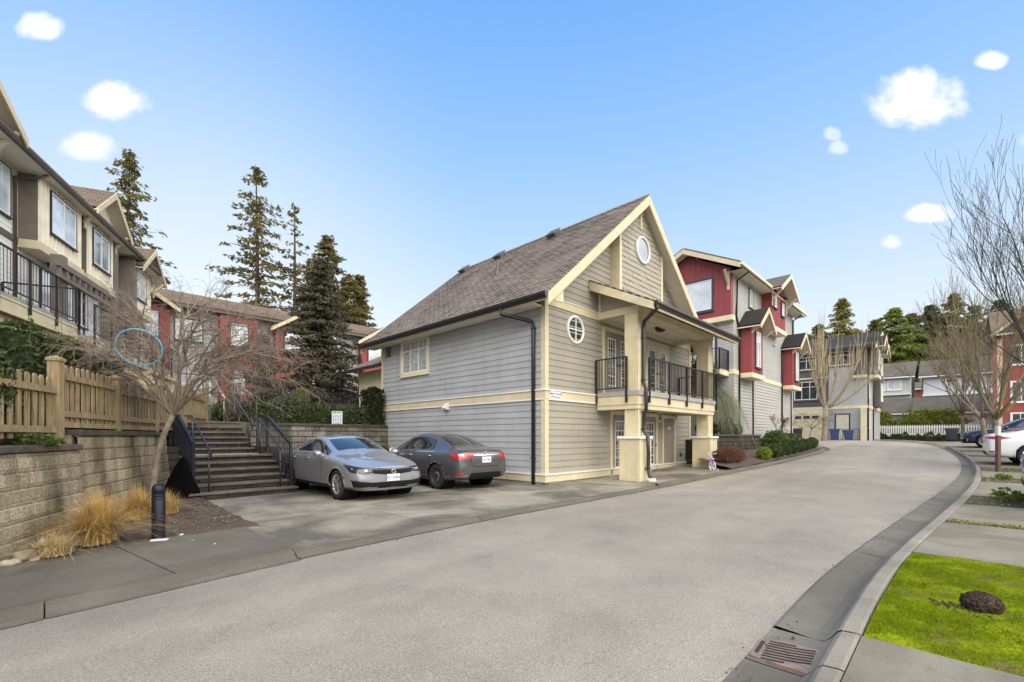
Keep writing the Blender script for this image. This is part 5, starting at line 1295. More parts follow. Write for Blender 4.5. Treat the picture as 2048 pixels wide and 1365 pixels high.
b_ = MB(); b_.box((-.06, -.06, 0), (.25, -.019, 9.1)); b_.box((2.6, -.06, 0), (2.9, -.019, 9.1)); b_.build('corner_boards', M['cream'], fr_)
gable(fr_, 1.4, 1.9, -.9, 9.0, 1.6, 3, -.1, M['shingle_brown'], M['cream'], M['soffit'], 0, M['red_paint'])
sh = thing('shed', 'small white gabled shed peeking over the white fence', 'shed', T(63.5, 3.7, 1.36), ANG-math.pi/2)
b_ = MB(); b_.box((0, 0, 0), (1.5, 1.5, 1.2)); b_.prism([(0, 0, 1.2), (1.5, 0, 1.2), (.75, 0, 1.95)], (0, 1.5, 0)); b_.build('wall', M['white'], sh)
roof_slab(sh, (-.1, 1.6, 1.17), -Y_, Vector((.85, 0, .85)), 1.7, 1.2, M['white'], .04); roof_slab(sh, (1.6, -.1, 1.17), Y_, Vector((-.85, 0, .85)), 1.7, 1.2, M['white'], .04)
lp = thing('street_lamp', 'white curved street lamp standing between the two pale houses', 'street lamp', PY(1844, 874, 60)*1.0)
lp.location.z = 2.6
b_ = MB(); b_.tube([(0, 0, -1.3), (0, 0, 5.0), (.06, 0, 5.6), (.25, 0, 6.05), (.5, 0, 6.2), (.75, 0, 6.1)], [.11, .09, .085, .08, .075, .07], 10); b_.build('pole', M['white'], lp)
b_ = MB(); b_.lathe([(0, .0), (.16, .02), (.2, .12), (.08, .2), (0, .2)], (.8, 0, 5.9), 'z', 12); b_.build('lamp_head', M['white'], lp)
# wooden stake by the white car
stp_ = PG(1996, 946, .08); sk = thing('wooden_stake', 'brown square wooden stake with a white painted top beside the white car', 'post', stp_)
b_ = MB(); b_.box((-.045, -.045, -.1), (.045, .045, 1.1)); b_.build('post', M['stake_brown'], sk, .006)
b_ = MB(); b_.box((-.047, -.047, 1.101), (.047, .047, 1.38)); b_.build('painted_top', M['litter_white'], sk, .006)
# storm drain
GC = Vector(PG(1562, 1313)); gfr = ANG
dr = thing('storm_drain', 'rusty iron storm drain grate with curved slots set in the gutter', 'drain grate', T(3.42, .80, GZ(3.4)-.005), ANG)
dr.rotation_euler = (0, 0, ANG+R(4))
def outline(s): return [( -.21*s, -.20*s), (.17*s, -.20*s), (.21*s, -.15*s), (.21*s, .14*s), (.15*s, .20*s), (-.16*s, .20*s)]
b_ = MB(); b_.prism([(x, y, -.06) for x, y in outline(1.06)], (0, 0, .062)); b_.build('frame', M['iron_rust'], dr)
b_ = MB(); b_.prism([(x, y, .0025) for x, y in outline(1.0)], (0, 0, .008)); b_.build('grate', M['iron_rust'], dr, .003)
b_ = MB()
for i in range(8):
    x0 = -.15+i*.044; pts = []
    cv_ = .085; ya, yb_ = -.135, .135
    if i == 0: ya, yb_ = .0, .13
    if i == 7: ya = -.02
    for k in range(10):
        y = ya+(yb_-ya)*k/9; pts.append((x0+cv_*((y+.17)/.34-1)**2*1.0-.01, y))
    for (a, c), (d, e) in zip(pts, pts[1:]): b_.add([(a-.012, c, .0113), (a+.012, c, .0113), (d+.012, e, .0113), (d-.012, e, .0113)], [(0,1,2,3)])
b_.build('slots', M['slot_black'], dr)
for y0 in (-.185, .158):
    b_ = MB(); b_.box((-.1, y0, .0106), (.12, y0+.025, .0118)); b_.build('cast_panel', M['dark_metal'], dr)
# clod of earth on the verge
cd = thing('earth_clod', 'lump of dark brown earth lying on the mossy grass', 'clod', T(5.03, -.13, lawn_z(5.03, -.13)))
b_ = MB(); rn = random.Random(17)
b_.ball((0, 0, .05), .135, .10, 34, .10, rn)
for _ in range(700):
    a = rn.uniform(0, 6.28); e = rn.uniform(-.1, 1.5); r_ = .133+rn.gauss(0, .006); b_.ball((r_*math.cos(a)*math.cos(e), r_*math.sin(a)*math.cos(e), .05+.098*math.sin(e)), rn.uniform(.004, .014), None, 5, .4, rn)
b_.build('soil', M['clod_earth'], cd)
b_ = MB()
for _ in range(60):
    a = rn.uniform(2.2, 4.2); d_ = rn.uniform(.14, .34); r_ = rn.uniform(.004, .014); b_.ball((d_*math.cos(a), d_*math.sin(a), .012), r_, None, 5, .3, rn)
b_.build('crumbs', M['soil'], cd)['kind'] = 'stuff'
cd.scale = (.86, .86, .86)
# child's bicycle leaning by the porch pedestal
bk_ = thing('kids_bicycle', 'pink and lilac child bicycle parked beside the far porch pedestal', 'bicycle', T(15.95, 6.02, GZ(15.95)+.10), R(80))
for x in (-.30, .30):
    b_ = MB(); b_.lathe([(.185+.022*math.cos(a), .022*math.sin(a)) for a in [2*math.pi*i/8 for i in range(9)]], (x, 0, .207), 'y', 24); wq = b_.build('wheel', M['litter_white'], bk_)
    b_ = MB()
    for k in range(6): a = k*math.pi/6; b_.bar((x-.18*math.cos(a), 0, .207-.18*math.sin(a)), (x+.18*math.cos(a), 0, .207+.18*math.sin(a)), .006, .006, up=(0,1,0))
    b_.build('spokes', M['chrome'], wq)
b_ = MB()
for p, q in (((-.30, 0, .207), (-.05, 0, .22)), ((-.05, 0, .22), (-.12, 0, .48)), ((-.30, 0, .207), (-.10, 0, .42)), ((-.05, 0, .22), (.22, 0, .50)), ((-.1, 0, .40), (.22, 0, .52)), ((.20, 0, .56), (.30, 0, .207))): b_.tube([p, q], .017, 8)
b_.build('frame', M['pink_paint'], bk_)
b_ = MB(); b_.tube([(.2, 0, .55), (.18, 0, .68)], .014, 8); b_.tube([(.12, -.2, .73), (.18, -.1, .7), (.18, .1, .7), (.12, .2, .73)], .013, 8); b_.build('handlebar', M['litter_white'], bk_)
b_ = MB(); b_.ball((-.13, 0, .5), .07, .03, 10); b_.build('saddle', M['lilac_plastic'], bk_)
b_ = MB(); b_.box((.24, -.07, .5), (.32, .07, .62)); b_.build('basket', M['lilac_plastic'], bk_)
for y in (-.14, .14):
    b_ = MB(); b_.lathe([(0, -.012), (.055, -.012), (.055, .012), (0, .012)], (-.30, y, .056), 'y', 12); b_.bar((-.3, y, .056), (-.3, y*.2, .2), .012, .012); b_.build('training_wheel', M['litter_white'], bk_)
bk_.scale = (.82, .82, .82)
pebble(2015-60, 974, .03, M['litter_white'], 'white scrap of litter in the gutter of the bend', 'litter')
# ---------------------------------------------------------------- cars
def sedan_stations(P):
    """half sections front to rear; each row is (x, y, z), rows: floor centre, floor edge, sill, flank, shoulder, belt, rail out, rail in, mid, centre"""
    zt, zb = P.get('roof', 1.415), P.get('belt', .955)
    dz = zt-1.415
    def st(x, zlo, yb, w, zs, zm, sh, belt, ro, ri, mid, cen, xs=None):
        xs = xs or {}
        rows = [(0, zlo), (yb, zlo), (w, zs), (w+.012, zm), sh, belt, ro, ri, mid, (0, cen)]
        return [(xs.get(i, x), r[0], r[1]) for i, r in enumerate(rows)]
    S = []
    nz = P.get('nose', 0)
    S.append(st(2.24, .22, .40, .62, .31, .46, (.60, .60+nz), (.54, .655+nz), (.42, .675+nz), (.36, .68+nz), (.2, .69+nz), .695+nz))
    S.append(st(2.14, .20, .62, .80, .29, .47, (.775, .635+nz), (.67, .70+nz), (.53, .72+nz), (.45, .73+nz), (.25, .74+nz), .745+nz))
    S.append(st(1.86, .20, .72, .875, .28, .50, (.865, .725), (.76, .80), (.60, .825), (.50, .835), (.28, .845), .85))
    S.append(st(1.38, .20, .74, .892, .27, .52, (.888, .795), (.80, .875), (.64, .90), (.54, .91), (.3, .925), .93))
    S.append(st(1.02, .19, .74, .892, .25, .52, (.890, .83), (.81, .915), (.67, .945), (.57, .955), (.3, .98), .985))
    S.append(st(.80, .19, .74, .892, .24, .52, (.890, .845), (.805, .93), (.735, .965), (.66, .985), (.34, 1.02), 1.03, {6: .84, 7: .90, 8: 1.0, 9: 1.03}))
    S.append(st(.20, .19, .74, .892, .24, .52, (.888, .87), (.80, zb), (.60, 1.315+dz), (.535, 1.350+dz), (.3, 1.385+dz), 1.392+dz, {4: .45, 5: .45, 6: .10, 7: .08, 8: .14, 9: .16}))
    S.append(st(-.30, .19, .74, .892, .24, .52, (.888, .885), (.80, zb+.005), (.592, 1.345+dz), (.525, 1.383+dz), (.3, 1.412+dz), 1.418+dz))
    S.append(st(-.40, .19, .74, .892, .24, .52, (.888, .887), (.80, zb+.006), (.590, 1.345+dz), (.523, 1.383+dz), (.3, 1.412+dz), 1.418+dz))
    rx = P.get('crear', -.98)
    S.append(st(-1.0, .19, .74, .892, .24, .52, (.89, .90), (.80, zb+.02), (.575, 1.29+dz), (.50, 1.33+dz), (.3, 1.365+dz), 1.372+dz, {5: -1.22, 6: rx, 7: rx, 8: rx, 9: rx}))
    xr = P.get('xrear', -1.74)
    S.append(st(-1.50, .20, .74, .895, .25, .53, (.892, .915), (.80, .985), (.69, 1.02), (.60, 1.045), (.3, 1.065), 1.07, {5: -1.58, 6: xr+.08, 7: xr, 8: xr-.04, 9: xr-.05}))
    S.append(st(-1.96, .23, .72, .885, .28, .55, (.872, .915), (.77, 1.0), (.66, 1.03), (.56, 1.045), (.3, 1.06), 1.065))
    S.append(st(-2.22, .26, .64, .835, .31, .56, (.80, .90), (.70, .985), (.60, 1.015), (.5, 1.025), (.3, 1.035), 1.04))
    S.append(st(-2.36, .30, .55, .74, .34, .56, (.70, .82), (.62, .91), (.53, .94), (.45, .945), (.25, .95), .955))
    return S
def car(name, label, paint, loc, rz, P, rear='grey', rim='silver', front=True, parts=True, group=None):
    S = sedan_stations(P); nr = 10
    vs, fs, mi = [], [], []
    for sec in S:
        for (x, y, z) in sec: vs.append((x, y, z))
        for (x, y, z) in sec[1:-1][::-1]: vs.append((x, -y, z))
    ring = nr*2-2
    def row(j):      # row name of the strip between ring points j and j+1
        return j if j < nr-1 else ring-1-j
    for i in range(len(S)-1):
        for j in range(ring):
            a, b = i*ring+j, i*ring+(j+1) % ring
            fs.append((a, b, b+ring, a+ring)); r = row(j); m = 0
            if r == 0: m = 4
            if i == 5 and r >= 7: m = 1
            if i in (5, 6, 8) and r == 5: m = 3
            if i == 7 and r == 5: m = 5
            if i == 9 and r >= 7: m = 2
            mi.append(m)
    fs.append(tuple(range(ring))[::-1]); mi.append(0)
    fs.append(tuple((len(S)-1)*ring+k for k in range(ring))); mi.append(0)
    me = bpy.data.meshes.new('tmp'); me.from_pydata(vs, [], fs)
    for k in range(6): me.materials.append(M['white'] if k else M['cream'])
    me.polygons.foreach_set('material_index', mi); me.update()
    to = bpy.data.objects.new('tmp', me); COL.objects.link(to)
    md = to.modifiers.new('s', 'SUBSURF'); md.levels = 3; md.render_levels = 3
    dg = bpy.context.evaluated_depsgraph_get(); ev = bpy.data.meshes.new_from_object(to.evaluated_get(dg)); bpy.data.objects.remove(to)
    bm = bmesh.new(); bm.from_mesh(ev); bmesh.ops.recalc_face_normals(bm, faces=bm.faces)
    tree = BVHTree.FromBMesh(bm)
    WX = (1.35, -1.35); WR = P.get('wheel', .322); AR = WR+.045
    for v in bm.verts:      # draw the mesh to the wheel arches
        if abs(v.co.y) < .6: continue
        for wx in WX:
            dx, dz_ = v.co.x-wx, v.co.z-WR; d = math.hypot(dx, dz_)
            if AR*.86 < d < AR*1.09 and d > 1e-6: v.co.x = wx+dx/d*AR; v.co.z = WR+dz_/d*AR
    kill = []
    for f in bm.faces:
        c = f.calc_center_median()
        if abs(c.y) > .58 and any(math.hypot(c.x-wx, c.z-WR) < AR*.985 for wx in WX): kill.append(f)
    bmesh.ops.delete(bm, geom=kill, context='FACES')
    root = thing(name, label, 'car', loc, rz, group)
    def take(idx, nm, m, parent=None):
        b = MB(); mp = {}
        for f in bm.faces:
            if f.material_index in idx:
                for v in f.verts:
                    if v.index not in mp: mp[v.index] = len(b.v); b.v.append(tuple(v.co))
                b.f.append(tuple(mp[v.index] for v in f.verts)); b.sm.append(True)
        return b.build(nm, m, parent or root)
    bm.verts.index_update()
    body = take((0,), 'body', paint); 
    md = body.modifiers.new('rim', 'SOLIDIFY'); md.thickness = .02; md.offset = -1
    take((1,), 'windscreen', M['car_glass']); take((2,), 'rear_window', M['car_glass']); take((3, 5), 'side_window', M['car_glass']); pass; take((4,), 'underbody', M['trim_black'])
    bm.free()
    def patch(nm, top, bot, d, m, n=10, k=3, off=.006, parent=None, link=True):
        """a panel laid on the body between two edge lines, found by casting along d"""
        d = Vector(d).normalized(); b = MB(); V = []
        def lerp(L, t):
            L = [Vector(p) for p in L]; u = t*(len(L)-1); i = min(int(u), len(L)-2); return L[i].lerp(L[i+1], u-i)
        for i in range(n+1):
            for j in range(k+1):
                p = lerp(top, i/n).lerp(lerp(bot, i/n), j/k); h = tree.ray_cast(p-d*1.5, d)
                q = (h[0] - d*off) if h[0] is not None else p
                if h[0] is not None and h[1] is not None:
                    nn = h[1] if h[1].dot(d) < 0 else -h[1]; q = h[0]+nn*off
                V.append(q)
        F_ = [(i*(k+1)+j, i*(k+1)+j+1, (i+1)*(k+1)+j+1, (i+1)*(k+1)+j) for i in range(n) for j in range(k)]
        a = (V[F_[0][1]]-V[F_[0][0]]).cross(V[F_[0][3]]-V[F_[0][0]])
        if a.dot(d) > 0: F_ = [f[::-1] for f in F_]
        b.add(V, F_, True)
        return b.build(nm, m, parent or root)
    for s in (-1, 1):
        # door gaps, sill line, handles, mirror
        for xx, za, zc in ((.62, .35, .90), (-.36, .30, .93), (-1.12, .62, .94)):
            patch('door_gap', [(xx, s, za), (xx-.02, s, zc)], [(xx+.011, s, za), (xx-.009, s, zc)], (0, -s, 0), M['trim_black'], 8, 1, .0025)
        for xx in (-.17, -1.05):
            b = MB(); h = tree.ray_cast(Vector((xx, s*2, .855)), Vector((0, -s, 0))); y = h[0].y
            b.tube([(xx-.09, y+s*.005, .855), (xx-.08, y+s*.03, .858), (xx+.06, y+s*.03, .858), (xx+.08, y+s*.005, .855)], .014, 8); b.build('door_handle', M['chrome'] if P.get('chrome') else paint, root)
        b = MB(); b.ball((.66, s*.99, .975), .095, .075, 12); b.bar((.64, s*.86, .93), (.66, s*.95, .95), .06, .04); mo = b.build('mirror', paint, root)
        b = MB(); b.lathe([(0, .585), (.07, .586)], (0, s*1.0, .975), 'x', 12); b.build('mirror_glass', M['chrome'], mo)
        if P.get('chrome'): patch('belt_trim', [(.55, s, .945), (-.2, s, .958), (-1.25, s, .972)], [(.55, s, .925), (-.2, s, .938), (-1.25, s, .952)], (0, -s, -.0), M['chrome'], 20, 1, .008)
        patch('sill_trim', [(.95, s, .30), (-.95, s, .30)], [(.95, s, .25), (-.95, s, .25)], (0, -s, 0), M['trim_black'], 12, 1, .004)
        if front:
            dd = (-.72, -s*.69, -.05)
            patch('headlight', [(2.24, s*.42, .678), (2.12, s*.66, .700), (1.92, s*.84, .745), (1.70, s*.9, .775)], [(2.24, s*.42, .595), (2.14, s*.66, .565), (1.95, s*.84, .605), (1.72, s*.9, .745)], dd, M['lamp_clear'], 16, 5, .006)
            patch('headlight_lens', [(2.17, s*.56, .655), (2.14, s*.61, .658)], [(2.17, s*.56, .630), (2.14, s*.61, .628)], dd, M['lamp_lens'], 5, 4, .010)
            patch('headlight_lens', [(1.99, s*.81, .685), (1.96, s*.835, .69)], [(1.99, s*.81, .662), (1.96, s*.835, .665)], dd, M['lamp_lens'], 4, 3, .010)
            patch('lamp_brow', [(2.24, s*.40, .690), (2.12, s*.66, .702), (1.95, s*.83, .735)], [(2.24, s*.40, .678), (2.12, s*.66, .694), (1.95, s*.83, .729)], dd, M['trim_black'], 12, 1, .007)
            patch('side_marker', [(1.80, s, .60), (1.72, s, .61)], [(1.80, s, .575), (1.74, s, .58)], (0, -s, 0), M['lamp_amber'], 3, 2, .006)
            patch('fog_intake', [(2.2, s*.52, .395), (2.1, s*.70, .42), (1.98, s*.84, .435)], [(2.2, s*.52, .30), (2.1, s*.72, .29), (2.0, s*.83, .30)], (-.8, -s*.6, 0), M['trim_black'], 10, 4, .006)
            patch('intake_trim', [(2.22, s*.48, .418), (2.1, s*.70, .445), (1.97, s*.85, .462)], [(2.22, s*.48, .400), (2.1, s*.70, .427), (1.97, s*.85, .444)], (-.8, -s*.6, 0), M['chrome'], 10, 1, .012)
            patch('intake_trim', [(1.985, s*.835, .445), (2.02, s*.82, .31)], [(1.965, s*.85, .445), (2.0, s*.83, .30)], (-.8, -s*.6, 0), M['chrome'], 6, 1, .012)
        if rear:
            dd = (.72, -s*.69, 0)
            if rear == 'grey':
                patch('tail_light', [(-2.32, s*.42, .925), (-2.24, s*.68, .935), (-2.05, s*.84, .925), (-1.88, s*.88, .915)], [(-2.32, s*.42, .845), (-2.26, s*.68, .79), (-2.08, s*.83, .79), (-1.96, s*.88, .90)], dd, M['lamp_red'], 16, 5, .008)
                patch('tail_lens', [(-2.25, s*.66, .905), (-2.16, s*.76, .908)], [(-2.25, s*.66, .87), (-2.16, s*.76, .87)], dd, M['lamp_lens'], 5, 3, .013)
            else:
                patch('tail_light', [(-2.32, s*.35, .90), (-2.2, s*.70, .93), (-2.0, s*.86, .92), (-1.78, s*.89, .88)], [(-2.32, s*.35, .86), (-2.22, s*.70, .84), (-2.04, s*.85, .82), (-1.82, s*.89, .865)], dd, M['lamp_red'], 16, 5, .008)
            patch('rear_reflector', [(-2.2, s*.66, .45), (-2.1, s*.78, .455)], [(-2.2, s*.66, .40), (-2.1, s*.78, .395)], dd, M['lamp_red'], 4, 3, .006)
            patch('reflector_trim', [(-2.3, s*.58, .395), (-2.2, s*.68, .375), (-2.06, s*.80, .38)], [(-2.3, s*.58, .36), (-2.2, s*.68, .352), (-2.06, s*.80, .36)], dd, M['chrome'], 6, 1, .009)
    if front:
        patch('grille', [(2.3, -.50, .66), (2.3, 0, .655), (2.3, .50, .66)], [(2.3, -.46, .575), (2.3, 0, .525), (2.3, .46, .575)], (-1, 0, 0), M['trim_black'], 20, 4, .008)
        patch('grille_bar', [(2.3, -.55, .685), (2.3, 0, .682), (2.3, .55, .685)], [(2.3, -.55, .668), (2.3, 0, .664), (2.3, .55, .668)], (-1, 0, 0), M['chrome'] if P.get('chrome') else M['lamp_clear'], 20, 1, .012)
        h = tree.ray_cast(Vector((4, 0, .60)), Vector((-1, 0, 0)))[0]
        em = MB(); em.tube([(h.x+.018, .052*math.cos(a)*(1.0+.12*math.sin(a)), .605+.044*math.sin(a)) for a in [2*math.pi*i/16 for i in range(17)]], .006, 6); em.bar((h.x+.018, -.026, .578), (h.x+.018, -.03, .632), .009, .009); em.bar((h.x+.018, .026, .578), (h.x+.018, .03, .632), .009, .009); em.bar((h.x+.018, -.028, .605), (h.x+.018, .028, .605), .009, .009); em.build('emblem', M['chrome'], root)
        patch('lower_intake', [(2.3, -.56, .39), (2.3, .56, .39)], [(2.3, -.52, .29), (2.3, .52, .29)], (-1, 0, 0), M['trim_black'], 16, 3, .007)
        patch('front_lip', [(2.3, -.80, .27), (2.3, 0, .265), (2.3, .80, .27)], [(2.3, -.8, .235), (2.3, 0, .225), (2.3, .8, .235)], (-1, 0, 0), paint, 16, 2, .02)
        pl_ = MB(); hx = max(tree.ray_cast(Vector((4, y, z)), Vector((-1, 0, 0)))[0].x for y in (-.15, 0, .15) for z in (.41, .52))
        pl_.box((hx+.004, -.155, .40), (hx+.012, .155, .55)); po = pl_.build('number_plate', M['plate_white'], root)
        text_mesh('lettering', 'HC 508X', .085, 'ink_blue', po, (hx+.0135, 0, .47), (R(90), 0, R(90)), .001)
    if rear:
        patch('trunk_gap', [(-2.2, -.60, 1.0), (-2.33, -.56, .88), (-2.36, -.44, .60)], [(-2.2, -.585, 1.0), (-2.33, -.545, .88), (-2.36, -.425, .60)], (1, 0, 0), M['trim_black'], 12, 1, .003)
        patch('trunk_gap', [(-2.2, .60, 1.0), (-2.33, .56, .88), (-2.36, .44, .60)], [(-2.2, .585, 1.0), (-2.33, .545, .88), (-2.36, .425, .60)], (1, 0, 0), M['trim_black'], 12, 1, .003)
        patch('trunk_gap', [(-2.36, -.44, .605), (-2.36, .44, .605)], [(-2.36, -.44, .590), (-2.36, .44, .590)], (1, 0, 0), M['trim_black'], 12, 1, .003)
        patch('chrome_bar', [(-2.3, -.42, .895), (-2.3, .42, .895)], [(-2.3, -.42, .872), (-2.3, .42, .872)], (1, 0, 0), M['chrome'], 14, 1, .014)
        patch('bumper_insert', [(-2.36, -.5, .44), (-2.36, .5, .44)], [(-2.36, -.56, .31), (-2.36, .56, .31)], (1, 0, 0), M['trim_black'], 14, 3, .006)
        hx = min(tree.ray_cast(Vector((-4, y, z)), Vector((1, 0, 0)))[0].x for y in (-.15, 0, .15) for z in (.70, .82))
        pl_ = MB(); pl_.box((hx-.012, -.155, .69), (hx-.004, .155, .84)); po = pl_.build('number_plate', M['plate_white'], root)
        text_mesh('lettering', 'FN 306L', .085, 'ink_blue', po, (hx-.0135, 0, .76), (R(90), 0, R(-90)), .001)
        h = tree.ray_cast(Vector((-4, 0, .93)), Vector((1, 0, 0)))[0]
        em = MB(); em.tube([(h.x-.012, .04*math.cos(a), .935+.035*math.sin(a)) for a in [2*math.pi*i/14 for i in range(15)]], .006, 6); em.bar((h.x-.012, -.05, .935), (h.x-.012, .05, .935), .010, .012); em.build('emblem', M['chrome'], root)
    # wheels and wells
    for wx in WX:
        for s in (-1, 1):
            b = MB(); b.lathe([(AR-.003, s*.86), (AR-.003, s*.50), (.0, s*.50)], (wx, 0, WR), 'y', 28); b.build('wheel_well', M['trim_black'], root)
            W2 = WR; t = MB(); y1, y0 = s*.872, s*.66
            t.lathe([(.205, y0), (W2-.02, y0), (W2, y0+s*.025), (W2, y1-s*.03), (W2-.015, y1-s*.006), (W2-.05, y1+s*.004), (.222, y1-s*.002), (.205, y1-s*.02)], (wx, 0, WR), 'y', 32); wo = t.build('wheel', M['rubber'], root)
            r_ = MB(); yr = y1-s*.012
            if rim == 'silver':
                r_.lathe([(.222, yr+s*.008), (.206, yr+s*.010), (.200, yr-s*.03)], (wx, 0, WR), 'y', 32); r_.lathe([(.045, yr+s*.0), (.03, yr+s*.008), (0, yr+s*.008)], (wx, 0, WR), 'y', 16)
                for k in range(5):
                    for dl in (-.19, .19):
                        a0, a1 = k*2*math.pi/5+dl*.35, k*2*math.pi/5+dl*1.25
                        r_.bar((wx+.035*math.cos(a0), yr-s*.004, WR+.035*math.sin(a0)), (wx+.205*math.cos(a1), yr-s*.002, WR+.205*math.sin(a1)), .028, .02, up=(0, 1, 0))
                r_.build('rim', M['rim_silver'], wo)
                d_ = MB(); d_.lathe([(.204, yr-s*.035), (0, yr-s*.035)], (wx, 0, WR), 'y', 28); d_.build('brake_disc', M['rim_dark'], wo)
            else:
                r_.lathe([(.222, yr+s*.006), (.205, yr+s*.004), (.195, yr-s*.035), (.13, yr-s*.03), (.10, yr-s*.005), (.06, yr-s*.008), (.045, yr-s*.02), (0, yr-s*.02)], (wx, 0, WR), 'y', 32); r_.build('rim', M['rim_dark'], wo)
                d_ = MB(); d_.lathe([(.118, yr-s*.012), (.108, yr-s*.004), (.10, yr-s*.004)], (wx, 0, WR), 'y', 28); d_.build('hub_ring', M['pipe_steel'], wo)
    return root
# heading: front of the car is local +x; -v is down towards the road
def at_(s, v, dz=0): return T(s, v, .05+GZ(s)*.3+dz)
car('parked_car', 'silver sedan parked nose out beside the garden stairs', M['paint_silver'], at_(5.28, 11.04), ANG-math.pi/2, {'nose': .0}, rear='white')
car('parked_car', 'dark grey sedan with black steel wheels parked tail out by the grey house wall', M['paint_grey'], at_(7.93, 11.05), ANG+math.pi/2, {'roof': 1.475, 'chrome': 1, 'nose': .03, 'crear': -1.02, 'xrear': -1.80}, rear='grey', rim='steel')
q = T(22.9, -2.98); car('parked_car', 'white sedan with dark alloy wheels parked tail to the road on the far driveway', M['paint_white'], (q.x, q.y, GZ(22.9)+.11), ANG-math.pi/2+R(3), {}, rear='white')
q = T(12.62, -3.2); car('parked_car', 'steel grey car of which only the tail corner shows at the edge of the driveway', M['paint_steel'], (q.x, q.y, GZ(12.62)+.10), ANG-math.pi/2, {'chrome': 1}, rear='grey')
q = T(33.3, -2.35); car('parked_car', 'navy blue car parked behind the bare tree trunks', M['paint_navy'], (q.x, q.y, GZ(33.3)+.11), ANG+math.pi/2-R(2), {'roof': 1.5}, rear='white')
q = T(29.0, -3.75); car('parked_car', 'maroon car parked between the white sedan and the navy car', M['paint_maroon'], (q.x, q.y, GZ(29)+.11), ANG-math.pi/2, {'roof': 1.58, 'nose': .05}, rear='white')
# ---------------------------------------------------------------- trees, hedges, grasses
def rv(rn):
    while True:
        p = Vector((rn.uniform(-1, 1), rn.uniform(-1, 1), rn.uniform(-1, 1)))
        if .05 < p.length < 1: return p
def leaf(mb, p, size, rn, up=None, asp=.5):
    a = rv(rn).normalized() if up is None else (Vector(up)+rv(rn)*.6).normalized()
    b = a.cross(rv(rn)); b = b.normalized() if b.length > 1e-3 else Vector((1,0,0))
    L, w = a*size, b*size*asp
    mb.add([p-L*.5, p+w*.5, p+L*.5, p-w*.5], [(0,1,2,3)])
def conifer(H, Rb, seed, mat_, t0=.12, nb=70, clump=.42, dens=1.0, droop=.25, gap=.25, bark='bark_brown', tip=1.0, ragged=.3, branches=True, lf=None):
    """returns (trunk builder, crown builder) of a conifer standing at the origin"""
    rn = random.Random(seed); tk, cr = MB(), MB()
    bend = [rn.uniform(-.015, .015)*H for _ in range(2)]
    def ax(t): return Vector((bend[0]*math.sin(t*3), bend[1]*math.sin(t*2.3), H*t))
    tk.tube([ax(i/10) for i in range(11)], [max(.02, .022*H*(1-i/10)**.8*.6+.02) for i in range(11)], 7)
    lf = lf or clump*.55
    ang = rn.uniform(0, 6.28)
    for i in range(nb):
        t = t0+(1-t0)*(i+rn.uniform(0, 1))/nb
        if rn.random() < gap*.5: continue
        ang += 2.4+rn.uniform(-.5, .5)
        prof = ((1-t)/(1-t0))**.75*.97+.03
        L = Rb*prof*rn.uniform(1-ragged, 1+ragged*.4)*(1 if rn.random() > .12 else .55)
        base = ax(min(t, .995)); out_ = Vector((math.cos(ang), math.sin(ang), 0))
        up = rn.uniform(-.05, .25)*(.5+t); k = max(4, int(L/(clump*.5)))
        pts = []
        for j in range(k+1):
            u = j/k; pts.append(base+out_*L*u+Vector((0, 0, L*(up*u-droop*u*u*1.6+.10*u**4))))
        if branches and L > .5: tk.tube(pts[:max(2, k)], [max(.012, .018*L*(1-.8*j/k)) for j in range(max(2, k))], 4, False)
        side = out_.cross(Vector((0,0,1)))
        for j in range(k+1):
            u = j/k
            if u < .12 and L > 1: continue
            if rn.random() < gap: continue
            wd = clump*(.5+.9*math.sin(min(1, u*1.15)*math.pi*.85))*(.55+.45*prof)
            for _ in range(int(7*dens)):
                p = pts[j]+side*rn.uniform(-1, 1)*wd+out_*rn.uniform(-.5, .5)*clump+Vector((0, 0, rn.uniform(-.35, .12)*clump))
                d = (out_*.7+side*rn.uniform(-.9, .9)+Vector((0,0,rn.uniform(-.7, .1))))
                leaf(cr, p, lf*rn.uniform(.7, 1.4), rn, d, .42)
    for _ in range(int(26*dens)):
        u = rn.random(); leaf(cr, ax(.93+.07*u)+rv(rn)*clump*.45*(1.05-u), lf*.8, rn, (0,0,1), .4)
    return tk, cr
def plant_tree(name, label, cat, loc, tk, cr, mt, mc, group=None, rz=0, trunk='trunk', crown='crown'):
    t = thing(name, label, cat, loc, rz, group)
    if tk: tk.build(trunk, M[mt], t)
    if cr: cr.build(crown, M[mc], t)
    return t
def at_px(px, Y, z): p = PY(px, HY, Y); p.z = z; return p
# tall thin firs behind the left rows
def fir(px, top, Y, z0, halfw, seed, label, mat_='needle_brown', **kw):
    H = CAMH+(HY-top)*Y/F-z0; kw.setdefault('gap', .40); kw.setdefault('nb', 95); kw.setdefault('lf', .5)
    tk, cr = conifer(H, halfw*1.25*Y/F, seed, mat_, **kw)
    return plant_tree('fir_tree', label, 'tree', at_px(px, Y, z0), tk, cr, 'bark_brown', mat_, 'tall firs behind the left townhouses', seed*.7)
fir(262, 298, 46, 3, 95, 1, 'tall ragged fir directly behind the left townhouse roofs', t0=.30, nb=110, clump=.75, dens=1.3, droop=.18)
fir(516, 334, 48, 3, 92, 2, 'tallest ragged fir with bare lower trunk behind the red row', t0=.30, nb=105, clump=.72, dens=1.25, droop=.20)
fir(590, 412, 50, 3, 62, 3, 'thin fir with long bare trunk and few tufts, second from the spruce', t0=.22, nb=46, clump=.6, dens=.9, droop=.18, gap=.45)
fir(652, 472, 50, 3, 104, 4, 'bushy leaning fir rising directly behind the spruce', t0=.12, nb=130, clump=.7, dens=1.6, gap=.22)
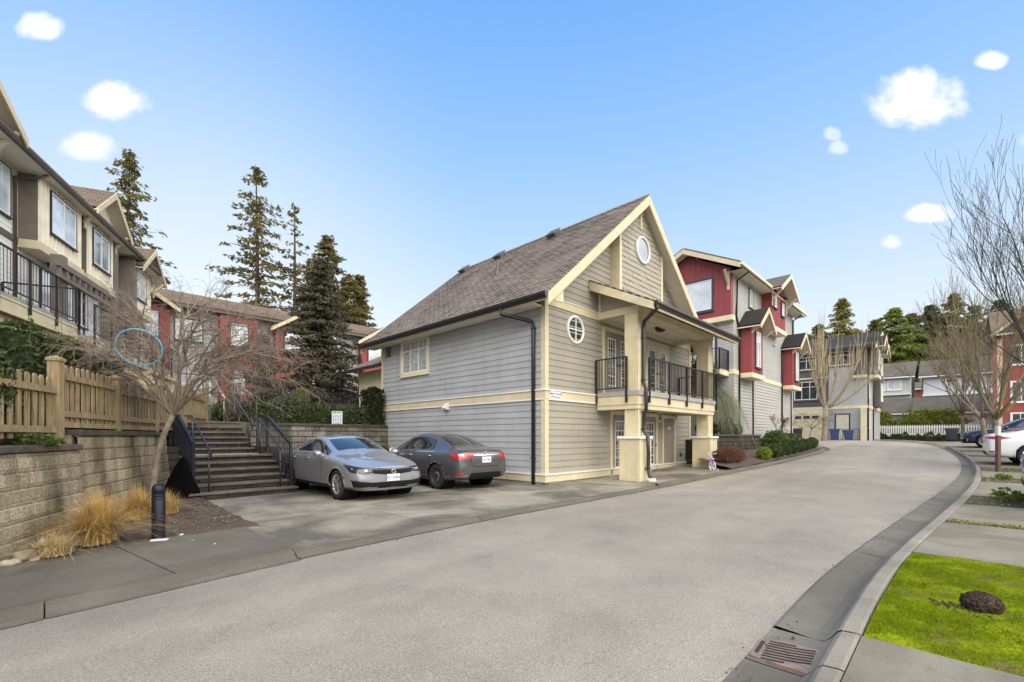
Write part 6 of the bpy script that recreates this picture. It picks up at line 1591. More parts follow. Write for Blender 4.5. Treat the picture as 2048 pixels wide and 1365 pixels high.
fir(618, 520, 54, 3, 60, 5, 'short fir filling the gap between thin fir and spruce', t0=.1, nb=80, clump=.6)
fir(694, 556, 48, 3, 84, 6, 'broad brown fir between spruce and grey house roof', t0=.06, nb=130, clump=.7, dens=1.6, gap=.2)
fir(722, 552, 50, 3, 54, 7, 'slim pointed fir nearest the grey house roof', t0=.05, nb=120, clump=.6, dens=1.6, gap=.2)
tk, cr = conifer(8.4, 3.0, 8, '', t0=.03, nb=230, clump=.38, dens=2.2, droop=.20, gap=.08, ragged=.22, lf=.20)
plant_tree('spruce_tree', 'dense dark spruce beside the terrace railing behind the parked cars', 'tree', at_px(641, 24.5, 2.6), tk, cr, 'bark_brown', 'needle_spruce')
tk, cr = conifer(4.4, 1.4, 9, '', t0=.03, nb=110, clump=.28, dens=2.0, droop=.2, gap=.1, lf=.18)
plant_tree('spruce_tree', 'small dark spruce in front of the red row, left of the big spruce', 'tree', at_px(528, 23.5, 2.2), tk, cr, 'bark_brown', 'needle_spruce')
# conifers beyond the end of the road
def far_con(px, top, Y, halfw, seed, mat_, label, **kw):
    z0 = 2.6; H = CAMH+(HY-top)*Y/F-z0; kw.setdefault('t0', .06); kw.setdefault('nb', 150); kw.setdefault('clump', 1.0); kw.setdefault('dens', 2.6); kw.setdefault('gap', .15)
    kw.setdefault('t0', .06); kw.setdefault('lf', .58)
    tk, cr = conifer(H, halfw*1.5*Y/F, seed, mat_, **kw)
    plant_tree('conifer_tree', label, 'tree', at_px(px, Y, z0), tk, cr, 'bark_brown', mat_, 'conifers beyond the end of the road', seed)
far_con(1684, 598, 92, 62, 21, 'needle_yellow', 'tall yellowish conifer behind the grey townhouse roof')
far_con(1640, 650, 96, 52, 22, 'needle_brown', 'brownish conifer half hidden by the red townhouse bay roof')
far_con(1733, 668, 98, 52, 23, 'needle_yellow', 'low yellow green conifer above the grey townhouse gables')
far_con(1786, 616, 90, 88, 24, 'needle_green', 'broad bright green conifer above the pale grey house', ragged=.2, dens=3.0)
far_con(1752, 640, 100, 50, 25, 'needle_brown', 'thin conifer behind the broad bright green one')
far_con(1824, 628, 102, 50, 31, 'needle_brown', 'ragged conifer between the broad green and the dark one')
far_con(1858, 612, 92, 62, 26, 'needle_dark', 'dark conifer above the bluish white house', dens=3.0)
far_con(1908, 588, 90, 58, 27, 'needle_brown', 'tall brown conifer behind the twigs of the bare trees')
far_con(1950, 610, 94, 52, 28, 'needle_brown', 'brown conifer between the tall brown one and the red house', gap=.25)
far_con(2000, 600, 96, 60, 29, 'needle_dark', 'dark conifer behind the red house roof')
far_con(2046, 620, 92, 58, 30, 'needle_brown', 'brown conifer at the edge of the photo behind the red house')
for i, (px, top, m_, w_) in enumerate(((1612, 668, 'needle_green', 66), (1710, 658, 'needle_green', 78), (1762, 655, 'needle_yellow', 70), (1832, 646, 'needle_green', 76), (1884, 640, 'needle_green', 78), (1930, 640, 'needle_yellow', 76), (1974, 640, 'needle_green', 78), (2022, 648, 'needle_yellow', 76))):
    far_con(px, top, 104+i, w_, 200+i, m_, ('green conifer low behind the red townhouse bays', 'green conifer behind the grey townhouse roof ridge', 'yellowish conifer low beside the broad bright green one', 'green conifer low between broad green and dark conifer', 'green conifer low beside the tall brown one', 'brown conifer low behind the bare twigs', 'green conifer low behind the bare olive tree crown', 'yellowish conifer low behind the red house')[i], nb=110)
# bare trees
def branch(mb, tw, p, d, L, r, lev, rn, up=.15, spread=.55, split=3, shrink=.68, tmin=.004, wig=.12, grav=0.0, maxlev=5):
    n = 4; pts = [p]; q = p.copy(); dd = d.normalized()
    for i in range(n):
        dd = (dd+rv(rn)*wig+Vector((0,0,up*.3-grav*lev*.1))).normalized(); q = q+dd*L/n; pts.append(q.copy())
    r1 = max(tmin, r*.62)
    (mb if lev <= 2 else tw).tube(pts, [r+(r1-r)*i/n for i in range(n+1)], 7 if lev < 2 else (5 if lev < 3 else 3), lev < 2)
    if lev >= maxlev: return
    k = split + (1 if rn.random() < .35 else 0)
    for i in range(k):
        u = rn.uniform(.35, 1.0) if i else 1.0
        b = pts[min(n, int(u*n))]; ax = rv(rn); nd = (dd+ax*spread*(1.0 if i else .5)).normalized()
        nd = (nd+Vector((0,0,up))).normalized()
        branch(mb, tw, b, nd, L*shrink*rn.uniform(.75, 1.15), r1*rn.uniform(.6, .85), lev+1, rn, up, spread, split, shrink, tmin, wig, grav, maxlev)
def bare_tree(name, label, loc, H, r, seed, mt, mtw, lean=(0,0,1), trunk=.25, group=None, **kw):
    rn = random.Random(seed); b, tw = MB(), MB(); d = Vector(lean).normalized(); n = 5; pts = [Vector((0,0,-.2))]; q = Vector((0,0,0))
    pts.append(q.copy())
    for i in range(n): q = q+(d+rv(rn)*.07).normalized()*H*trunk/n; pts.append(q.copy())
    b.tube(pts, [r*1.25]+[r*(1.15-.3*i/n) for i in range(n+1)], 9)
    ns = kw.pop('stems', 5); L0 = kw.pop('L0', H*.3); sp0 = kw.pop('sp0', .6); a0 = rn.uniform(0, 6.28)
    for i in range(ns):
        a = a0+i*6.28/ns+rn.uniform(-.4, .4); nd = (d+Vector((math.cos(a), math.sin(a), 0))*sp0*rn.uniform(.5, 1.2)).normalized()
        branch(b, tw, pts[-1]-d*H*trunk*.12*rn.random(), nd, L0*rn.uniform(.8, 1.15), r*.5, 1, rn, **kw)
    t = thing(name, label, 'tree', loc, 0, group); b.build('trunk', M[mt], t); tw.build('crown', M[mtw], t); return t
# street trees on the right hand verge
VG = 'bare trees on the right hand verge'
bare_tree('bare_tree', 'bare olive barked street tree, its trunk rising behind the white sedan', at_px(1994, 17.9, .5), 7.0, .10, 41, 'bark_olive', 'bark_olive', (-.05, 0, 1), .24, VG, stems=8, L0=2.6, sp0=.75, up=.16, spread=.62, maxlev=5, split=3, shrink=.68, tmin=.006)
bare_tree('bare_tree', 'bare grey street tree behind the navy car, leaning towards the road', at_px(1974, 21, .7), 6.6, .10, 42, 'bark_grey', 'bark_olive', (-.16, 0, 1), .24, VG, stems=6, L0=2.4, sp0=.75, up=.16, spread=.65, maxlev=5, split=3, shrink=.66, tmin=.007)
bare_tree('bare_tree', 'slender bare tree with a pale haze of twigs at the end of the road', at_px(1925, 40, 1.3), 10.5, .11, 43, 'bark_brown', 'twig_brown', (0, 0, 1), .2, VG, stems=7, L0=3.6, sp0=.55, up=.2, spread=.6, maxlev=5, split=3, shrink=.66, tmin=.011)
bare_tree('bare_tree', 'tall bare dark tree whose upright branches reach in at the edge of the photo', at_px(2135, 13.4, .2), 11.5, .095, 44, 'bark_dark', 'bark_dark', (-.03, 0, 1), .22, VG, stems=13, L0=3.2, sp0=.66, up=.22, spread=.50, maxlev=5, split=3, shrink=.70, tmin=.005, wig=.18)
# pollarded tree in front of the grey townhouse: knuckles and tall straight shoots
def pollard():
    rn = random.Random(51); t = thing('pollarded_tree', 'pollarded bare tree with tall straight yellow shoots in front of the grey townhouse', 'tree', at_px(1648, 37.0, 1.0)); b, w = MB(), MB()
    b.tube([(0,0,-.2), (0,0,.3), (.05, 0, 1.4), (.15, 0, 2.9)], [.28, .22, .19, .19], 10)
    def limb(a, L, up, r, col):
        p = Vector((.12, 0, 2.7)); pts = [p]
        for j in range(1, 6): u = j/5; pts.append(p+Vector((math.cos(a)*L*u, math.sin(a)*L*u*.8, up*(.35*u+.65*u*u))))
        b.tube(pts, [r*(1-.1*j) for j in range(6)], 6); return pts
    for a, L, up, r in ((3.0, .55, 4.6, .16), (2.5, .9, 3.2, .11), (.5, 1.7, 3.6, .12), (.15, 2.7, 3.3, .12), (-.3, 3.5, 2.6, .10), (5.6, 2.4, 3.9, .1), (3.5, 1.4, 2.8, .09), (1.2, .9, 4.0, .1), (-.1, 4.2, 3.2, .08)):
        pts = limb(a, L, up, r, 0)
        for j in range(3, 6):
            for _ in range(5):
                q = pts[j]; d = Vector((rn.uniform(-.3, .3)+math.cos(a)*.08, rn.uniform(-.3, .3), 1)).normalized(); h = rn.uniform(1.4, 3.6)
                w.tube([q, q+d*h*.5+rv(rn)*.1, q+Vector((d.x*.6, d.y*.6, 1))*h], [.024, .017, .008], 4, False)
    for _ in range(16):
        a = rn.uniform(0, 6.28); q = Vector((rn.uniform(-.5, .3), rn.uniform(-.3, .3), rn.uniform(5, 7.2))); w.tube([q, q+Vector((rn.uniform(-.3, .3), 0, rn.uniform(2, 4.4)))], [.035, .008], 4, False)
    for i in range(10):
        u = i/9; w.tube([(.15+4.2*u, .2, 5.6), (.2+4.3*u, .2, 6.2+rn.uniform(.5, 2.6))], [.03, .01], 4, False)
    b.build('trunk', M['bark_grey'], t); w.build('shoots', M['twig_yellow'], t)
pollard()
# small weeping maples in the bed
def mini_maple(px, Y, z0, H, seed, label, mtw):
    bare_tree('small_maple', label, at_px(px, Y, z0), H, .035, seed, 'bark_grey', mtw, (.18, 0, 1), .45, 'small maples in the planted bed', stems=6, L0=H*.36, sp0=1.1, up=-.02, spread=.8, maxlev=5, split=3, shrink=.62, tmin=.005, wig=.2)
mini_maple(1552, 25.5, .95, 1.75, 61, 'small reddish bare maple in front of the white townhouse wall', 'twig_red')
mini_maple(1618, 29.5, 1.0, 2.1, 62, 'small brown bare maple by the dark bin', 'twig_brown')
# the big weeping maple by the stairs
def maple():
    rn = random.Random(77); base = PY(303, 1010, 8.9); base.z = .1
    t = thing('bare_maple', 'wide bare weeping maple with a leaning trunk between block wall and stairs', 'tree', base); b, w = MB(), MB()
    P = [Vector((0,0,-.1)), Vector((.02, 0, .3)), Vector((.10, 0, .9)), Vector((.24, .0, 1.35)), Vector((.40, .02, 1.72))]
    b.tube(P, [.078, .062, .054, .050, .046], 9)
    fork = P[-1]
    def twigs(q, d, L, lev):
        n = 4; pts = [q]; p = q.copy(); dd = d.normalized()
        for i in range(n):
            dd = (dd+rv(rn)*.30+Vector((0,0,-.10))).normalized(); p = p+dd*L/n; pts.append(p.copy())
        r = .0048 if lev == 0 else .0030
        w.tube(pts, [r, r*.9, r*.75, r*.6, r*.4], 3, False)
        if lev < 2:
            for _ in range(2): twigs(pts[rn.randint(1, 4)], dd+rv(rn)*.9, L*rn.uniform(.4, .7), lev+1)
    mains = [(-2.0, .2, .75, .045), (-1.55, -.5, 1.15, .04), (-1.1, .4, 1.6, .045), (-.6, -.2, 1.9, .042), (.1, .3, 2.05, .045), (.7, -.3, 1.75, .045), (1.25, .4, 1.5, .042), (1.75, -.3, 1.15, .04), (2.05, .3, .75, .035), (-1.9, .8, .4, .035), (1.5, -.8, .55, .03), (.3, -1.0, 1.1, .03), (-.5, -1.1, .9, .03), (.4, 1.2, 1.2, .03), (1.2, .1, 1.9, .03), (1.9, .2, 1.35, .028)]
    for mx, my, mz, r in mains:
        e = fork+Vector((mx, my, mz)); pts = []
        for j in range(8):
            u = j/7; q = fork.lerp(e, u); arch = math.sin(u*math.pi)*.38
            pts.append(q+Vector((rn.uniform(-.06, .06), rn.uniform(-.06, .06), arch+rn.uniform(-.05, .05)))*(1 if 0 < j else 0))
        b.tube(pts, [.78*r*(1-.11*j) for j in range(8)], 6, False)
        for j in range(2, 8):
            for _ in range(3):
                d = (pts[j]-pts[j-1]).normalized()+rv(rn)*1.0+Vector((0, 0, .25)); q = pts[j]; L = rn.uniform(.35, .85); sub = [q]; dd = d.normalized(); p = q.copy()
                for _i in range(5):
                    dd = (dd+rv(rn)*.28+Vector((mx*.05, 0, -.10))).normalized(); p = p+dd*L/5; sub.append(p.copy())
                b.tube(sub, [r*.35, r*.3, r*.26, r*.2, r*.16, r*.1], 4, False)
                for k in range(1, 6):
                    for _2 in range(1 if k != 3 else 0): twigs(sub[k], dd+rv(rn)*.9, rn.uniform(.25, .55), 0)
    b.build('trunk', M['bark_grey'], t); w.build('twigs', M['twig_brown'], t)
maple()
# ---------------------------------------------------------------- hedges and shrubs
def inside_box(rn, a, b, edge=.75):
    p = [rn.uniform(a[i], b[i]) for i in range(3)]
    if rn.random() < edge:      # most leaves sit on the clipped faces
        f = rn.choice((0, 0, 1, 1, 2, 2, 2))
        p[f] = (b[f] if (f == 2 or rn.random() < .5) else a[f]) + rn.gauss(0, .035)
    return Vector(p)
def hedge(name, label, loc, rz, a, b, n, size, m, seed, cat='hedge', group=None, wob=.06):
    rn = random.Random(seed); t = thing(name, label, cat, loc, rz, group); mb = MB()
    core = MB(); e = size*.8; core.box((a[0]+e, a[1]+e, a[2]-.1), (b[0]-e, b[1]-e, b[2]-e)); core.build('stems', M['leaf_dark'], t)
    for _ in range(n):
        p = inside_box(rn, a, b); k = wob*(math.sin(p.x*3.1+seed)+math.sin(p.x*7.3+p.y*5)+.6*math.sin(p.x*13))
        p.z += k*(p.z-a[2])/max(b[2]-a[2], .1); p.y += k*.5
        leaf(mb, p, size*rn.uniform(.6, 1.5), rn, None, .55)
    mb.build('foliage', M[m], t); return t
def ball_shrub(name, label, loc, rx, rz_, n, size, m, seed, cat='shrub', group=None, lob=0, core=True, up=None, ry=None):
    rn = random.Random(seed); t = thing(name, label, cat, loc, 0, group); mb = MB(); ry = ry or rx
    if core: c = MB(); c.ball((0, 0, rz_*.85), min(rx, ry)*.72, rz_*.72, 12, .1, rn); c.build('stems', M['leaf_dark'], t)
    ph = [rn.uniform(0, 6.28) for _ in range(3)]
    for _ in range(n):
        d = rv(rn).normalized(); a = math.atan2(d.y, d.x); k = 1+lob*(math.sin(3*a+ph[0])*.5+math.sin(5*d.z*2+ph[1])*.5+.5*math.sin(7*a+4*d.z+ph[2]))
        r = k*(1-abs(rn.gauss(0, .13)))
        p = Vector((d.x*rx*r, d.y*ry*r, rz_*(1+d.z*r)))
        if p.z < 0: p.z *= .1
        leaf(mb, p, size*rn.uniform(.6, 1.5), rn, up if up is None else (d.x*.6, d.y*.6, up), .5)
    mb.build('foliage', M[m], t); return t
ball_shrub('round_shrub', 'big rounded green shrub behind the picket fence at the edge of the photo', WL(.55, .95, 1.27), .75, .80, 9000, .075, 'leaf_hedge', 71)
hedge('hedge', 'dark clipped hedge behind the second length of picket fence', WL(2.3, .75, 1.5), WA, (0, 0, 0), (3.1, 1.3, 1.55), 15000, .075, 'leaf_hedge', 72)
hedge('hedge', 'dark hedge continuing along the garden fence under the far balcony', WL(5.6, .75, 1.5), WA, (0, 0, 0), (3.6, 1.2, 1.0), 8000, .09, 'leaf_hedge', 73)
def leafy(name, label, loc, n, size, spread, h, m, seed, group=None):
    rn = random.Random(seed); mb = MB()
    for _ in range(n):
        a = rn.uniform(0, 6.28); r = rn.random()**.5*spread; c = Vector((r*math.cos(a), r*math.sin(a), h*rn.uniform(.3, 1)*(1-.5*r/spread)))
        d = Vector((math.cos(a)*.8, math.sin(a)*.8, rn.uniform(-.2, .5))); leaf(mb, c, size*rn.uniform(.6, 1.3), rn, d, .6)
        mb.tube([(c.x*.5, c.y*.5, 0), tuple(c)], .003, 3, False)
    o = mb.build(name, M[m]); o.location = loc; tag(o, label, 'plant', group); return o
leafy('leafy_plant', 'pale green leafy plant on the stepped cap of the block wall', WL(1.05, .17, 1.27), 150, .085, .30, .20, 'leaf_light', 74)
hedge('hedge', 'clipped ivy hedge in front of the terrace railing above the cars', T(4.5, 16.72, 1.82), ANG, (0, 0, 0), (4.75, .95, .64), 15000, .085, 'leaf_ivy', 75)
hedge('ivy_column', 'tall dark ivy growing against the corner of the grey house', T(9.0, 16.5, .9), ANG, (0, .0, .6), (.5, 1.1, 2.3), 3600, .09, 'leaf_dark', 76, cat='ivy')
hedge('hedge', 'low dark hedge in front of the rear block wall behind the cars', T(4.7, 15.55, .05), ANG, (0, 0, 0), (4.7, .65, .82), 12000, .085, 'leaf_hedge', 77)
ball_shrub('topiary', 'small clipped dome shrub with yellow green rim beyond the upper railing', at_px(602, 20.6, 2.75), .38, .44, 2500, .07, 'leaf_yellow', 78)
ball_shrub('shrub', 'yellow green low shrub behind the upper terrace railing', T(9.2, 19.3, 1.87), .7, .32, 2200, .09, 'leaf_yellow', 79)
ball_shrub('shrub', 'dull green shrub behind the fence near the head of the stairs', at_px(470, 19, 1.87), .9, .5, 2600, .11, 'leaf_hedge', 80, lob=.2)
# dry ornamental grasses
def grass_clump(px, py, H, spread, n, m, seed, label):
    rn = random.Random(seed); mb = MB()
    for _ in range(n):
        a = rn.uniform(0, 6.28); tilt = abs(rn.gauss(.15, .62)); h = H*rn.uniform(.5, 1.08); b0 = Vector((rn.gauss(0, .06), rn.gauss(0, .06), 0)); o = Vector((math.cos(a), math.sin(a), 0)); sd = Vector((-o.y, o.x, 0)); w_ = rn.uniform(.0025, .0055)
        pts = []
        for j in range(6):
            u = j/5; rad = spread*tilt*(u**1.6)*1.1; z = h*(u-.55*tilt*u*u*u); pts.append(b0+o*rad+Vector((0, 0, max(z, .01)))+Vector((rn.gauss(0, .006), rn.gauss(0, .006), 0)))
        V = []
        for j, q in enumerate(pts): V += [q-sd*w_*(1-j/5.5), q+sd*w_*(1-j/5.5)]
        mb.add(V, [(2*j, 2*j+1, 2*j+3, 2*j+2) for j in range(5)])
    o = mb.build('grass_clump', M[m]); p = PG(px, py, .08); o.location = p; tag(o, label, 'grass clump', 'dry ornamental grasses'); return o
grass_clump(195, 1088, .74, .66, 2300, 'straw', 81, 'largest dry golden grass clump, against the block wall')
grass_clump(272, 1040, .62, .6, 1300, 'straw', 82, 'dry golden grass clump at the foot of the maple trunk')
grass_clump(110, 1112, .32, .4, 700, 'straw_pale', 83, 'small pale dry grass tuft nearest the drink can')
grass_clump(330, 1030, .50, .42, 700, 'straw', 84, 'dry golden grass clump between bollard and black shadow shape')
# planted bed up the road
ball_shrub('red_shrub', 'low russet twiggy shrub in front of the dark planter wall', T(18.5, 6.32, GZ(18.5)+.1), 1.35, .34, 8000, .06, 'leaf_red', 85, lob=.1, ry=.42, core=False, up=1.2).rotation_euler.z = ANG
rb_n = random.Random(86)
bxs = [(20.9, 5.78, .30), (21.9, 5.7, .34), (22.8, 5.72, .27), (23.7, 5.66, .27), (24.7, 5.62, .31), (26.2, 5.66, .29), (27.4, 5.7, .33), (28.7, 5.75, .30), (29.9, 5.85, .33), (30.9, 6.0, .30)]
for i, (s, v, r) in enumerate(bxs):
    nm = ('bright yellow green box ball, first of the kerbside row', 'largest box ball near the start of the kerbside row', 'third box ball in the kerbside row', 'fourth box ball in the kerbside row', 'fifth box ball in the kerbside row', 'sixth box ball in the kerbside row', 'seventh box ball in the kerbside row', 'eighth box ball in the kerbside row', 'ninth box ball in the kerbside row', 'last box ball of the kerbside row, by the side road')[i]
    ball_shrub('box_ball', nm, T(s, v, GZ(s)+.12), r, r*.95, 1500, .06, 'leaf_yellow' if i == 0 else 'leaf_hedge', 90+i, group='box balls along the kerb')
ball_shrub('bed_shrub', 'wide leafy evergreen shrub filling the bed by the side road', T(28.6, 7.0, GZ(28.6)+.2), 2.6, .42, 7000, .12, 'leaf_ivy', 101, lob=.15, ry=.8, core=False).rotation_euler.z = ANG
ball_shrub('bed_shrub', 'green shrub at the end of the dark planter wall', T(25.4, 6.5, GZ(25)+.15), .6, .55, 2600, .10, 'leaf_light', 102, lob=.15)
ball_shrub('topiary', 'black green clipped shrub, taller of the pair on the planter', T(22.6, 7.9, 1.38), .34, .55, 2600, .08, 'leaf_dark', 103)
ball_shrub('topiary', 'smaller dark green ball shrub beside the taller one on the planter', T(23.3, 7.7, 1.38), .32, .33, 1800, .08, 'leaf_hedge', 104)
ball_shrub('shrub', 'dark shrub on the planter against the porch post', T(20.0, 7.8, 1.38), .45, .36, 2200, .09, 'leaf_dark', 105, lob=.1)
def spiky(name, label, loc, n, L, m, seed, droop=.5, h=0, w_=.02, up=.5, stem=None):
    rn = random.Random(seed); t = thing(name, label, 'shrub', loc); mb = MB()
    for _ in range(n):
        a = rn.uniform(0, 6.28); o = Vector((math.cos(a), math.sin(a), 0)); sd = Vector((-o.y, o.x, 0)); l = L*rn.uniform(.6, 1.1); b0 = Vector((rn.gauss(0, .12), rn.gauss(0, .12), h+rn.uniform(-.3, .3)*max(h, .3)*.4)); el = rn.uniform(-.1, 1.0)*up
        V = []
        for j in range(6): u = j/5; q = b0+o*l*u*math.cos(el)+Vector((0, 0, l*(math.sin(el)*u*1.2-droop*u*u*u**.3))); ww = w_*(1-u*.9); V += [q-sd*ww, q+sd*ww]
        mb.add(V, [(2*j, 2*j+1, 2*j+3, 2*j+2) for j in range(5)])
    mb.build('fronds', M[m], t)
    if h > .4: s_ = MB(); s_.tube([(0,0,-.1), (.03,0,h*.5), (0,0,h)], [.1, .08, .07], 8); s_.build('stem', M['bark_brown'], t)
    return t
spiky('palm_shrub', 'dark spiky evergreen shrub in front of the red townhouse balcony', T(22.3, 8.9, 1.38), 900, 1.25, 'leaf_dark', 110, .45, 3.0, .035, 1.1)
spiky('drooping_grass', 'big grey green drooping grass fountain behind the porch post', T(22.2, 8.2, 1.38), 1900, 1.75, 'leaf_pampas', 111, 1.35, 1.75, .010, 1.0)
# greenery at the end of the road
ball_shrub('fence_shrub', 'bright yellow green rhododendron shrub left of the shed, over the white fence', T(61.6, 5.9, 1.36), 1.6, 1.30, 5200, .20, 'leaf_yellow', 112, lob=.22, ry=.8)
ball_shrub('fence_shrub', 'spreading bright yellow green shrub right of the shed, over the white fence', T(61.9, 1.9, 1.36), 2.5, 1.35, 9000, .20, 'leaf_yellow', 113, lob=.25, ry=.9).rotation_euler.z = ANG-math.pi/2
hedge('hedge', 'low dark hedge at the foot of the white fence', T(59.3, 8.2, 1.0), ANG-math.pi/2, (0, -.2, 0), (10.5, .3, .55), 8000, .14, 'leaf_hedge', 114, wob=.12)
ball_shrub('shrub', 'dark green low shrub beside the navy car', T(33.0, -1.9, GZ(33)+.1), .6, .34, 1500, .1, 'leaf_hedge', 115)
# weeds and yellow flowers at the driveway edge
leafy('weed', 'yellow flowering weed beside the stake in the soil strip', PG(2006, 958, .1), 60, .11, .16, .17, 'leaf_yellow', 120)
leafy('weed', 'yellow flowering plant by the corner of the steel grey car', PG(2010, 998, .1), 60, .12, .2, .26, 'leaf_yellow', 121)
leafy('weed', 'yellow flowering plant touching the steel grey car bumper', PG(2036, 1004, .1), 60, .12, .2, .22, 'leaf_yellow', 122)
rw_ = random.Random(130); mb = MB()
for (s0, s1) in ((12.1, 13.6), (16.75, 17.9), (9.55, 9.72), (19.75, 21.2)):
    for _ in range(900):
        s, d = rw_.uniform(s0, s1), rw_.random()*4; p = T(s-.05*d, rb(s)-.05-d, GZ(s)+.085); leaf(mb, p+Vector((0,0,rw_.uniform(0, .05))), rw_.uniform(.02, .06), rw_, None, .5)
tag(mb.build('moss_and_weeds', M['leaf_yellow']), 'moss and small weeds in the soil strips between the driveways', 'weeds', kind='stuff')
# ---------------------------------------------------------------- light, sky, camera
SUN_AZ = -32.0; SUN_EL = 17.0        # degrees left of the view, above the horizon
sd_ = Vector((math.sin(R(SUN_AZ))*math.cos(R(SUN_EL)), math.cos(R(SUN_AZ))*math.cos(R(SUN_EL)), math.sin(R(SUN_EL))))
li = bpy.data.lights.new('sun', 'SUN'); li.energy = 2.0; li.angle = R(4.0); li.color = (1.0, .88, .72)
lo = bpy.data.objects.new('sun', li); COL.objects.link(lo); lo.rotation_euler = (-sd_).to_track_quat('-Z', 'Y').to_euler()
W = bpy.data.worlds.new('World'); SC.world = W; W.use_nodes = True; nt = W.node_tree
bg = nt.nodes['Background']; out = nt.nodes['World Output']
sky = nt.nodes.new('ShaderNodeTexSky'); sky.sky_type = 'NISHITA'; sky.sun_disc = False
sky.sun_elevation = R(SUN_EL); sky.sun_rotation = R(SUN_AZ); sky.air_density = 1.0; sky.dust_density = 0.0; sky.ozone_density = 2.0; sky.altitude = 100
bg.inputs['Strength'].default_value = .15
tc = nt.nodes.new('ShaderNodeTexCoord'); dirv = tc.outputs['Generated']
zel = nt.nodes.new('ShaderNodeSeparateXYZ'); nt.links.new(dirv, zel.inputs[0])
# thin high haze over the clear sky: pale at the horizon, deep blue overhead
hz_ = ramp(nt, zel.outputs['Z'], [(0.0, (.90, .94, .98)), (.20, (.76, .86, .97)), (.36, (.52, .71, .94)), (.52, (.32, .57, .94)), (.70, (.18, .425, .92)), (1.0, (.09, .30, .84))])
hzs = nt.nodes.new('ShaderNodeVectorMath'); hzs.operation = 'SCALE'; nt.links.new(hz_, hzs.inputs[0]); hzs.inputs['Scale'].default_value = 1/.15
col = mixc(nt, .93, sky.outputs['Color'], hzs.outputs[0])
def vm(op, a, b=None):
    n = nt.nodes.new('ShaderNodeVectorMath'); n.operation = op
    nt.links.new(a, n.inputs[0])
    if b is not None:
        if isinstance(b, bpy.types.NodeSocket): nt.links.new(b, n.inputs[1])
        else: n.inputs[1].default_value = b
    return n
def mth(op, a, b=None, c=None):
    n = nt.nodes.new('ShaderNodeMath'); n.operation = op
    for i, x in enumerate((a, b, c)):
        if x is None: continue
        if isinstance(x, bpy.types.NodeSocket): nt.links.new(x, n.inputs[i])
        else: n.inputs[i].default_value = x
    return n.outputs[0]
CLOUDS = [(76, 57, 46, 32, 1), (228, 206, 70, 40, 1), (172, 298, 52, 33, .8), (1984, 122, 31, 20, .85), (1832, 206, 94, 62, 1), (1664, 270, 17, 16, .5), (1674, 297, 20, 17, .55), (1862, 430, 50, 20, .9), (1783, 486, 21, 18, .85), (1268, -8, 20, 9, .7), (2062, 285, 28, 18, .35)]
mask = None
zsep = nt.nodes.new('ShaderNodeSeparateXYZ'); nt.links.new(dirv, zsep.inputs[0])
# clouds on a flat layer ahead: direction (x/y, z/y)
ysafe = mth('MAXIMUM', zsep.outputs['Y'], .05)
cu_, cw_ = mth('DIVIDE', zsep.outputs['X'], ysafe), mth('DIVIDE', zsep.outputs['Z'], ysafe)
cv = nt.nodes.new('ShaderNodeCombineXYZ'); nt.links.new(cu_, cv.inputs[0]); nt.links.new(cw_, cv.inputs[1])
nz = N(nt, 'ShaderNodeTexNoise', Scale=13.0, Detail=5.0, Roughness=.55); nt.links.new(cv.outputs[0], nz.inputs['Vector'])
nz2 = N(nt, 'ShaderNodeTexNoise', Scale=34.0, Detail=4.0, Roughness=.6); nt.links.new(cv.outputs[0], nz2.inputs['Vector'])
for (px, py, rx, ry, amt) in CLOUDS:
    r_ = ray(px, py)
    a = mth('DIVIDE', mth('SUBTRACT', cu_, r_.x), .90*rx/F); b = mth('DIVIDE', mth('SUBTRACT', cw_, r_.z), .88*ry/F)
    b = mth('MULTIPLY', b, mth('ADD', 1.0, mth('MULTIPLY', mth('LESS_THAN', b, 0.0), .25)))
    e = mth('SUBTRACT', 1.15, mth('ADD', mth('MULTIPLY', a, a), mth('MULTIPLY', b, b)))
    e = mth('ADD', e, mth('MULTIPLY', mth('SUBTRACT', nz.outputs['Fac'], .5), 3.6))
    e = mth('ADD', e, mth('MULTIPLY', mth('SUBTRACT', nz2.outputs['Fac'], .5), 1.3))
    sm_ = N(nt, 'ShaderNodeMapRange', interpolation_type='SMOOTHSTEP'); nt.links.new(e, sm_.inputs[0]); sm_.inputs[1].default_value = -.7; sm_.inputs[2].default_value = 1.05; sm_.inputs[3].default_value = 0; sm_.inputs[4].default_value = amt
    k = mth('MULTIPLY', sm_.outputs[0], mth('GREATER_THAN', zsep.outputs['Y'], .2))
    mask = k if mask is None else mth('MAXIMUM', mask, k)
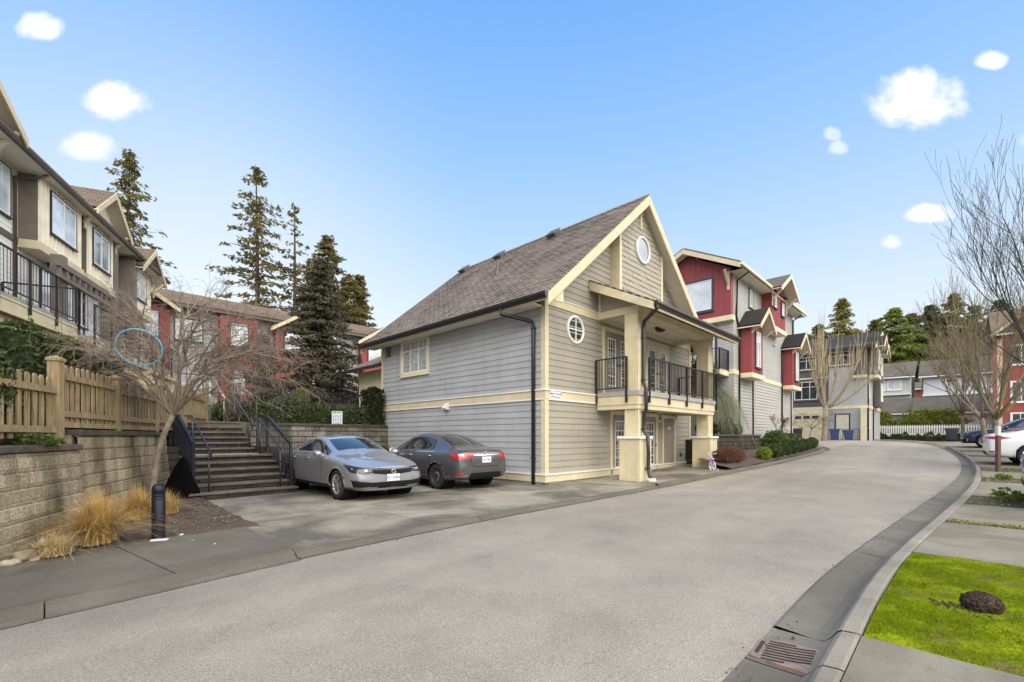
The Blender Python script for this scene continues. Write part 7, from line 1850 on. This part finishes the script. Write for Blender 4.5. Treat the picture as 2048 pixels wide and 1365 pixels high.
# unseen bank of bright cloud behind the viewer, added to fill shaded walls
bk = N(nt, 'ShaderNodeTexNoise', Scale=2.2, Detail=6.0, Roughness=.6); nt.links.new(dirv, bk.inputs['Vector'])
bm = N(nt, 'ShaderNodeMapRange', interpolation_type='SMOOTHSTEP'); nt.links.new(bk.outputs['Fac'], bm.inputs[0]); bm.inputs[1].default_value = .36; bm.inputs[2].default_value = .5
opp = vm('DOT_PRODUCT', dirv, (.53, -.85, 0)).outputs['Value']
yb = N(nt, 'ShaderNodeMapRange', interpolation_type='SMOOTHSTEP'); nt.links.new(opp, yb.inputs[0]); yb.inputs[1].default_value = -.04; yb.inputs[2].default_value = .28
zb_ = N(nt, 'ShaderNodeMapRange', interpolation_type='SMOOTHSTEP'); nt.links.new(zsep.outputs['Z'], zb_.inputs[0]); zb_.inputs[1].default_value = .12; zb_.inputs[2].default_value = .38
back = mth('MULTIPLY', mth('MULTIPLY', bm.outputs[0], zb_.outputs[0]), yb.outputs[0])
# bright aureole of thin haze round the low sun
sdot = vm('DOT_PRODUCT', dirv, tuple(sd_)).outputs['Value']
au = N(nt, 'ShaderNodeMapRange', interpolation_type='SMOOTHSTEP'); nt.links.new(sdot, au.inputs[0]); au.interpolation_type = 'LINEAR'; au.inputs[1].default_value = .86; au.inputs[2].default_value = 1.0; au.inputs[4].default_value = 1.0
acol = nt.nodes.new('ShaderNodeRGB'); acol.outputs[0].default_value = (7.2, 6.9, 6.5, 1)
col = mixc(nt, mth('MULTIPLY', mth('POWER', au.outputs[0], 2.6), .30), col, acol.outputs[0])
ccol = nt.nodes.new('ShaderNodeRGB'); ccol.outputs[0].default_value = (6.6, 6.7, 6.8, 1)
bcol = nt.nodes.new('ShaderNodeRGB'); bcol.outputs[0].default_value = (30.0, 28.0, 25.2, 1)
CB = 1.0
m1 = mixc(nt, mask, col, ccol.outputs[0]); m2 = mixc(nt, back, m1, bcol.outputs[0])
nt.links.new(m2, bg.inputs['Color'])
cam = bpy.data.cameras.new('camera'); co = bpy.data.objects.new('camera', cam); COL.objects.link(co)
co.location = (0, 0, CAMH); co.rotation_euler = (R(90), 0, 0)
cam.sensor_width = 36; cam.lens = 36*F/2048; cam.shift_y = (HY-682.5)/2048; cam.clip_end = 3000; cam.clip_start = .05
SC.camera = co
SC.render.engine = 'CYCLES'; SC.view_settings.view_transform = 'Standard'; SC.view_settings.look = 'None'; SC.view_settings.exposure = 0.16; SC.view_settings.gamma = 1
SC.cycles.max_bounces = 6; SC.cycles.use_denoising = True
SC.render.resolution_x, SC.render.resolution_y = 1024, 682
